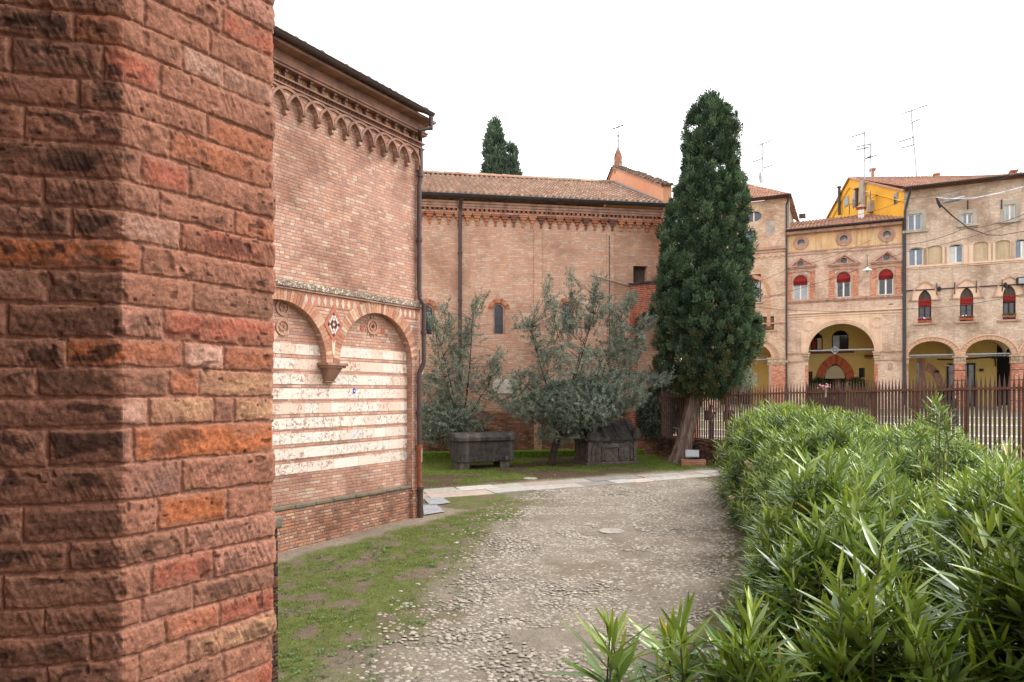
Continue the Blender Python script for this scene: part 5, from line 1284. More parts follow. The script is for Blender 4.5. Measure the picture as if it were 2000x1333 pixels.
    # portico
    for i, (a, b) in enumerate(A):
        uc, r = (a+b)/2, (b-a)/2; mb = MB(); mb.cur = lin(214,176,148)
        sz = (zc-zs)/r
        mb.arc(uc, zs, r+.34, r+.44, 0, PI, -.09, .01, 32, sz)
        for k in range(40):
            a0, a1 = PI*k/40, PI*(k+.86)/40; mb.cur = tuple(np.array(lin(*((216,180,150) if k % 2 else (206,160,130))))*R.uniform(.88, 1.08)); f = lambda q, an: (uc+q*math.cos(an), zs+q*sz*math.sin(an))
            mb.prism([f(r, a0), f(r+.32, a0), f(r+.32, a1), f(r, a1)], -.04, .02)
        mb.build('archivolt', M['attr'], t, col=True)
        p0, p1 = b, (A[i+1][0] if i+1 < len(A) else UE)
        MB().box(p0-.01, p1+.01, -.02, .5, GB, zs-.52).build('pier', M['red_brick'], t)
        mb = MB(); mb.box(p0-.16, p1+.16, -.12, .55, zs-.10, zs+.02); mb.box(p0-.05, p1+.05, -.05, .5, zs-.5, zs-.10); mb.box(p0-.08, p1+.08, -.07, .52, zs-.56, zs-.5); 
        for kk in np.linspace(p0+.05, p1-.05, 4): mb.ball((kk, -.06, zs-.26), (.10, .05, .14), 8, 5)
        mb.build('capital', M['stone'], t)
        for z in (zs-1.05, zs-1.75, zs-2.5, zs-3.2): MB().box(p0-.02, p1+.02, -.03, .51, z, z+.05).build('pier_band', M['iron'], t)
        MB().tube([(a, .15, zs+.12), (b, .15, zs+.12)], .05, 6).tube([(a, .25, zs+.0), (b, .25, zs-.02)], .03, 5).build('tie_rod', M['grey_metal'], t)
        mb = MB(); vault_grid(mb, a-.45, b+.45, .36, 4.8, zs+.05, zc-zs+.25); mb.build('vault', M['vault'], t)
    MB().box(U0, U0+.2, -.02, .4, GB, zs-.5).build('pier', M['red_brick'], t); mb = MB().box(U0-.02, A[0][0]+.12, -.1, .45, zs-.1, zs+.02); mb.box(U0, A[0][0]+.03, -.05, .42, zs-.5, zs-.1); mb.build('capital', M['stone'], t)
    yb = 4.8
    dk = PF.rect(1949, 690, 1974, 800, yb)
    MB().box(U0-.5, dk[0], yb, yb+.2, GB, zc+1.6).box(dk[2]+2.0, UE, yb, yb+.2, GB, zc+1.6).box(dk[0], dk[2]+2, yb+2.2, yb+2.4, GB, zc+1.5).build('portico_wall', M['ochre_wall'], t)
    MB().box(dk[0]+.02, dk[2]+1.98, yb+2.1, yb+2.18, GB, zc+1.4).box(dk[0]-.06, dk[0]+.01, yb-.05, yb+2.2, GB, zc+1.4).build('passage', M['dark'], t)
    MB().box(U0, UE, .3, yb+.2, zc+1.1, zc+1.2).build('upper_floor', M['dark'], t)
    q = PF.rect(1770, 709, 1795.5, 800, yb); mb = MB().box(q[0], q[2], yb-.03, yb, GB, q[3]); s = mb.build('shop_window', M['glass_dark'], t)
    mb = MB().box(q[2], q[2]+.4, yb-.10, yb+.02, GB, q[3]+.35); mb.box(q[0]-.2, q[2], yb-.10, yb+.02, q[3], q[3]+.35); mb.build('frame', M['terracotta'], s)
    MB().box(q[0]+.1, q[2]-.1, yb-.06, yb-.035, q[3]-.9, q[3]-.55).build('lettering_band', M['grey_plaster'], s)
    q = PF.rect(1852, 713, 1901.5, 800, yb); s = MB().box(q[0], q[2], yb-.03, yb, GB, q[3]).build('shop_window', M['glass_dark'], t)
    mb = MB(); mb.box(q[0]-.1, q[2]+.1, yb-.1, yb-.03, q[3]-.02, q[3]+.12)
    for a in (q[0]-.1, (q[0]+q[2])/2-.4, (q[0]+q[2])/2+.4, q[2]): mb.box(a, a+.1, yb-.1, yb-.031, GB, q[3])
    mb.build('frame', M['iron'], s); MB().box(q[0]+.1, q[2]-.1, yb-.08, yb-.05, q[3]-.8, q[3]-.45).build('shop_blind', M['grey_plaster'], s)
    uc, zq = PF.uv(1798, 745, yb); mb = MB(); mb.arc(uc, zq-.4, 1.05, 1.55, .12, 1.25, yb-.06, yb+.01, 14, 1.25); mb.build('arch_fragment', M['terracotta'], t)
    for x, y in ((1829.5, 726), (1916.5, 723)): u, z = PF.uv(x, y, yb); MB().box(u-.13, u+.13, yb-.14, yb, z-.1, z+.1).build('wall_speaker', M['iron'], t)
    u, z = PF.uv(1847.5, 714.5, yb); MB().box(u-.2, u+.2, yb-.2, yb, z-.06, z+.06).build('wall_light', M['peach'], t)
    for x, y in ((1804, 715), (1910, 710)): u, z = PF.uv(x, y, yb); MB().ball((u, yb-.03, z), .06, 8, 5).build('alarm_bell', M['white_paint'], t)
    mb = MB(); u, z = PF.uv(1943, 698, yb); mb.tube([(u_(1830, yb), yb-.06, z-.1), (u_(1870, yb), yb-.06, z-.15), (u-.3, yb-.06, z), (u, yb-.06, z-.1), (u+.05, yb-.06, z-.7)], .05, 6); mb.box(u-.2, u+.2, yb-.2, yb, z-.1, z+.15); mb.build('wall_cable', M['iron'], t)
    # roof, yellow gable end
    zE = ZE+.14; ex, ey = PF.e; O = PF.o
    def loc(X, Y): return ((X-O[0])*PF.e[0]+(Y-O[1])*PF.e[1], (X-O[0])*PF.n[0]+(Y-O[1])*PF.n[1])
    C0 = PF.world(U0, 0); gd = (.095, .995)
    g = lambda d: loc(C0[0]+gd[0]*d, C0[1]+gd[1]*d)
    r1 = g(10); ZR = CAMZ+(HY-347)/FPX*(C0[1]+9.95); b1 = g(20)
    uR, zR = PF.uv(2003, 345.0, 3.4); yR = 3.4; zR = max(zR, zE+.45)
    us = U0-.05; e0 = g(-.6)
    tile_roof('roof', M['roof_red'], t, (e0[0]-.1, -.65, zE), (uR, -.65, zE), (uR, yR, zR), (r1[0]-.1, r1[1], ZR), cw=.27, cl=.42, amp=.065)
    tile_roof('roof', M['roof_red'], t, (uR, -.65, zE), (UE, -.65, zE), (UE, yR, zR), (uR, yR, zR), cw=.27, cl=.42, amp=.065)
    tile_roof('roof', M['roof_red'], t, (uR, yR*2, zE), (b1[0]-.1, b1[1]+.3, zE), (r1[0]-.1, r1[1], ZR), (uR, yR, zR), cw=.4, cl=.6)
    zg = lambda d: zE-.12+(ZR-zE)*(1-abs(d-10)/10)
    P = [g(0)+(GB,), g(20)+(GB,), g(20)+(zg(20),), g(10)+(zg(10),), g(0)+(zg(0),)]
    MB().add(P, [(4, 3, 2, 1, 0), (0, 1, 2, 3, 4)][:1]).build('gable_wall', M['yellow_wall'], t)
    def on(d, z, out=.0): p = g(d); n = (-gd[1], gd[0]); w = PF.world(*p); l = loc(w[0]+n[0]*out, w[1]+n[1]*out); return (l[0], l[1], z)
    def dpx(px): # distance along the gable under a picture column
        k = (px-CX)/FPX; return (C0[0]-k*C0[1])/(k*gd[1]-gd[0])
    def zpx(px, py): return CAMZ-(py-HY)/FPX*(C0[1]+gd[1]*dpx(px))
    def slab(name, x0, y0, x1, y1, out, m, th=.04, parent=t):
        d0, d1 = dpx(x1), dpx(x0); xm = (x0+x1)/2; za, zb = zpx(xm, y1), zpx(xm, y0)
        q = [on(d0, za, out), on(d1, za, out), on(d1, zb, out), on(d0, zb, out), on(d0, za, out-th), on(d1, za, out-th), on(d1, zb, out-th), on(d0, zb, out-th)]
        return MB().add(q, [(3, 2, 1, 0), (0, 1, 5, 4), (1, 2, 6, 5), (2, 3, 7, 6), (3, 0, 4, 7)]).build(name, M[m], parent)
    for q in ((1651, 386, 1657.5, 401.5), (1669, 375, 1675, 389.5), (1747.5, 379, 1753.5, 397)):
        w = slab('window', q[0]-1, q[1]-1.3, q[2]+1, q[3]+1.3, .05, 'grey_plaster'); slab('pane', *q, .065, 'glass', parent=w)
    slab('flue_chase', 1683.6, 354, 1692, 408, .25, 'grey_plaster', .25)
    mb = MB()
    for d0, d1, dz in ((0, 10, .75), (10, 20, .75)): mb.tube([on(d0, zg(d0)-dz, .03), on(d1, zg(d1)-dz, .03)], .07, 4)
    mb.build('plaster_band', M['yellow_wall'], t)
    mb = MB(); mb.tube([on(-.2, zg(0)-.02, .1), on(10, zg(10)+.1, .1), on(20, zg(20), .1)], .09, 5); mb.build('verge', M['terracotta'], t)
    for (x, ya, yb2) in ((1644, 367, 420), (1678, 371, 405)):
        d = dpx(x); mb = MB().tube([on(d, zpx(x, yb2), .22), on(d, zpx(x, ya), .22)], .13, 8); p = on(d, zpx(x, ya), .22); mb.lathe([(.2, 0), (.2, .12)], 8, p); mb.build('flue_pipe', M['pipe'], t)
    for (x, y) in ((1703, 400),): slab('dormer_stub', 1701, 393, 1707, 415, .3, 'grey_plaster', .3)
    MB().box(U0+.05, UE, -.55, .02, zE-.12, zE-.03).build('soffit', M['wood_brown'], t)
    eave_gutter(t, U0-.1, UE, zE-.02, -.72, 0, .11)
    u = U0+.05; downpipe(t, [(u+.35, -.7, zE-.1), (u+.1, -.12, zE-1.2), (u, -.12, zE-1.6), (u, -.12, 2.2)], .085, 'gutter')
    for (x0, y0, x1, y1, off) in ((1699, 329, 1709.5, 352, 9), (1824, 338.5, 1835.5, 348, 7.5), (1974, 332, 1988, 346, 6.5)):
        u0, z0, u1, z1 = PF.rect(x0, y0, x1, y1, off); h = z1-z0; c = MB().box(u0+.06, u1-.06, off, off+.6, z0-1.2, z0+h*.5).build('chimney', M['red_brick'], t)
        mb = MB()
        for a in (u0+.06, u1-.2): mb.box(a, a+.14, off, off+.6, z0+h*.5, z1-.1)
        mb.box(u0-.05, u1+.05, off-.08, off+.68, z1-.1, z1); mb.build('cap', M['red_brick'], c)
    return on, dpx, zpx
ON_G, DPX_G, ZPX_G = long_palazzo()
# ---------------------------------------------------------------- plants
def unit(v): return v/np.maximum(np.linalg.norm(v, axis=-1, keepdims=True), 1e-9)
def rand_dirs(n, rng=R): return unit(rng.normal(size=(n, 3)))
def leaf_cloud(P, D, L, Wd, col, fold=.25, segs=1, rng=R, up=None, droop=0.0):
    """Leaf blades: base points P, directions D, lengths L, widths Wd, colours col -> V, F(quads), C."""
    n = len(P); D = unit(D)
    ref = rand_dirs(n, rng) if up is None else up
    S = unit(np.cross(D, ref)); N = np.cross(S, D)
    if segs == 1:
        st = [(0, .12), (.45, 1.0), (1.0, .05)]
    else:
        st = [(0, .22), (.22, .8), (.48, 1.0), (.76, .72), (1.0, .05)]
    V = []
    for t, w in st:
        c = P+D*(L*t)[:, None]-N*(droop*L*t*t)[:, None]; hw = (Wd*w*.5)[:, None]
        V += [c-S*hw+N*hw*fold*2, c, c+S*hw+N*hw*fold*2]
    V = np.stack(V, 1); k = V.shape[1]
    base = (np.arange(n)*k)[:, None]
    f = []
    for i in range(len(st)-1):
        a = 3*i; f += [[a, a+1, a+4, a+3], [a+1, a+2, a+5, a+4]]
    F = (base[:, :, None]+np.array(f)[None]).reshape(-1, 4)
    return V.reshape(-1, 3), F, np.repeat(col, k, axis=0)
def tri_blades(P, D, L, Wd, col, rng=R):
    n = len(P); S = unit(np.cross(D, rand_dirs(n, rng))); hw = (Wd*.5)[:, None]
    V = np.stack([P-S*hw, P+S*hw, P+D*(L*.55)[:, None]+S*hw*.8, P+D*L[:, None]-S*hw*.0], 1)
    F = (np.arange(n)*4)[:, None]+np.arange(4)[None]
    return V.reshape(-1, 3), F, np.repeat(col, 4, axis=0)
def tone(n, cols, var=.2, rng=R):
    c = np.array([lin(*q) for q in cols])[rng.integers(len(cols), size=n)]
    return c*(1+var*(rng.random((n, 1))*2-1))
class Acc:
    def __init__(s): s.V = []; s.F = []; s.C = []; s.n = 0
    def add(s, V, F, C): s.V.append(V); s.F.append(F+s.n); s.C.append(C); s.n += len(V)
    def build(s, name, mat, parent=None, smooth=False):
        return mesh_np(name, np.concatenate(s.V), np.concatenate(s.F), mat, parent, smooth, uv=None, col=np.clip(np.concatenate(s.C), 0, 1))

# --- oleanders
def oleander(name_label, x, y, r, top, near=1.0, dens=60, seed=0, zmin=.15, cone=None, group='oleander bushes of the hedge'):
    rng = np.random.default_rng(100+seed); g = float(gz(x, y)); H = top-g
    t = thing('oleander_bush', name_label, 'bush', (x, y, g), 0, group)
    area = 2*PI*r*(H*.75)+PI*r*r*.8; n = int(area*dens*(.58 if near > .8 else .55)) if cone is None else cone
    # shoot tips over a rounded dome, lower skirt included
    q = rng.random(n); az = rng.random(n)*2*PI
    zz = H*(zmin+(1-zmin)*q**.75)
    rad = r*np.sqrt(np.clip(1-np.clip((zz/H-.30)/.70, 0, 1)**2.2, 0, 1))*(.86+.2*rng.random(n))*(.78+.22*np.clip(zz/(H*.25), 0, 1))
    capm = rng.random(n) < (.8*r*r*PI)/area
    rr = r*.8*np.sqrt(rng.random(n)); rad = np.where(capm, rr, rad); zz = np.where(capm, H*(.30+.70*np.sqrt(np.clip(1-(rr/r)**2.2, 0, 1))), zz)
    zz = zz+rng.normal(size=n)*.05+(.20*rng.random(n)**7 if cone is None else 0)+ .17*(vnoise(x+rad*np.cos(az)*1.7, y+rad*np.sin(az)*1.7, 5)-.5)*2
    tip = np.stack([rad*np.cos(az), rad*np.sin(az), zz], 1)
    outw = np.stack([np.cos(az)*rad/r, np.sin(az)*rad/r, np.zeros(n)], 1)
    axis = unit(outw*(.62-.42*np.clip(zz/H, 0, 1))[:, None]+np.array([0, 0, 1.0])+rng.normal(size=(n, 3))*np.array([.15, .15, .05]))
    sl = (.26+.20*rng.random(n))
    big = near > .8
    nw = 8 if big else 6; per = 3; SZ = 1.08 if big else 1.45
    acc = Acc()
    A1 = unit(np.cross(axis, rand_dirs(n, rng))); A2 = np.cross(axis, A1)
    fresh = rng.random(n)
    for w in range(nw):
        f = (w/(nw-1.0))**1.0                                       # 0 tip .. 1 base
        for k in range(per):
            ph = 2*PI*k/per+w*1.05+rng.normal(size=n)*.22
            side = A1*np.cos(ph)[:, None]+A2*np.sin(ph)[:, None]
            open_ = np.radians(24+62*f**.55)+rng.normal(size=n)*.14
            D = axis*np.cos(open_)[:, None]+side*np.sin(open_)[:, None]+np.array([0, 0, -.05*f])
            P = tip-axis*(sl*f+.01)[:, None]
            L = (.085+.085*min(1, f*3.2))*(1+.15*rng.normal(size=n)); L = np.clip(L*1.15*SZ, .05, .25)
            wd = L*(.115+.03*rng.random(n))
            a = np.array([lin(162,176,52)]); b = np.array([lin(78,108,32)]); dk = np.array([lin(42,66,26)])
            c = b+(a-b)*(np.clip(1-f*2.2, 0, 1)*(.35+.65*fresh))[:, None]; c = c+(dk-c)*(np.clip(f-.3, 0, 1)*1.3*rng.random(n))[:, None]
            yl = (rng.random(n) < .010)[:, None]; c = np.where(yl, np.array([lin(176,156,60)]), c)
            keep = rng.random(n) < (.95 if f < .75 else .72)
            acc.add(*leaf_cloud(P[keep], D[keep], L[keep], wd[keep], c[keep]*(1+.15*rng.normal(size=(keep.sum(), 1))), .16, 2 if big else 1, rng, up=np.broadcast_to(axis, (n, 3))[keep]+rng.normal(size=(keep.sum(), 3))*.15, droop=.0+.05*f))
    if cone is None:                                         # dark inner leaves, added to absorb light and deepen the gaps
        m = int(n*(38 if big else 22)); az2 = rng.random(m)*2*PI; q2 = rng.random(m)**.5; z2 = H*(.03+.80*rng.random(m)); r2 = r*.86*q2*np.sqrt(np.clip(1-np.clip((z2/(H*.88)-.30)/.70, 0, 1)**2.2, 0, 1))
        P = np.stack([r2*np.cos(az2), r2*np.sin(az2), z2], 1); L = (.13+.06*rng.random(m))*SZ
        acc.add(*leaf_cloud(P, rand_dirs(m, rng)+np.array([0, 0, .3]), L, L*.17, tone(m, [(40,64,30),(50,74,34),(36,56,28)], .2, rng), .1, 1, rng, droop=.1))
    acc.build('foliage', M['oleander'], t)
    # woody stems from the stool to the shoots
    mb = MB(); m = n if cone else min(n, int(70 if big else 30)); idx = rng.choice(n, m, replace=False)
    for i in idx:
        p = tip[i]-axis[i]*.01; q2 = tip[i]-axis[i]*sl[i]; b0 = np.array([rng.normal()*.12, rng.normal()*.12, -.05]) if not cone else np.array([p[0]*.35, p[1]*.35, -.05])
        mid = q2*.62+b0*.38+np.array([0, 0, .12]); mb.tube([tuple(b0), tuple(mid), tuple(q2), tuple(p)], [.012, .009, .005, .0025], 5, False)
    if cone is None and big:
        for i in range(n):
            if i % 2 == 0: p = tip[i]-axis[i]*.01; q2 = tip[i]-axis[i]*(sl[i]+.05); mb.tube([tuple(q2), tuple((p+q2)/2), tuple(p)], [.0045, .004, .0025], 4, False)
    mb.build('stems', M['stem_green'], t)
    return t
BUSH = [  # x, y, r, top, near, density, label
 (7.8,20.1,1.35,2.56,.3,32,'far end oleander bush reaching toward the cypress trunk'),
 (6.9,17.9,1.5,2.72,.4,32,'tall bright oleander bush in front of the person with a backpack'),
 (6.3,15.4,1.5,2.70,.5,32,'rounded oleander bush with dry flower heads on its path side'),
 (8.7,17.8,1.4,2.50,.4,30,'oleander bush in front of the bouquet tied to the fence'),
 (8.5,14.6,1.5,2.32,.5,30,'low oleander bush against the dense middle stretch of fence'),
 (5.75,12.9,1.35,2.56,.6,36,'oleander bush overhanging the mossy strip halfway along the hedge'),
 (7.2,12.2,1.4,2.34,.6,32,'oleander bush deep in the hedge behind the path side bushes'),
 (4.95,10.6,1.2,2.42,.9,36,'oleander bush leaning over brown leaf litter beside the cobbles'),
 (6.3,9.7,1.3,2.34,.9,36,'oleander bush with an upright shoot standing out against the fence'),
 (4.1,8.4,1.1,2.30,1,40,'dark sided oleander bush above the dry earth edge'),
 (5.3,7.6,1.15,2.20,1,38,'oleander bush just short of the nearest tall shoots'),
 (3.2,6.3,.95,2.28,1,42,'oleander bush with long drooping leaves near the cobble edge'),
 (4.4,5.6,1.05,2.40,1,40,'broad oleander bush below the end of the visible fence'),
 (2.3,4.9,.8,2.32,1,46,'near oleander bush with pale leaf undersides showing'),
 (3.3,4.5,.8,2.56,1,46,'near oleander bush with the largest tallest leafy shoots'),
 (1.70,3.5,.6,2.44,1,50,'near oleander bush spreading its leaves low over the cobbles'),
 (2.45,3.4,.65,2.64,1,50,'near oleander bush rising in front of the fence end'),
 (1.22,2.35,.40,2.54,1,62,'closest oleander bush with leaves almost touching the lens'),
 (1.78,2.3,.42,2.64,1,60,'closest oleander bush in the bottom corner under taller shoots'),
 (.82,2.3,.28,2.34,1,60,'lowest of the closest oleander bushes, between sprig and hedge'),
]
for i, b in enumerate(BUSH): oleander(b[6], *b[:5], dens=b[5], seed=i)
oleander('small oleander sprig of few stems standing alone over the cobbles', .34, 2.2, .16, 2.34, 1, seed=40, cone=4, zmin=.97)
oleander('loose oleander shoots beside the lone sprig at the hedge foot', .60, 2.45, .22, 2.30, 1, seed=41, cone=6, zmin=.95)

oleander('upright oleander shoot standing taller than the bushes around it', 4.45, 7.1, .22, 2.98, 1, seed=43, cone=5, zmin=.9)

# dry seed heads on one bush
def dry_heads():
    t = thing('dry_flower_head', 'dry cream seed pods on the path side of the oleander hedge', 'seed pods', (0, 0, 0))
    mb = MB()
    for (px, py) in ((1462, 905), (1468, 915), (1485, 900), (1478, 925), (1455, 960), (1500, 945), (1430, 975)):
        x, y, z = W(px, py, 13.55)
        for k in range(5): d = rand_dirs(1)[0]*.09; mb.tube([(x, y, z), (x+d[0]*.6, y+d[1]*.6, z+abs(d[2])*.6), (x+d[0], y+d[1], z+abs(d[2]))], [.010, .016, .004], 5)
        mb.tube([(x, y, z), (x+.02, y+.5, z-.3)], .006, 4)
    mb.build('pods', M['niche'], t)
dry_heads()

# --- cypress trees
def cypress(label, base, prof, n_cl, per, leaf, trunk=None, seed=1, cols=None, group=None, gap=.0, clump=.28):
    """prof: list of (z, centre x, centre y, radius) in local coordinates."""
    rng = np.random.default_rng(seed); t = thing('cypress_tree', label, 'tree', base, 0, group)
    P = np.array(prof); zs = P[:, 0]
    w = np.interp(np.linspace(zs[0], zs[-1], 400), zs, P[:, 3]); zz = np.linspace(zs[0], zs[-1], 400); cdf = np.cumsum(w); cdf /= cdf[-1]
    z = np.interp(rng.random(n_cl), cdf, zz); rad = np.interp(z, zs, P[:, 3]); cx = np.interp(z, zs, P[:, 1]); cy = np.interp(z, zs, P[:, 2])
    az = rng.random(n_cl)*2*PI
    lum = .78+.40*vnoise(az*1.6, z*1.1, seed)+.12*(vnoise(az*5, z*3, seed+4)-.5)
    q = np.where(rng.random(n_cl) < .68, .80+.22*rng.random(n_cl), .25+.6*rng.random(n_cl))
    rr = rad*q*lum
    C = np.stack([cx+rr*np.cos(az), cy+rr*np.sin(az), z], 1)
    out = np.stack([np.cos(az), np.sin(az), np.zeros(n_cl)], 1)
    ax = unit(out*.45+np.array([0, 0, 1.])+rng.normal(size=(n_cl, 3))*.22)
    sz = clump*(.55+.75*rng.random(n_cl))
    if gap: keep = ~((rng.random(n_cl) < gap) & (z > zs[-1]*.55)); C, ax, sz, out = C[keep], ax[keep], sz[keep], out[keep]
    m = len(C)
    ids = np.repeat(np.arange(m), per); d = rand_dirs(m*per, rng); d = unit(d+out[ids]*.45+np.array([0, 0, .35]))
    s = sz[ids]; r3 = rng.random(m*per)**.4
    pos = C[ids]+d*(s*.55*r3)[:, None]+ax[ids]*(s*(rng.random(m*per)-.35)*.9)[:, None]
    D = unit(d*.75+ax[ids]*.8+rng.normal(size=(m*per, 3))*.3)
    L = leaf*(.6+.8*rng.random(m*per)); wd = L*.36
    cols = cols or [(64,83,62),(80,102,75),(52,68,52),(98,116,88)]
    base_c = tone(m, cols, .22, rng)[ids]; c = base_c*(.8+.4*rng.random((m*per, 1)))
    low = np.clip(1-(pos[:, 2]-zs[0])/2.8, 0, 1); br = (rng.random(m)[ids] < .55*low)
    c = np.where(br[:, None], c*.35+np.array(lin(104,92,48))*.65, c)
    cone = rng.random(m*per) < .004; c = np.where(cone[:, None], np.array(lin(128,104,84)), c)
    a = Acc(); a.add(*tri_blades(pos, D, L, wd, c, rng)); a.build('crown', M['cypress'], t)
    if trunk:
        trunk(t, rng)
    return t
def cyp_profile(base, rows):
    out = []
    for y, xl, xr in rows:
        Zc = base[1]; x0, x1 = (xl-CX)/FPX*Zc, (xr-CX)/FPX*Zc; out.append((CAMZ-(y-HY)/FPX*Zc-base[2], (x0+x1)/2-base[0], 0.0, max((x1-x0)/2-.24, .12)))
    return sorted(out)
bx, by = gp(1329, 903); base = (bx, by, float(gz(bx, by)))
def cyp_trunk(t, rng):
    P = [(1327, 906, 27), (1332, 886, 18), (1340, 850, 14.5), (1355, 790, 12.5), (1364, 735, 12), (1370, 690, 11.5), (1382, 600, 9), (1390, 450, 6), (1390, 300, 3)]
    ctr = [np.array(W(x, y, by))-np.array(base) for x, y, _ in P]; rad = [w*by/FPX for _, _, w in P]
    n = 34; rings = []; 
    for i, (c, r) in enumerate(zip(ctr, rad)):
        for k in range(n):
            a = 2*PI*k/n; f = 1+.17*math.sin(5*a+i*.5)+.07*math.sin(11*a-i*.7)+.03*rng.normal()-.30*math.exp(-((((a-4.55-i*.03)+PI) % (2*PI)-PI)/.17)**2)
            rings.append((c[0]+r*f*math.cos(a), c[1]+r*f*math.sin(a), c[2]-(.15 if i == 0 else 0)))
    F = np.array([(i*n+k, i*n+(k+1) % n, (i+1)*n+(k+1) % n, (i+1)*n+k) for i in range(len(P)-1) for k in range(n)])
    mesh_np('trunk', np.array(rings), F, M['cyp_bark'], t, True)
    mb = MB()
    for k in range(16):                                      # bare limbs seen in the thin lower crown
        i = rng.uniform(3.2, 7); j = int(i); c = ctr[j]*(1-i+j)+ctr[j+1]*(i-j); a = rng.uniform(0, 2*PI); l = rng.uniform(.8, 1.7)
        e = c+np.array([math.cos(a)*l*.8, math.sin(a)*l*.8, l*.9]); mid = (c+e)/2+np.array([math.cos(a)*.2, math.sin(a)*.2, -.12]); mb.tube([tuple(c), tuple(mid), tuple(e)], [.06, .04, .015], 6)
    mb.build('limb', M['bark'], t)
cypress('tall dark green cypress with a leaning fluted trunk', base, cyp_profile(base, [(190,1376,1398),(205,1354,1420),(235,1333,1440),(300,1326,1450),(350,1318,1456),(400,1300,1460),(450,1290,1465),(500,1278,1468),
    (560,1272,1476),(610,1268,1486),(650,1270,1488),(690,1276,1478),(725,1286,1462),(755,1300,1446),(778,1335,1432)]), 3600, 120, .092, cyp_trunk, 5, gap=.14, clump=.29)
for (px, y0, y1, w, lab, s) in ((966, 241, 372, 25, 'larger of two far cypresses rising behind the church roof', 1), (1000, 291, 372, 14, 'smaller slim cypress beside the larger one behind the roof', 2)):
    Z = 62.0; X = (px-CX)/FPX*Z; k = Z/FPX; zt = CAMZ-(y0-HY)*k; zb = CAMZ-(y1-HY)*k-6
    h = zt-zb
    def tr(t, rng, h=h): MB().tube([(0, 0, -zb), (0, 0, h*.9)], [.35, .05], 8).build('trunk', M['bark'], t)
    b = (X, Z, zb)
    def tr(t, rng, h=h, zb=zb): MB().tube([(0, 0, -zb+.0), (0, 0, h*.95)], [.4, .05], 8).build('trunk', M['bark'], t)
    cypress(lab, b, [(0, 0, 0, w*k*.9), (h*.5, 0, 0, w*k*.92), (h*.68, .1, 0, w*k*.8), (h*.80, 0, 0, w*k*.52), (h*.92, 0, 0, w*k*.30), (h, 0, 0, .12)], 900 if s == 1 else 420, 46, .34, tr, 20+s,
        [(92,108,94),(104,120,102),(80,98,86)], group=None, clump=.55)

# --- grey leaved trees by the nave
def grey_tree(label, base, lobes, n_tw, leaves, seed, trunk_px, cols, leaf=(.068, .019), wisps=(), Z=26.5, name='olive_tree'):
    rng = np.random.default_rng(seed); t = thing(name, label, 'tree', base, 0); B = np.array(base)
    k = Z/FPX
    limb = MB(); tr = [np.array(W(x, y, Z))-B for x, y, _ in trunk_px]; rd = [r*k for _, _, r in trunk_px]
    tr[0][2] -= .1
    limb.tube([tuple(p) for p in tr], rd, 9).build('trunk', M['bark_dark'], t)
    fork = tr[-1]; twigs = MB(); acc = Acc(); ends = []
    wsum = sum(l[4] for l in lobes)
    for (px, py, rx, ry, wgt) in lobes:
        c = np.array(W(px, py, Z))-B; n = int(n_tw*wgt/wsum); d = rand_dirs(n, rng); q = (.35+.65*rng.random(n)**.5)
        e = c+d*np.stack([rx*k*q, rx*k*.8*q, ry*k*q], 1); ends.append(e)
    ends = np.concatenate(ends)
    # main limbs: to a few far-spread ends
    sel = [ends[rng.integers(len(ends))]]
    while len(sel) < 14:
        cand = ends[rng.integers(len(ends), size=60)]; dm = np.min(np.linalg.norm(cand[:, None]-np.array(sel)[None], axis=2), 1); sel.append(cand[np.argmax(dm)])
    limbs = []
    for e in sel:
        m1 = fork+(e-fork)*.45+np.array([0, 0, .12*np.linalg.norm(e-fork)])+rng.normal(size=3)*.12; pts = [fork, m1, e]
        p = [fork*(1-s)**2+2*m1*s*(1-s)+e*s*s for s in np.linspace(0, 1, 9)]; limbs += p
        twigs.tube([tuple(x) for x in p], list(np.linspace(.040, .008, 9)), 5, False)
    limbs = np.array(limbs)
    for (pts, r0) in wisps:                                  # upright whips above the crown
        p = [np.array(W(x, y, Z+rng.uniform(-.5, .5)))-B for x, y in pts]; twigs.tube([tuple(x) for x in p], list(np.linspace(r0, .005, len(p))), 5, False)
        for i in range(len(p)-1):
            for s in np.linspace(0, 1, 9): q = p[i]*(1-s)+p[i+1]*s; ends = np.concatenate([ends, q[None]+rng.normal(size=(3, 3))*.14])
    dm = np.linalg.norm(ends[:, None]-limbs[None], axis=2); near = limbs[np.argmin(dm, 1)]
    for i, (e, b) in enumerate(zip(ends, near)):
        mid = (e+b)/2+np.array([0, 0, .06]); 
        if i % 5 == 0: twigs.tube([tuple(b), tuple(mid), tuple(e)], [.008, .005, .003], 4, False)
    twigs.build('branches', M['bark_dark'], t)
    n = len(ends); ids = np.repeat(np.arange(n), leaves)
    dirs = unit(unit(ends-near)*.6+np.array([0, 0, .45])+rng.normal(size=(n, 3))*.35)
    s = rng.random(n*leaves); ln = (.26+.26*rng.random(n))[ids]
    axis = dirs[ids]; pos = ends[ids]+axis*((s-.45)*ln)[:, None]+rng.normal(size=(n*leaves, 3))*.022
    D = unit(axis*.7+rand_dirs(n*leaves, rng)*.8+np.array([0, 0, .1])); L = leaf[0]*(.6+.7*rng.random(n*leaves))
    lobe_c = tone(n, cols, .2, rng)
    bot = np.clip((ends[:, 2]-fork[2])/2.6, 0, 1)[:, None]
    c = lobe_c[ids]*(.85+.3*rng.random((n*leaves, 1)))
    acc.add(*leaf_cloud(pos, D, L, L*leaf[1]/leaf[0]*(.9+.4*rng.random(n*leaves)), c, .15, 1, rng)); acc.build('crown', M['olive'], t)
GREY = [(104,116,100),(120,132,116),(84,98,82),(138,148,134),(70,86,70)]
bx, by = gp(1076, 911); b1 = (bx, by, float(gz(bx, by)))
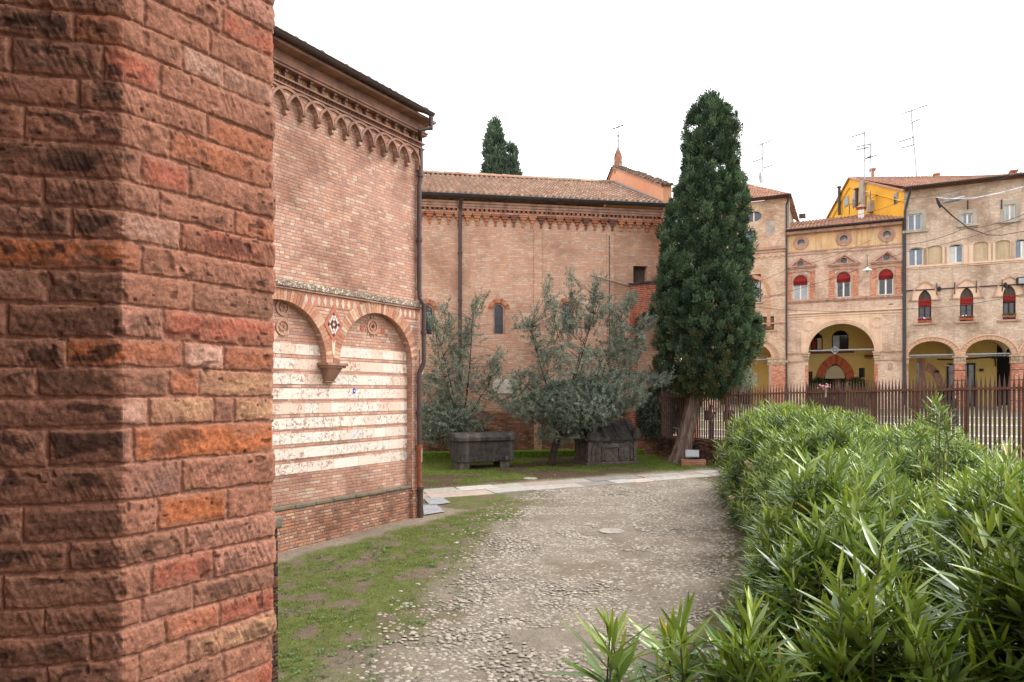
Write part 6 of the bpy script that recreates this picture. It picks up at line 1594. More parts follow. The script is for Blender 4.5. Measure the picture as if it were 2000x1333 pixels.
grey_tree('spreading silver grey tree with a slanted trunk between the two stone tombs', b1, [(1130,790,92,50,5.6),(1050,790,62,40,1.5),(1208,765,60,46,1.6),(1125,720,95,50,1.5),(1160,610,50,42,.5),(1222,680,40,50,.8),(1075,640,55,56,.35),(1090,845,50,22,.5),(1140,650,120,70,.45),(1020,745,34,26,.35)],
    2700, 58, 31, [(1076,912,8.5),(1080,890,7),(1087,862,7),(1096,840,7.5)], GREY, wisps=[([(1090,660),(1078,600),(1070,548)], .012), ([(1120,650),(1118,590),(1115,535)], .012), ([(1150,640),(1158,585),(1168,545)], .01), ([(1200,650),(1222,600),(1240,575)], .01), ([(1060,690),(1030,640),(1015,625)], .01), ([(1225,690),(1255,640),(1268,620)], .012), ([(1250,740),(1290,745),(1300,742)], .01)], Z=by)
bx, by = gp(905, 900); by = 27.4; bx = (906-CX)/FPX*by; b2 = (bx, by, float(gz(bx, by)))
grey_tree('airy grey tree with thin upright branches behind the plain stone tomb', b2, [(862,825,60,45,3.2),(905,815,55,38,1.3),(845,770,36,50,.9),(880,735,70,50,.7),(866,670,40,50,.2),(935,735,48,36,.3),(905,670,55,60,.22),(965,740,36,22,.1),(920,855,38,20,.3)],
    900, 54, 32, [(908,905,7),(906,875,6.5),(900,850,6)], GREY, wisps=[([(900,770),(905,690),(912,640),(935,580)], .016), ([(880,780),(858,700),(850,640),(838,620)], .014), ([(890,760),(880,690),(872,640),(868,590)], .012), ([(930,770),(965,720),(978,690)], .012), ([(905,700),(920,650),(945,575)], .01), ([(950,760),(985,790),(1000,800)], .008)], Z=by)
bx, by = gp(1284, 884); b3 = (bx, by, float(gz(bx, by)))
grey_tree('small dark green tree half hidden left of the cypress trunk', b3, [(1288,805,52,60,3.4),(1262,812,36,50,2.2),(1315,785,30,46,1.4),(1285,750,36,34,1.0)], 1700, 46, 33, [(1284,886,8),(1288,860,7),(1292,835,6)], [(38,58,44),(48,68,52),(58,78,60),(34,50,40)], leaf=(.075, .028), Z=by, name='small_tree')
by = 27.8; bx = (1447-CX)/FPX*by; b4 = (bx, by, float(gz(bx, by)))
grey_tree('thin young grey tree by the fence behind the cypress', b4, [(1440,735,20,22,2),(1452,725,14,18,1),(1436,765,12,14,.6)], 90, 34, 34, [(1447,900,3),(1446,820,2.4),(1443,770,2)], [(140,146,128),(120,130,110),(156,160,146)], wisps=[([(1440,750),(1450,735),(1461,715)], .008), ([(1440,760),(1455,752),(1464,742)], .008)], Z=by, name='young_tree')

# --- lawn, weeds, pebbles (what nobody would count)
def scatter_ground():
    rng = np.random.default_rng(77)
    # river pebbles set in the yard
    xs = np.arange(-3.6, 8.6, .086); ys = np.arange(6.3, 25.2, .058)
    X, Y = np.meshgrid(xs, ys); X = X+(np.arange(len(ys)) % 2)[:, None]*.05; X, Y = X.ravel(), Y.ravel()
    X = X+rng.normal(size=X.size)*.020; Y = Y+rng.normal(size=X.size)*.014
    el, er = edge_x(EDGE_L, Y), edge_x(EDGE_R, Y); up = np.interp(X, [-9, -3.4, 8, 12], [18.6, 20.3, 25.0, 25.8])
    n1 = fbm(X*.9, Y*.9, 3, 5); n2 = fbm(X*2.1, Y*2.1, 44, 4)
    dpath = (Y-(19.75+(X+3.3)*.4348))
    pr = sstep(-.9, .7, X-el+(n1-.5)*2)*(1-sstep(-.25, .35, X-er+(n2-.5)*.9))*(dpath < -.78)*(chapel_dist(X, Y) > .7)
    pr = pr*(.55+.43*sstep(.34, .5, n2))*(1-.6*sstep(.60, .72, n1))
    for (px, py, r) in ((1195, 1040, .5), (1245, 1085, .28), (1075, 1245, .42), (1290, 1290, .4), (1180, 1010, .4)): g = gp(px, py); pr = pr*sstep(r*.6, r*1.3, np.hypot((X-g[0])*.6, Y-g[1]))
    k = rng.random(X.size) < pr; X, Y = X[k], Y[k]; n = len(X)
    a = (.028+.018*rng.random(n))*np.where(rng.random(n) < .05, 1.5, 1); b = a*(.50+.35*rng.random(n)); h = .008+.008*rng.random(n); th = rng.normal(size=n)*.5
    m = 7; rings = [(1.0, -.2), (.95, .25), (.62, .8), (.0, 1.0)]
    V = []
    ph = 2*PI*np.arange(m)/m
    for q, z in rings[:3]:
        jit = 1+.12*rng.normal(size=(n, m)); lx = q*a[:, None]*np.cos(ph)[None]*jit; ly = q*b[:, None]*np.sin(ph)[None]*jit
        V.append(np.stack([X[:, None]+lx*np.cos(th)[:, None]-ly*np.sin(th)[:, None], Y[:, None]+lx*np.sin(th)[:, None]+ly*np.cos(th)[:, None], (gz(X, Y)+.001)[:, None]+z*h[:, None]+0*lx], 2))
    V.append(np.stack([X, Y, gz(X, Y)+.001+h*rng.uniform(.8, 1.05, n)], 1)[:, None, :])
    V = np.concatenate(V, 1); kk = V.shape[1]; f4 = []
    for i in range(2):
        for j in range(m): f4.append([i*m+j, i*m+(j+1) % m, (i+1)*m+(j+1) % m, (i+1)*m+j])
    for j in range(m): f4.append([2*m+j, 2*m+(j+1) % m, 3*m, 3*m])
    f4 = np.array(f4); quads = f4[:2*m]; tris = f4[2*m:, :3]
    base = (np.arange(n)*kk)[:, None, None]
    Fq = (base+quads[None]).reshape(-1, 4); Ft = (base+tris[None]).reshape(-1, 3)
    F = [tuple(q) for q in Fq]+[tuple(q) for q in Ft]
    c = tone(n, [(164,153,137),(150,140,126),(170,159,144),(136,127,116),(157,144,129),(146,137,127),(178,167,152)], .12, rng)
    o = mesh_np('cobblestones', V.reshape(-1, 3), F, M['pebble'], smooth=True, uv=None, col=np.repeat(c, kk, axis=0))
    props(o, 'rounded river pebbles set across the yard', 'cobbles', kind='stuff')
    # grass and weeds
    N = 420000; X = rng.uniform(-6, 9, N); Y = rng.uniform(6, 29, N)
    el, er = edge_x(EDGE_L, Y), edge_x(EDGE_R, Y); up = np.interp(X, [-9, -3.4, 8, 12], [18.8, 20.6, 25.6, 26.2]); n1 = fbm(X*.9, Y*.9, 3, 5); n2 = fbm(X*3.2, Y*3.2, 9, 4)
    left = sstep(-.7, 1.0, el-X+(n1-.5)*2.0)*(Y < 21)*(.12+.88*sstep(.32, .58, n2+.25*(n1-.4)))*sstep(.5, 1.0, chapel_dist(X, Y)+(n2-.5)*.4)
    sg = gp(900, 1020); left = np.maximum(left, .95*np.exp(-(((X-sg[0])/1.1)**2+((Y-sg[1])/1.3)**2))*sstep(.40, .55, n2)*(chapel_dist(X, Y) > .7))
    lit = sstep(.45, .58, fbm(X*.7+5, Y*1.1, 33, 4)+.10*np.exp(-((X-1.2)/1.8)**2)-.04)
    lawn = sstep(0, .6, Y-up+(n2-.5)*.6)*(1-.95*lit)*(nave_dist(X, Y) > .3)*1.0
    edge = sstep(-.5, .3, X-er)*sstep(.44, .60, n2)*(Y < 24)*.55
    sp = .030*(1-sstep(-.3, .6, X-er))*(Y < 20.5)*(chapel_dist(X, Y) > .5)
    pth = np.abs(Y-(19.95+(X+3.3)*.4348)) < .75
    p = np.clip(np.maximum.reduce([left*.42, lawn*1.0, edge, sp]), 0, 1)*(~pth)
    k = rng.random(N) < p; X, Y, lawn = X[k], Y[k], lawn[k]; n = len(X)
    P = np.stack([X, Y, gz(X, Y)-.005], 1); D = unit(rng.normal(size=(n, 3))*.55+np.array([0, 0, 1.]))
    L = (.022+.048*rng.random(n)**1.7)*np.where(lawn > .3, 1.25, 1.0); wd = .007+.006*rng.random(n)
    c = tone(n, [(98,116,48),(112,130,56),(86,102,46),(124,136,66),(110,114,60)], .2, rng)
    a = Acc(); a.add(*tri_blades(P, D, L, wd, c, rng))
    # rosettes of small round weeds
    M_ = 900; X = rng.uniform(-5.5, 3, M_*4); Y = rng.uniform(6.2, 17, M_*4); el = edge_x(EDGE_L, Y); n2 = fbm(X*1.5, Y*1.5, 71, 4)
    k = rng.random(X.size) < sstep(-.8, .8, el-X)*sstep(.45, .6, n2)*(chapel_dist(X, Y) > .8)*.8; X, Y = X[k], Y[k]; n = len(X)
    for j in range(7):
        ph = rng.random(n)*2*PI; d = np.stack([np.cos(ph), np.sin(ph), .35+.4*rng.random(n)], 1); r = .012+.035*rng.random(n)
        P = np.stack([X+np.cos(ph)*r, Y+np.sin(ph)*r, gz(X, Y)+.012+.012*rng.random(n)], 1)
        a.add(*leaf_cloud(P, d, .028+.02*rng.random(n), .020+.012*rng.random(n), tone(n, [(96,122,70),(112,136,86),(84,110,60)], .18, rng), .1, 1, rng, up=np.tile(np.array([[.1, .1, 1.]]), (n, 1))))
    props(a.build('grass', M['grass']), 'short grass and weeds growing over the yard and lawn', 'grass', kind='stuff')
    # leaf litter under the trees
    N = 9000; X = rng.uniform(-3, 8.5, N); Y = rng.uniform(10, 28, N); er = edge_x(EDGE_R, Y); up = np.interp(X, [-9, -3.4, 8, 12], [18.8, 20.6, 25.6, 26.2])
    lit = sstep(.43, .56, fbm(X*.7+5, Y*1.1, 33, 4)+.10*np.exp(-((X-1.2)/1.8)**2)-.04)*(Y > up); e2 = sstep(-.4, .5, X-er)*(Y < 23)*.8
    k = rng.random(N) < np.maximum(np.maximum(lit, e2), .035*(chapel_dist(X, Y) > .2)); X, Y = X[k], Y[k]; n = len(X); d = rand_dirs(n, rng); d[:, 2] *= .3
    a = Acc(); a.add(*leaf_cloud(np.stack([X, Y, gz(X, Y)+.015], 1), d, .04+.05*rng.random(n), .012+.015*rng.random(n), tone(n, [(140,112,84),(112,88,66),(166,138,104),(92,72,56)], .2, rng), .2, 1, rng, up=np.tile(np.array([[.1, .1, 1.]]), (n, 1))))
    props(a.build('leaf_litter', M['grass']), 'brown leaf litter beneath the trees and hedge', 'leaf litter', kind='stuff')
scatter_ground()
# ---------------------------------------------------------------- iron fence on its low wall
def fence():
    pts = FENCE[::-1]; t = thing('iron_fence', 'rusty iron fence of close set spiked bars along the square', 'fence', (pts[1][0], pts[1][1], 0))
    o = np.array([pts[1][0], pts[1][1]])
    zb = [1.22, 1.16, .98, .8, .6]; zr = [2.92, 3.10, 3.21, 3.25, 3.25]
    for i in range(len(pts)-1):
        A, B = np.array(pts[i])-o, np.array(pts[i+1])-o; L = np.linalg.norm(B-A); d = (B-A)/L; n = np.array([-d[1], d[0]])
        nb = max(1, int(round(L/1.66)))
        for b in range(nb):
            mb = MB(); s0, s1 = L*b/nb, L*(b+1)/nb; s = s0+.0615
            def P(s, w, z): q = A+d*s+n*w; return (q[0], q[1], z)
            while s < s1-.03:
                f = s/L; z0 = zb[i]*(1-f)+zb[i+1]*f; z1 = zr[i]*(1-f)+zr[i+1]*f; q = R.uniform(-.012, .012)
                hw, hd = .009, .036
                mb.add([P(s-hw, -hd, z0), P(s+hw, -hd, z0), P(s+hw, hd, z0), P(s-hw, hd, z0), P(s-hw, -hd, z1+.02), P(s+hw, -hd, z1+.02), P(s+hw, hd, z1+.02), P(s-hw, hd, z1+.02), P(s, 0, z1+.36+q)],
                       [(0, 1, 5, 4), (1, 2, 6, 5), (2, 3, 7, 6), (3, 0, 4, 7), (4, 5, 8), (5, 6, 8), (6, 7, 8), (7, 4, 8)])
                s += .123
            mb.build('grille_panel', M['rust'], t)
            f = s0/L; z0 = zb[i]*(1-f)+zb[i+1]*f; z1 = zr[i]*(1-f)+zr[i+1]*f; mb = MB(); e = .028
            mb.add([P(s0-e, -.035, z0-.1), P(s0+e, -.035, z0-.1), P(s0+e, .035, z0-.1), P(s0-e, .035, z0-.1), P(s0-e, -.035, z1), P(s0+e, -.035, z1), P(s0+e, .035, z1), P(s0-e, .035, z1), P(s0, 0, z1+.42)],
                   [(0, 1, 5, 4), (1, 2, 6, 5), (2, 3, 7, 6), (3, 0, 4, 7), (4, 5, 8), (5, 6, 8), (6, 7, 8), (7, 4, 8)]); mb.build('post', M['rust_light'], t)
        for (wz, hh, m) in ((0, .028, 'rust_light'), (-1, .02, 'rust')):
            za = [zr[i], zr[i+1]] if wz == 0 else [zb[i]+.02, zb[i+1]+.02]
            q = []
            for s, z in ((0, za[0]), (L, za[1])): q += [(*(A+d*s-n*.05), z-hh), (*(A+d*s+n*.05), z-hh), (*(A+d*s+n*.05), z+hh), (*(A+d*s-n*.05), z+hh)]
            MB().add(q, [(0, 3, 2, 1), (4, 5, 6, 7), (0, 1, 5, 4), (1, 2, 6, 5), (2, 3, 7, 6), (3, 0, 4, 7)]).build('rail', M[m], t)
    w = thing('retaining_wall', 'low brick retaining wall carrying the iron fence', 'wall', (pts[1][0], pts[1][1], 0))
    for i in range(len(pts)-1):
        A, B = np.array(pts[i])-o, np.array(pts[i+1])-o; L = np.linalg.norm(B-A); d = (B-A)/L; n = np.array([-d[1], d[0]])
        q = []
        for s, z in ((0, zb[i]-.02), (L, zb[i+1]-.02)): q += [(*(A+d*s-n*.22), -.6), (*(A+d*s+n*.22), -.6), (*(A+d*s+n*.22), z), (*(A+d*s-n*.22), z)]
        MB().add(q, [(0, 3, 2, 1), (4, 5, 6, 7), (0, 1, 5, 4), (1, 2, 6, 5), (2, 3, 7, 6), (3, 0, 4, 7)]).build('brickwork', M['pier_brick'], w)
fence()
def bouquet():
    x, y, z = W(1611, 758, 22.0)
    t = thing('flower_bouquet', 'small faded pink bouquet tied to the fence rail', 'bouquet', (x, y, z))
    mb = MB()
    for k in range(16): d = R.normal(size=3)*np.array([.10, .06, .05]); mb.ball(tuple(d+np.array([0, -.06, .05])), R.uniform(.02, .04), 6, 4)
    mb.build('blossom', plain_mat('faded pink flowers', (206,168,172), (176,110,104), 30), t)
    mb = MB(); mb.tube([(0, -.05, .02), (.01, -.05, -.18), (0, -.05, -.30)], [.03, .02, .03], 6); mb.build('wrapping', M['grey_plaster'], t)
bouquet()

# ---------------------------------------------------------------- stone tombs
def tomb_plain():
    ang = math.radians(22); x, y, _ = W(893, 920, 25.0); z = float(gz(x, y))
    t = thing('stone_tomb', 'plain black stained stone sarcophagus raised on two blocks', 'tomb', (x, y, z), ang); L, D = 2.26, .95
    for a in (.12, L-.55): MB().box(a, a+.38, .06, D-.06, -.2, .30).build('support_block', M['dark_stone_pale'], t, bevel=.03)
    MB().box(0, L, 0, D, .27, 1.05).build('chest', M['dark_stone'], t, bevel=.03)
    mb = MB(); e = .09
    prof = [(-e, 1.052), (-e, 1.20), (.12, 1.34), (D-.12, 1.34), (D+e, 1.20), (D+e, 1.052)]
    n = 6; mb.add([(-e, p, q) for p, q in prof]+[(L+e, p, q) for p, q in prof], [(0, 5, 4, 3, 2, 1)[::1], (6, 7, 8, 9, 10, 11)]+[(i, (i+1) % n, (i+1) % n+n, i+n) for i in range(n)])
    mb.build('lid', M['dark_stone'], t, bevel=.025)
    mb = MB()
    for k in range(14): mb.box(L-.62+R.uniform(0, .3), L-.5+R.uniform(0, .3), -.012, .02, .31+R.uniform(0, .1), .36+R.uniform(0, .1))
    mb.build('chipped_edge', M['dark_stone_pale'], t)
tomb_plain()
def tomb_carved():
    ang = math.radians(22); x, y, _ = W(1149, 906, 26.3); z = float(gz(x, y))
    t = thing('carved_tomb', 'carved stone sarcophagus with arches, pediment and roof shaped lid', 'tomb', (x, y, z), ang); L, D = 2.12, 1.15
    MB().box(-.10, L+.10, -.10, D+.1, -.2, .12).build('plinth', M['dark_stone_pale'], t, bevel=.03)
    MB().box(0, L, .03, D, .12, .93).build('chest', M['dark_stone_pale'], t, bevel=.02)
    mb = MB()
    for c in (.42, L-.42):
        mb.arc(c, .60, .17, .215, 0, PI, -.02, .05, 14); mb.arc(c, .60, .235, .275, 0, PI, -.035, .05, 14); mb.box(c-.275, c-.19, -.02, .05, .18, .60); mb.box(c+.19, c+.275, -.02, .05, .18, .60); mb.box(c-.30, c-.17, -.04, .05, .58, .63); mb.box(c+.17, c+.30, -.04, .05, .58, .63)
        mb.prism(archpts(c-.10, c+.10, .22, .56, 8), -.005, .05)
    c = L/2; mb.box(c-.36, c-.29, -.03, .05, .18, .66); mb.box(c+.29, c+.36, -.03, .05, .18, .66); mb.prism([(c-.42, .66), (c+.42, .66), (c+.36, .72), (c, .86), (c-.36, .72)], -.03, .05); mb.prism([(c-.26, .695), (c+.26, .695), (c, .81)], -.04, .0)
    for c in (.04, L-.04): mb.box(c-.07, c+.07, -.04, .06, .12, .93)
    mb.box(-.02, L+.02, -.05, .06, .88, .93)
    mb.build('relief', M['dark_stone_pale'], t, bevel=.008)
    mb = MB(); e = .12
    prof = [(-e, .935), (-e, 1.08), (D*.5, 1.72), (D+e, 1.08), (D+e, .935)]; n = 5
    mb.add([(-e, p, q) for p, q in prof]+[(L+e, p, q) for p, q in prof], [(0, 4, 3, 2, 1), (5, 6, 7, 8, 9)]+[(i, (i+1) % n, (i+1) % n+n, i+n) for i in range(n)])
    lid = mb.build('lid', M['dark_stone'], t, bevel=.02)
    mb = MB()
    for a in (-.05, .62, 1.25, 1.9): mb.add([(a, -e-.02, 1.09), (a+.1, -e-.02, 1.09), (a+.1, D*.5, 1.765), (a, D*.5, 1.765), (a, -e-.02, 1.06), (a+.1, -e-.02, 1.06)], [(0, 1, 2, 3), (4, 5, 1, 0)]); mb.tube([(a+.05, -e, 1.10), (a+.05, D*.5, 1.75)], .045, 6)
    for f in (.35, .7): mb.tube([(-e, -e+(D*.5+e)*f, 1.09+.63*f), (L+e, -e+(D*.5+e)*f, 1.09+.63*f)], .02, 5)
    mb.build('tile_ridges', M['dark_stone'], lid)
    for a0 in (-e-.02, L-.22): MB().prism([(a0, .99), (a0+.36, .99)]+[(a0+.18+.18*math.cos(PI*k/8), 1.12+.32*math.sin(PI*k/8)) for k in range(9)], -e-.05, .10).build('acroterion', M['dark_stone'], lid, bevel=.02)
tomb_carved()

# ---------------------------------------------------------------- small things in the yard
def disc(px, py, r, label):
    x, y = gp(px, py); z = float(gz(x, y)); t = thing('stone_disc', label, 'drain cover', (x, y, z))
    MB().lathe([(r, -.05), (r, .025), (r*.94, .032)], 28).build('slab', M['stone'] if r < .2 else M['slab_plain'], t); MB().lathe([(.02, .03), (.02, .036)], 8).build('hole', M['dark'], t)
M['slab_plain'] = plain_mat('pale round stone', (164,156,144), (140,132,120), 7, bump=.006)
disc(1194, 1039, .29, 'round pale stone cover set in the middle of the cobbles')
disc(1325, 1228, .22, 'round pale stone cover half hidden by the near oleander')
disc(1036, 936, .24, 'flat pale stone on the lawn below the grey tree')
def floodlight():
    x, y, _ = W(1352, 900, 26.4); z = float(gz(x, y)); t = thing('floodlight', 'grey ground floodlight tilted up on a bracket by the cypress', 'floodlight', (x, y, z+.24), math.radians(-12))
    q = [(-.26, -.06, .08), (.26, -.06, .08), (.2, .16, .10), (-.2, .16, .10), (-.26, .02, .36), (.26, .02, .36), (.18, .22, .30), (-.18, .22, .30)]
    h = MB().add(q, [(0, 3, 2, 1), (4, 5, 6, 7), (0, 1, 5, 4), (1, 2, 6, 5), (2, 3, 7, 6), (3, 0, 4, 7)]).build('housing', M['grey_metal'], t, bevel=.01)
    MB().add([(-.22, -.066, .11), (.22, -.066, .11), (.22, .006, .33), (-.22, .006, .33)], [(0, 1, 2, 3)]).build('lens', M['glass_pale'], h)
    MB().tube([(-.29, .08, .2), (-.29, .08, .0), (.29, .08, 0), (.29, .08, .2)], .014, 6).build('bracket', M['iron'], t)
    b = thing('brick_block', 'low reddish brick block under the floodlight', 'block', (x, y, z), math.radians(-12)); MB().box(-.42, .5, -.25, .3, -.2, .225).build('brickwork', M['plinth_brick'], b, bevel=.015)
floodlight()
def twig(px, py):
    x, y = gp(px, py); t = MB().tube([(-.12, 0, .012), (-.02, .015, .03), (.05, 0, .016), (.14, .02, .02)], [.006, .007, .006, .003], 5).build('fallen_twig', M['bark_dark'], loc=(x, y, float(gz(x, y))))
    props(t, 'short dark twig lying on the cobbles', 'twig')
twig(1318, 1037)

# ---------------------------------------------------------------- flower boxes, potted shrubs, stacked chairs
LP = (PF.o[0], PF.o[1])
def flower_box(px, py, label, cols, w=.42):
    u, z = PF.uv(px, py, -.06); X, Y, _ = PF.world(u, -.06); t = thing('flower_box', label, 'flower box', (X, Y, z), PF.ang)
    mb = MB(); mb.add([(-w*.45, -.1, 0), (w*.45, -.1, 0), (w*.45, .06, 0), (-w*.45, .06, 0), (-w*.5, -.12, .16), (w*.5, -.12, .16), (w*.5, .08, .16), (-w*.5, .08, .16)], [(0, 3, 2, 1), (4, 5, 6, 7), (0, 1, 5, 4), (1, 2, 6, 5), (2, 3, 7, 6), (3, 0, 4, 7)]); mb.build('pot', M['pot'], t)
    n = 120; a = Acc(); P = np.stack([R.uniform(-w*.5, w*.5, n), R.uniform(-.14, .06, n), R.uniform(.14, .26, n)], 1); a.add(*leaf_cloud(P, rand_dirs(n)+np.array([0, -.3, .5]), R.uniform(.05, .1, n), R.uniform(.03, .05, n), tone(n, [(84,112,50),(110,132,70),(70,96,44)]), .2)); a.build('foliage', M['grass'], t)
    if cols:
        mb = MB()
        for k in range(7): mb.cur = lin(*cols[k % len(cols)]); mb.ball((R.uniform(-w*.45, w*.45), R.uniform(-.12, 0), R.uniform(.22, .34)), R.uniform(.035, .06), 6, 4)
        mb.build('blossom', M['attr'], t, col=True)
flower_box(1800, 630, 'flower box with pink and white blooms on the window sill nearest the palazzo join', [(216,60,120),(232,228,230)])
flower_box(1813, 630, 'leafy flower box beside the pink and white blooms', [(216,80,110)])
flower_box(1881, 625.5, 'flower box with white and pink blooms on the middle pointed window', [(236,232,236),(226,96,150)])
flower_box(1894, 625.5, 'flower box with red blooms on the middle pointed window', [(200,40,60)])
flower_box(1965, 620.5, 'bare terracotta flower box on the farthest pointed window sill', None)
flower_box(1977, 620.5, 'flower box of trailing green on the farthest pointed window sill', None)
def pot_shrub(px, py, r, label):
    u, z = PF.uv(px, py, 4.0); X, Y, _ = PF.world(u, 3.9); zg = float(pz(X, Y)); t = thing('potted_shrub', label, 'potted plant', (X, Y, zg))
    MB().lathe([(.22, 0), (.32, .5), (.36, .52), (.34, .58)], 14).build('pot', M['pot'], t)
    n = 1500; d = rand_dirs(n); P = d*(r*R.uniform(.5, 1, n))[:, None]*np.array([1, .8, .95])+np.array([0, 0, z-zg]); a = Acc(); a.add(*leaf_cloud(P, d+np.array([0, 0, .4]), R.uniform(.08, .16, n), R.uniform(.03, .05, n), tone(n, [(44,66,36),(60,84,44),(74,96,52)]), .2)); a.build('foliage', M['cypress'], t)
    MB().tube([(0, 0, .5), (0, 0, z-zg)], .04, 6).build('stem', M['bark_dark'], t)
pot_shrub(1598, 751, .62, 'squarish potted shrub at the near side of the pointed doorway')
pot_shrub(1674.5, 751, .62, 'round potted shrub below the small barred window')
def chairs(px, lab, n):
    u = u_(px, 2.2); X, Y, _ = PF.world(u, 2.2); zg = float(pz(X, Y)); first = None
    me = None
    for k in range(n):
        if me is None:
            mb = MB(); w = .25
            mb.add([(-w, -.24, .44), (w, -.24, .44), (w, .22, .43), (-w, .22, .43), (-w, -.24, .47), (w, -.24, .47), (w, .22, .46), (-w, .22, .46)], [(0, 3, 2, 1), (4, 5, 6, 7), (0, 1, 5, 4), (1, 2, 6, 5), (2, 3, 7, 6), (3, 0, 4, 7)])
            N = 8
            for r in range(4):
                z0 = .52+.09*r; pts = [(w*1.02*math.sin(PI*.5*(2*i/N-1)), .24+.05*r*.3-.08*(1-math.cos(PI*.5*(2*i/N-1))), z0) for i in range(N+1)]; mb.tube(pts, .02, 5)
            for sx in (-1, 1): mb.tube([(sx*.24, -.22, .45), (sx*.26, -.25, 0)], .016, 5); mb.tube([(sx*.24, .2, .45), (sx*.26, .26, 0)], .016, 5); mb.tube([(sx*.25, .2, .45), (sx*.25, .25, .86)], .016, 5); mb.tube([(sx*.26, .2, .62), (sx*.27, -.2, .64), (sx*.25, -.22, .46)], .014, 5)
            o = mb.build('cafe_chair', M['iron']); first = o; me = o.data
        else: o = first.copy(); COL.objects.link(o)
        o.location = (X, Y, zg+.10*k); o.rotation_euler = (0, 0, PF.ang+.1); props(o, lab, 'chair', lab.replace('dark cafe chair', 'chairs'))
chairs(1839, 'dark cafe chair in the taller stack under the mustard portico wall', 11)
chairs(1856, 'dark cafe chair in the stack touching the brick pier', 10)
chairs(1962, 'dark cafe chair in the stack before the black passage', 10)

# ---------------------------------------------------------------- hanging lamps, cables, aerials, dishes
def tube_thing(name, pts, r, mat, label, cat, group=None):
    o = np.array(pts[0]); b = MB().tube([tuple(np.array(p)-o) for p in pts], r, 6).build(name, M[mat], loc=tuple(o)); return props(b, label, cat, group)
def sag(A, B, s, n=14): A, B = np.array(A), np.array(B); return [tuple(A*(1-t)+B*t-np.array([0, 0, 4*s*t*(1-t)])) for t in np.linspace(0, 1, n)]
M['lamp_grey'] = plain_mat('dull lamp housing', (132,132,128), (112,112,110), 5, rough=.5)
def lamp1():
    Z = 27.0; A = W(1838, 397, Z); B = W(1884, 386, Z+.3); A, B = np.array(A), np.array(B)
    t = thing('hanging_lamp', 'long grey white lamp hung from a cable before the long palazzo', 'lamp', tuple(A)); d = B-A; L = np.linalg.norm(d)
    P = [(0, .02), (.12, .07), (.4, .13), (.75, .15), (.95, .10), (1.0, .03)]
    mb = MB(); rings = []
    for s, r in P:
        c = d*s
        rings += [(c[0], c[1]+r*1.1*math.cos(2*PI*k/10), c[2]+r*.6*math.sin(2*PI*k/10)) for k in range(10)]
    mb.add(rings, [(i*10+k, i*10+(k+1) % 10, (i+1)*10+(k+1) % 10, (i+1)*10+k) for i in range(len(P)-1) for k in range(10)]); mb.build('housing', M['lamp_grey'], t, True)
    MB().tube([tuple(d*.45+np.array([-.20, 0, .24])), tuple(d*.5+np.array([0, 0, .16])), tuple(d*.60+np.array([.16, 0, .34]))], .022, 5).build('bracket', M['lamp_grey'], t)
    c = -np.array(W(1838, 397, Z))
    q = [np.array(W(x, y, Z))+c for x, y in ((1829, 387), (1833, 396), (1837, 406))]; MB().tube([tuple(p) for p in q], [.03, .06, .04], 6).build('clamp', M['iron'], t)
    tube_thing('power_cable', [W(1829, 386, Z), W(1850, 389, Z), W(1900, 388, Z), W(1950, 378, Z), W(2000, 365, Z), W(2100, 330, Z)], .024, 'cable_white', 'thick white cable running from the hanging lamp past the pointed windows', 'cable')
    tube_thing('power_cable', [W(1837, 400, Z), W(1860, 422, Z), W(1893, 447, Z+4), W(1930, 459, Z+8), W(1955, 460, Z+14), W(2000, 452, Z+18.5)], .026, 'iron', 'slack black cable drooping from the hanging lamp', 'cable')
lamp1()
def lamp2():
    Z = 44.0; x, y, z = W(1694, 527, Z); t = thing('hanging_lamp', 'small white shade lamp hung before the middle palazzo', 'lamp', (x, y, z))
    MB().lathe([(.30, -.07), (.25, -.01), (.08, .06), (.05, .15)], 14).build('shade', M['white_paint'], t)
    MB().ball((0, 0, -.08), .1, 8, 6).build('bulb', M['glass_pale'], t); MB().tube([(0, 0, .2), (-.02, 0, 1.0)], .02, 5).build('hanger', M['iron'], t)
lamp2()
CB = 'thin cables strung across the square'
for pts, s, lab, r in (([(1440, 596, 50), (1766, 493, 49), (2010, 424, 45)], .25, 'thin cable rising across all three palazzi above the pedimented windows', .018),
      ([(1440, 559, 52), (1540, 525, 52), (1700, 470, 50)], .2, 'thin cable across the tower house and the pediment of the first window', .016),
      ([(1470, 600, 52), (1765, 604, 48.5), (2010, 572, 45)], .25, 'thin pale cable crossing below the pedimented windows', .016),
      ([(1560, 440, 52), (1700, 414, 50), (1765, 390, 49.5), (1895, 366, 47.5), (2010, 330, 42)], .1, 'thin cable running up over the palazzo roof', .015),
      ([(1766, 478, 49), (1880, 448, 47), (2010, 415, 44)], .2, 'thin dark cable crossing the upper windows of the long palazzo', .018)):
    P = []
    for a, b in zip(pts[:-1], pts[1:]): P += sag(W(*a), W(*b), s, 10)[:-1]
    P.append(W(*pts[-1])); tube_thing('overhead_cable', P, r, 'gutter', lab, 'cable', CB)
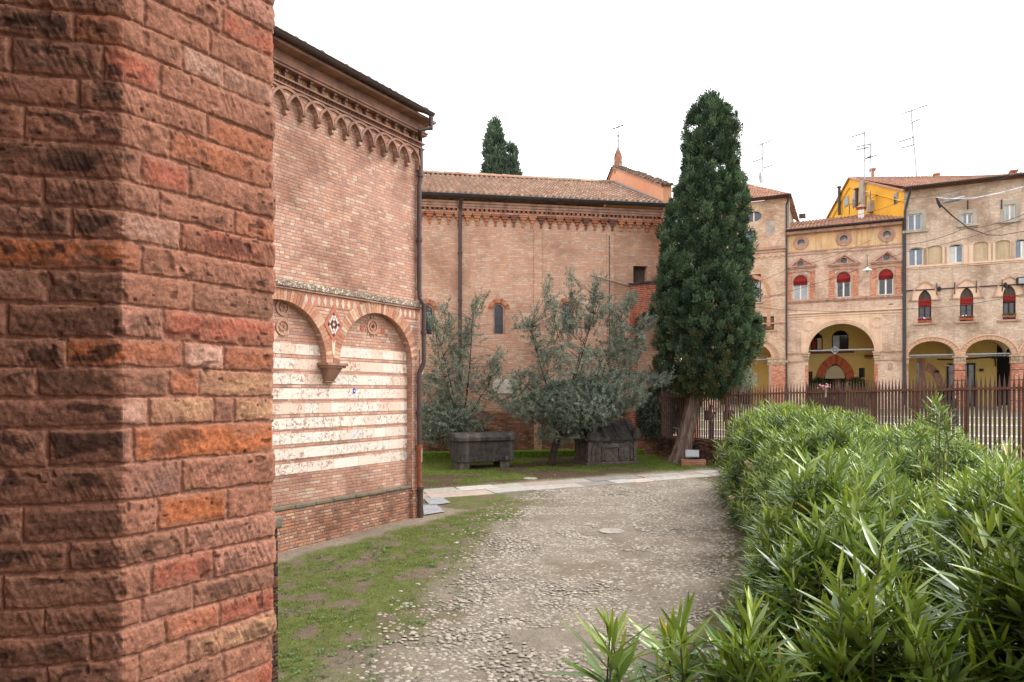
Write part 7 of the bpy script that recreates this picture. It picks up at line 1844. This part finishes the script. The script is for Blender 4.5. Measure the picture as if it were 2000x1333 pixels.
def aerial(label, mast, booms, Z, dish=None):
    o = np.array(W(*mast[0], Z)); t = thing('roof_aerial', label, 'aerial', tuple(o)); q = lambda p, dz=0: tuple(np.array(W(p[0], p[1], Z+dz))-o)
    MB().tube([q(mast[0]), q(mast[1])], .05, 6).build('mast', M['grey_metal'], t)
    for a, b in booms:
        mb = MB().tube([q(a), q(b, -.3)], .036, 5); A, B = np.array(q(a)), np.array(q(b, -.3))
        for s in np.linspace(.05, 1, 8): c = A*(1-s)+B*s; mb.tube([tuple(c-np.array([.02, .28, .0])), tuple(c+np.array([.02, .28, 0]))], .013, 4)
        mb.tube([tuple(A-np.array([.1, 0, .22])), tuple(A), tuple(A+np.array([-.1, 0, .22]))], .013, 4)
        mb.build('boom', M['iron'], t)
aerial('aerial with three booms on the tower house roof', ((1490.4, 362), (1489, 280)), (((1478, 286), (1507, 274.5)), ((1489, 310), (1470, 317)), ((1490, 329), (1508, 323.5))), 60)
aerial('aerial on a straight mast at the yellow gable', ((1689, 412), (1689, 258)), (((1689, 260), (1663, 268)), ((1697, 288), (1672, 293)), ((1689, 311), (1714, 303))), 57)
aerial('shorter aerial leaning beside the yellow gable chimney', ((1703, 400), (1700, 280)), (((1700, 282), (1674, 287)), ((1700, 306), (1690, 310))), 57.5)
aerial('tallest leaning aerial on the ridge of the long palazzo', ((1790.6, 346), (1779.5, 217)), (((1762, 223), (1813, 205)), ((1781, 240), (1797, 233)), ((1783, 269), (1755, 278)), ((1786, 283), (1759, 290))), 56)
def dish(px, py, Z, r, label, rot):
    x, y, z = W(px, py, Z); t = thing('satellite_dish', label, 'satellite dish', (x, y, z), rot)
    n = 16; P = [(0, .10, 0)]; F = []
    for i, q in enumerate((.4, .75, 1.0)): P += [(r*q*math.cos(2*PI*k/n), .10*(1-q*q), r*1.1*q*math.sin(2*PI*k/n)) for k in range(n)]
    F += [(0, 1+k, 1+(k+1) % n) for k in range(n)]
    for i in range(2): F += [(1+i*n+k, 1+(i+1)*n+k, 1+(i+1)*n+(k+1) % n, 1+i*n+(k+1) % n) for k in range(n)]
    o = MB().add(P, F).build('reflector', M['grey_metal'], t, True); m = o.modifiers.new('thick', 'SOLIDIFY'); m.thickness = .02
    MB().tube([(0, .1, 0), (0, .3, -.1), (0, .32, -r-.5)], .03, 5).build('bracket', M['iron'], t); MB().tube([(0, .02, -r), (0, -.45, -.1)], .015, 5).tube([(0, -.42, -.1), (0, -.52, -.06)], .04, 6).build('feed_arm', M['iron'], t)
dish(1485.5, 347, 59.6, .5, 'satellite dish at the foot of the tower house aerial', 1.0)
dish(1667, 397, 55.6, .42, 'satellite dish on the yellow gable below the two small windows', .9)
dish(1700, 381, 54.8, .38, 'satellite dish beside the grey flue on the yellow gable', 1.0)
def wall_lantern():
    u, z = PF.uv(1997, 550, -.3); X, Y, _ = PF.world(u, -.35); t = thing('wall_floodlight', 'dark boxy floodlight fixed to the long palazzo front', 'floodlight', (X, Y, z), PF.ang)
    MB().box(-.34, .34, -.2, .2, -.25, .28).build('housing', M['iron'], t, bevel=.03); MB().box(-.26, .26, -.215, -.203, -.17, .2).build('lens', M['glass_pale'], t); MB().box(-.05, .05, .2, .37, -.05, .05).build('bracket', M['iron'], t)
wall_lantern()

# ---------------------------------------------------------------- people beyond the fence
def person(label, X, Y, rot, tops, legs_c, hair_c, pose='stand', bag=False, h=1.70, hair_long=False):
    z0 = float(pz(X, Y)); t = thing('person', label, 'person', (X, Y, z0), rot); k = h/1.70
    def skin_mesh(name, J, E, mat, root=0, sub=2):
        me = bpy.data.meshes.new(name); me.from_pydata([(a*k, b*k, c*k) for a, b, c, _ in J], E, []); me.skin_vertices.new() if False else None
        o = bpy.data.objects.new(name, me); COL.objects.link(o); o.parent = t
        m = o.modifiers.new('skin', 'SKIN'); m.use_smooth_shade = True
        for i, v in enumerate(me.skin_vertices[0].data): r = J[i][3]*k; v.radius = (r, r) if not isinstance(J[i][3], tuple) else (J[i][3][0]*k, J[i][3][1]*k); v.use_root = (i == root)
        s = o.modifiers.new('sub', 'SUBSURF'); s.levels = sub; s.render_levels = sub; me.materials.append(mat); return o
    J = [(0, 0, .95, .105), (0, .0, 1.10, .100), (0, .01, 1.28, .115), (0, .02, 1.42, .10), (0, .0, 1.485, .052), (0, -.01, 1.55, .072), (0, -.015, 1.62, .088), (0, -.01, 1.68, .06)]
    E = [(i, i+1) for i in range(7)]
    def chain(a, pts):
        p = a
        for q in pts: J.append(q); E.append((p, len(J)-1)); p = len(J)-1
        return p
    for s in (-1, 1):
        chain(0, [(s*.095, 0, .86, .085), (s*.10, -.01+.03*s, .50, .058), (s*.105, .02+.05*s, .10, .040), (s*.11, -.12+.05*s, .035, .034)])
        if pose == 'camera': arm = [(s*.185, .01, 1.40, .052), (s*.25, -.10, 1.17, .042), (s*.10, -.24, 1.42, .032), (s*.075, -.27, 1.47, .030)]; fd = (-.4*s, -.5, .75)
        else: arm = [(s*.185, .01, 1.40, .052), (s*.235, .02, 1.13, .040), (s*.235, -.07, .90, .030), (s*.23, -.09, .84, .030)]; fd = (0, -.25, -.97)
        e = chain(3, arm); b = np.array(J[e][:3]); f = np.array(fd)
        side = np.array([0, 1., 0]) if pose != 'camera' else np.array([s*1., 0, .5])
        for q, l in zip((-1.5, -.5, .5, 1.5), (.062, .074, .070, .054)):
            r0 = b+f*.035+side*q*.017; chain(e, [(*r0, .0095), (*(r0+f*l*.55), .009), (*(r0+f*l+np.array([-s*.015, 0, 0])), .008)])
        th = b+side*-.03+f*.0; chain(e, [(*th, .010), (*(th+f*.035-side*.02), .009)])
    skin_mesh('body', J, E, M['skin'])
    mb = MB(); 
    for s in (-1, 1): mb.ball((s*.033*k, -.092*k, 1.625*k), .012*k, 6, 4)
    mb.build('eyes', M['dark'], t)
    MB().add([(-.014*k, -.09*k, 1.585*k), (.014*k, -.09*k, 1.585*k), (0, -.125*k, 1.59*k), (0, -.088*k, 1.63*k)], [(0, 1, 2), (0, 2, 3), (1, 3, 2)]).build('nose', M['skin'], t); MB().box(-.025*k, .025*k, -.096*k, -.08*k, 1.552*k, 1.560*k).build('mouth', M['terracotta'], t)
    mb = MB(); mb.ball((0, .02*k, 1.645*k), (.10*k, .105*k, .10*k), 12, 8)
    if hair_long: mb.ball((0, .06*k, 1.54*k), (.10*k, .06*k, .15*k), 10, 6)
    mb.build('hair', plain_mat('hair '+label[:12], hair_c, None, 20, rough=.6), t, True)
    mt = plain_mat('jacket '+label[:12], tops, None, 9)
    Jt = [(0, 0, .88, .150), (0, 0, 1.12, .142), (0, .01, 1.28, .150), (0, .02, 1.42, .10), (0, .0, 1.465, .065)]; Et = [(0, 1), (1, 2), (2, 3), (3, 4)]
    for s in (-1, 1):
        b0 = len(Jt); Jt += [(s*.185, .01, 1.40, .066), ((s*.25, -.10, 1.17, .055) if pose == 'camera' else (s*.235, .02, 1.13, .052)), ((s*.115, -.22, 1.38, .045) if pose == 'camera' else (s*.235, -.06, .93, .043))]; Et += [(3, b0), (b0, b0+1), (b0+1, b0+2)]
    skin_mesh('jacket', Jt, Et, mt)
    Jl = [(0, 0, 1.02, .132), (0, 0, .93, .135)]; El = [(0, 1)]
    for s in (-1, 1): b0 = len(Jl); Jl += [(s*.097, 0, .84, .10), (s*.10, -.01+.03*s, .50, .072), (s*.105, .02+.05*s, .11, .056)]; El += [(1, b0), (b0, b0+1), (b0+1, b0+2)]
    skin_mesh('trousers', Jl, El, plain_mat('trousers '+label[:12], legs_c, None, 9))
    mb = MB()
    for s in (-1, 1): mb.ball((s*.11*k, (-.07+.05*s)*k, .04*k), (.045*k, .13*k, .045*k), 10, 6)
    mb.build('shoes', M['dark'], t)
    if bag:
        x = bpy.data.objects.get('none'); b = MB().box(-.17*k, .17*k, .14*k, .34*k, 1.0*k, 1.46*k); o = b.build('backpack', M['iron'], None, bevel=.05)
        o.location = (X, Y, z0); o.rotation_euler = (0, 0, rot); props(o, 'dark backpack on the person in pink outside the fence', 'backpack')
        mb = MB()
        for s in (-1, 1): mb.tube([(s*.11*k, .16*k, 1.44*k), (s*.12*k, .02*k, 1.49*k), (s*.115*k, -.145*k, 1.35*k), (s*.13*k, -.10*k, 1.15*k), (s*.14*k, .14*k, 1.05*k)], .018*k, 5)
        mb.build('strap', M['iron'], o)
X, Y, _ = W(1390, 800, 30.6); person('person with red hair, pale pink top and dark backpack outside the fence', X, Y, math.radians(78), (206,170,160), (66,82,110), (150,84,52), 'camera', True, 1.68, True)
X, Y, _ = W(1424, 800, 30.0); person('brown haired person in a dark coat just showing over the oleanders', X, Y, math.radians(20), (60,52,52), (50,50,58), (74,48,36), 'stand', False, 1.74)
X, Y, _ = W(1706, 760, 47.0); person('person in black standing under the great portico arch', X, Y, math.radians(10), (40,38,42), (34,34,40), (60,48,44), 'stand', False, 1.72)
X, Y, _ = W(1864, 790, 36.0); person('person in dark jacket and blue jeans crossing the square behind the fence', X, Y, math.radians(60), (44,46,54), (70,84,120), (50,40,36), 'stand', False, 1.75)
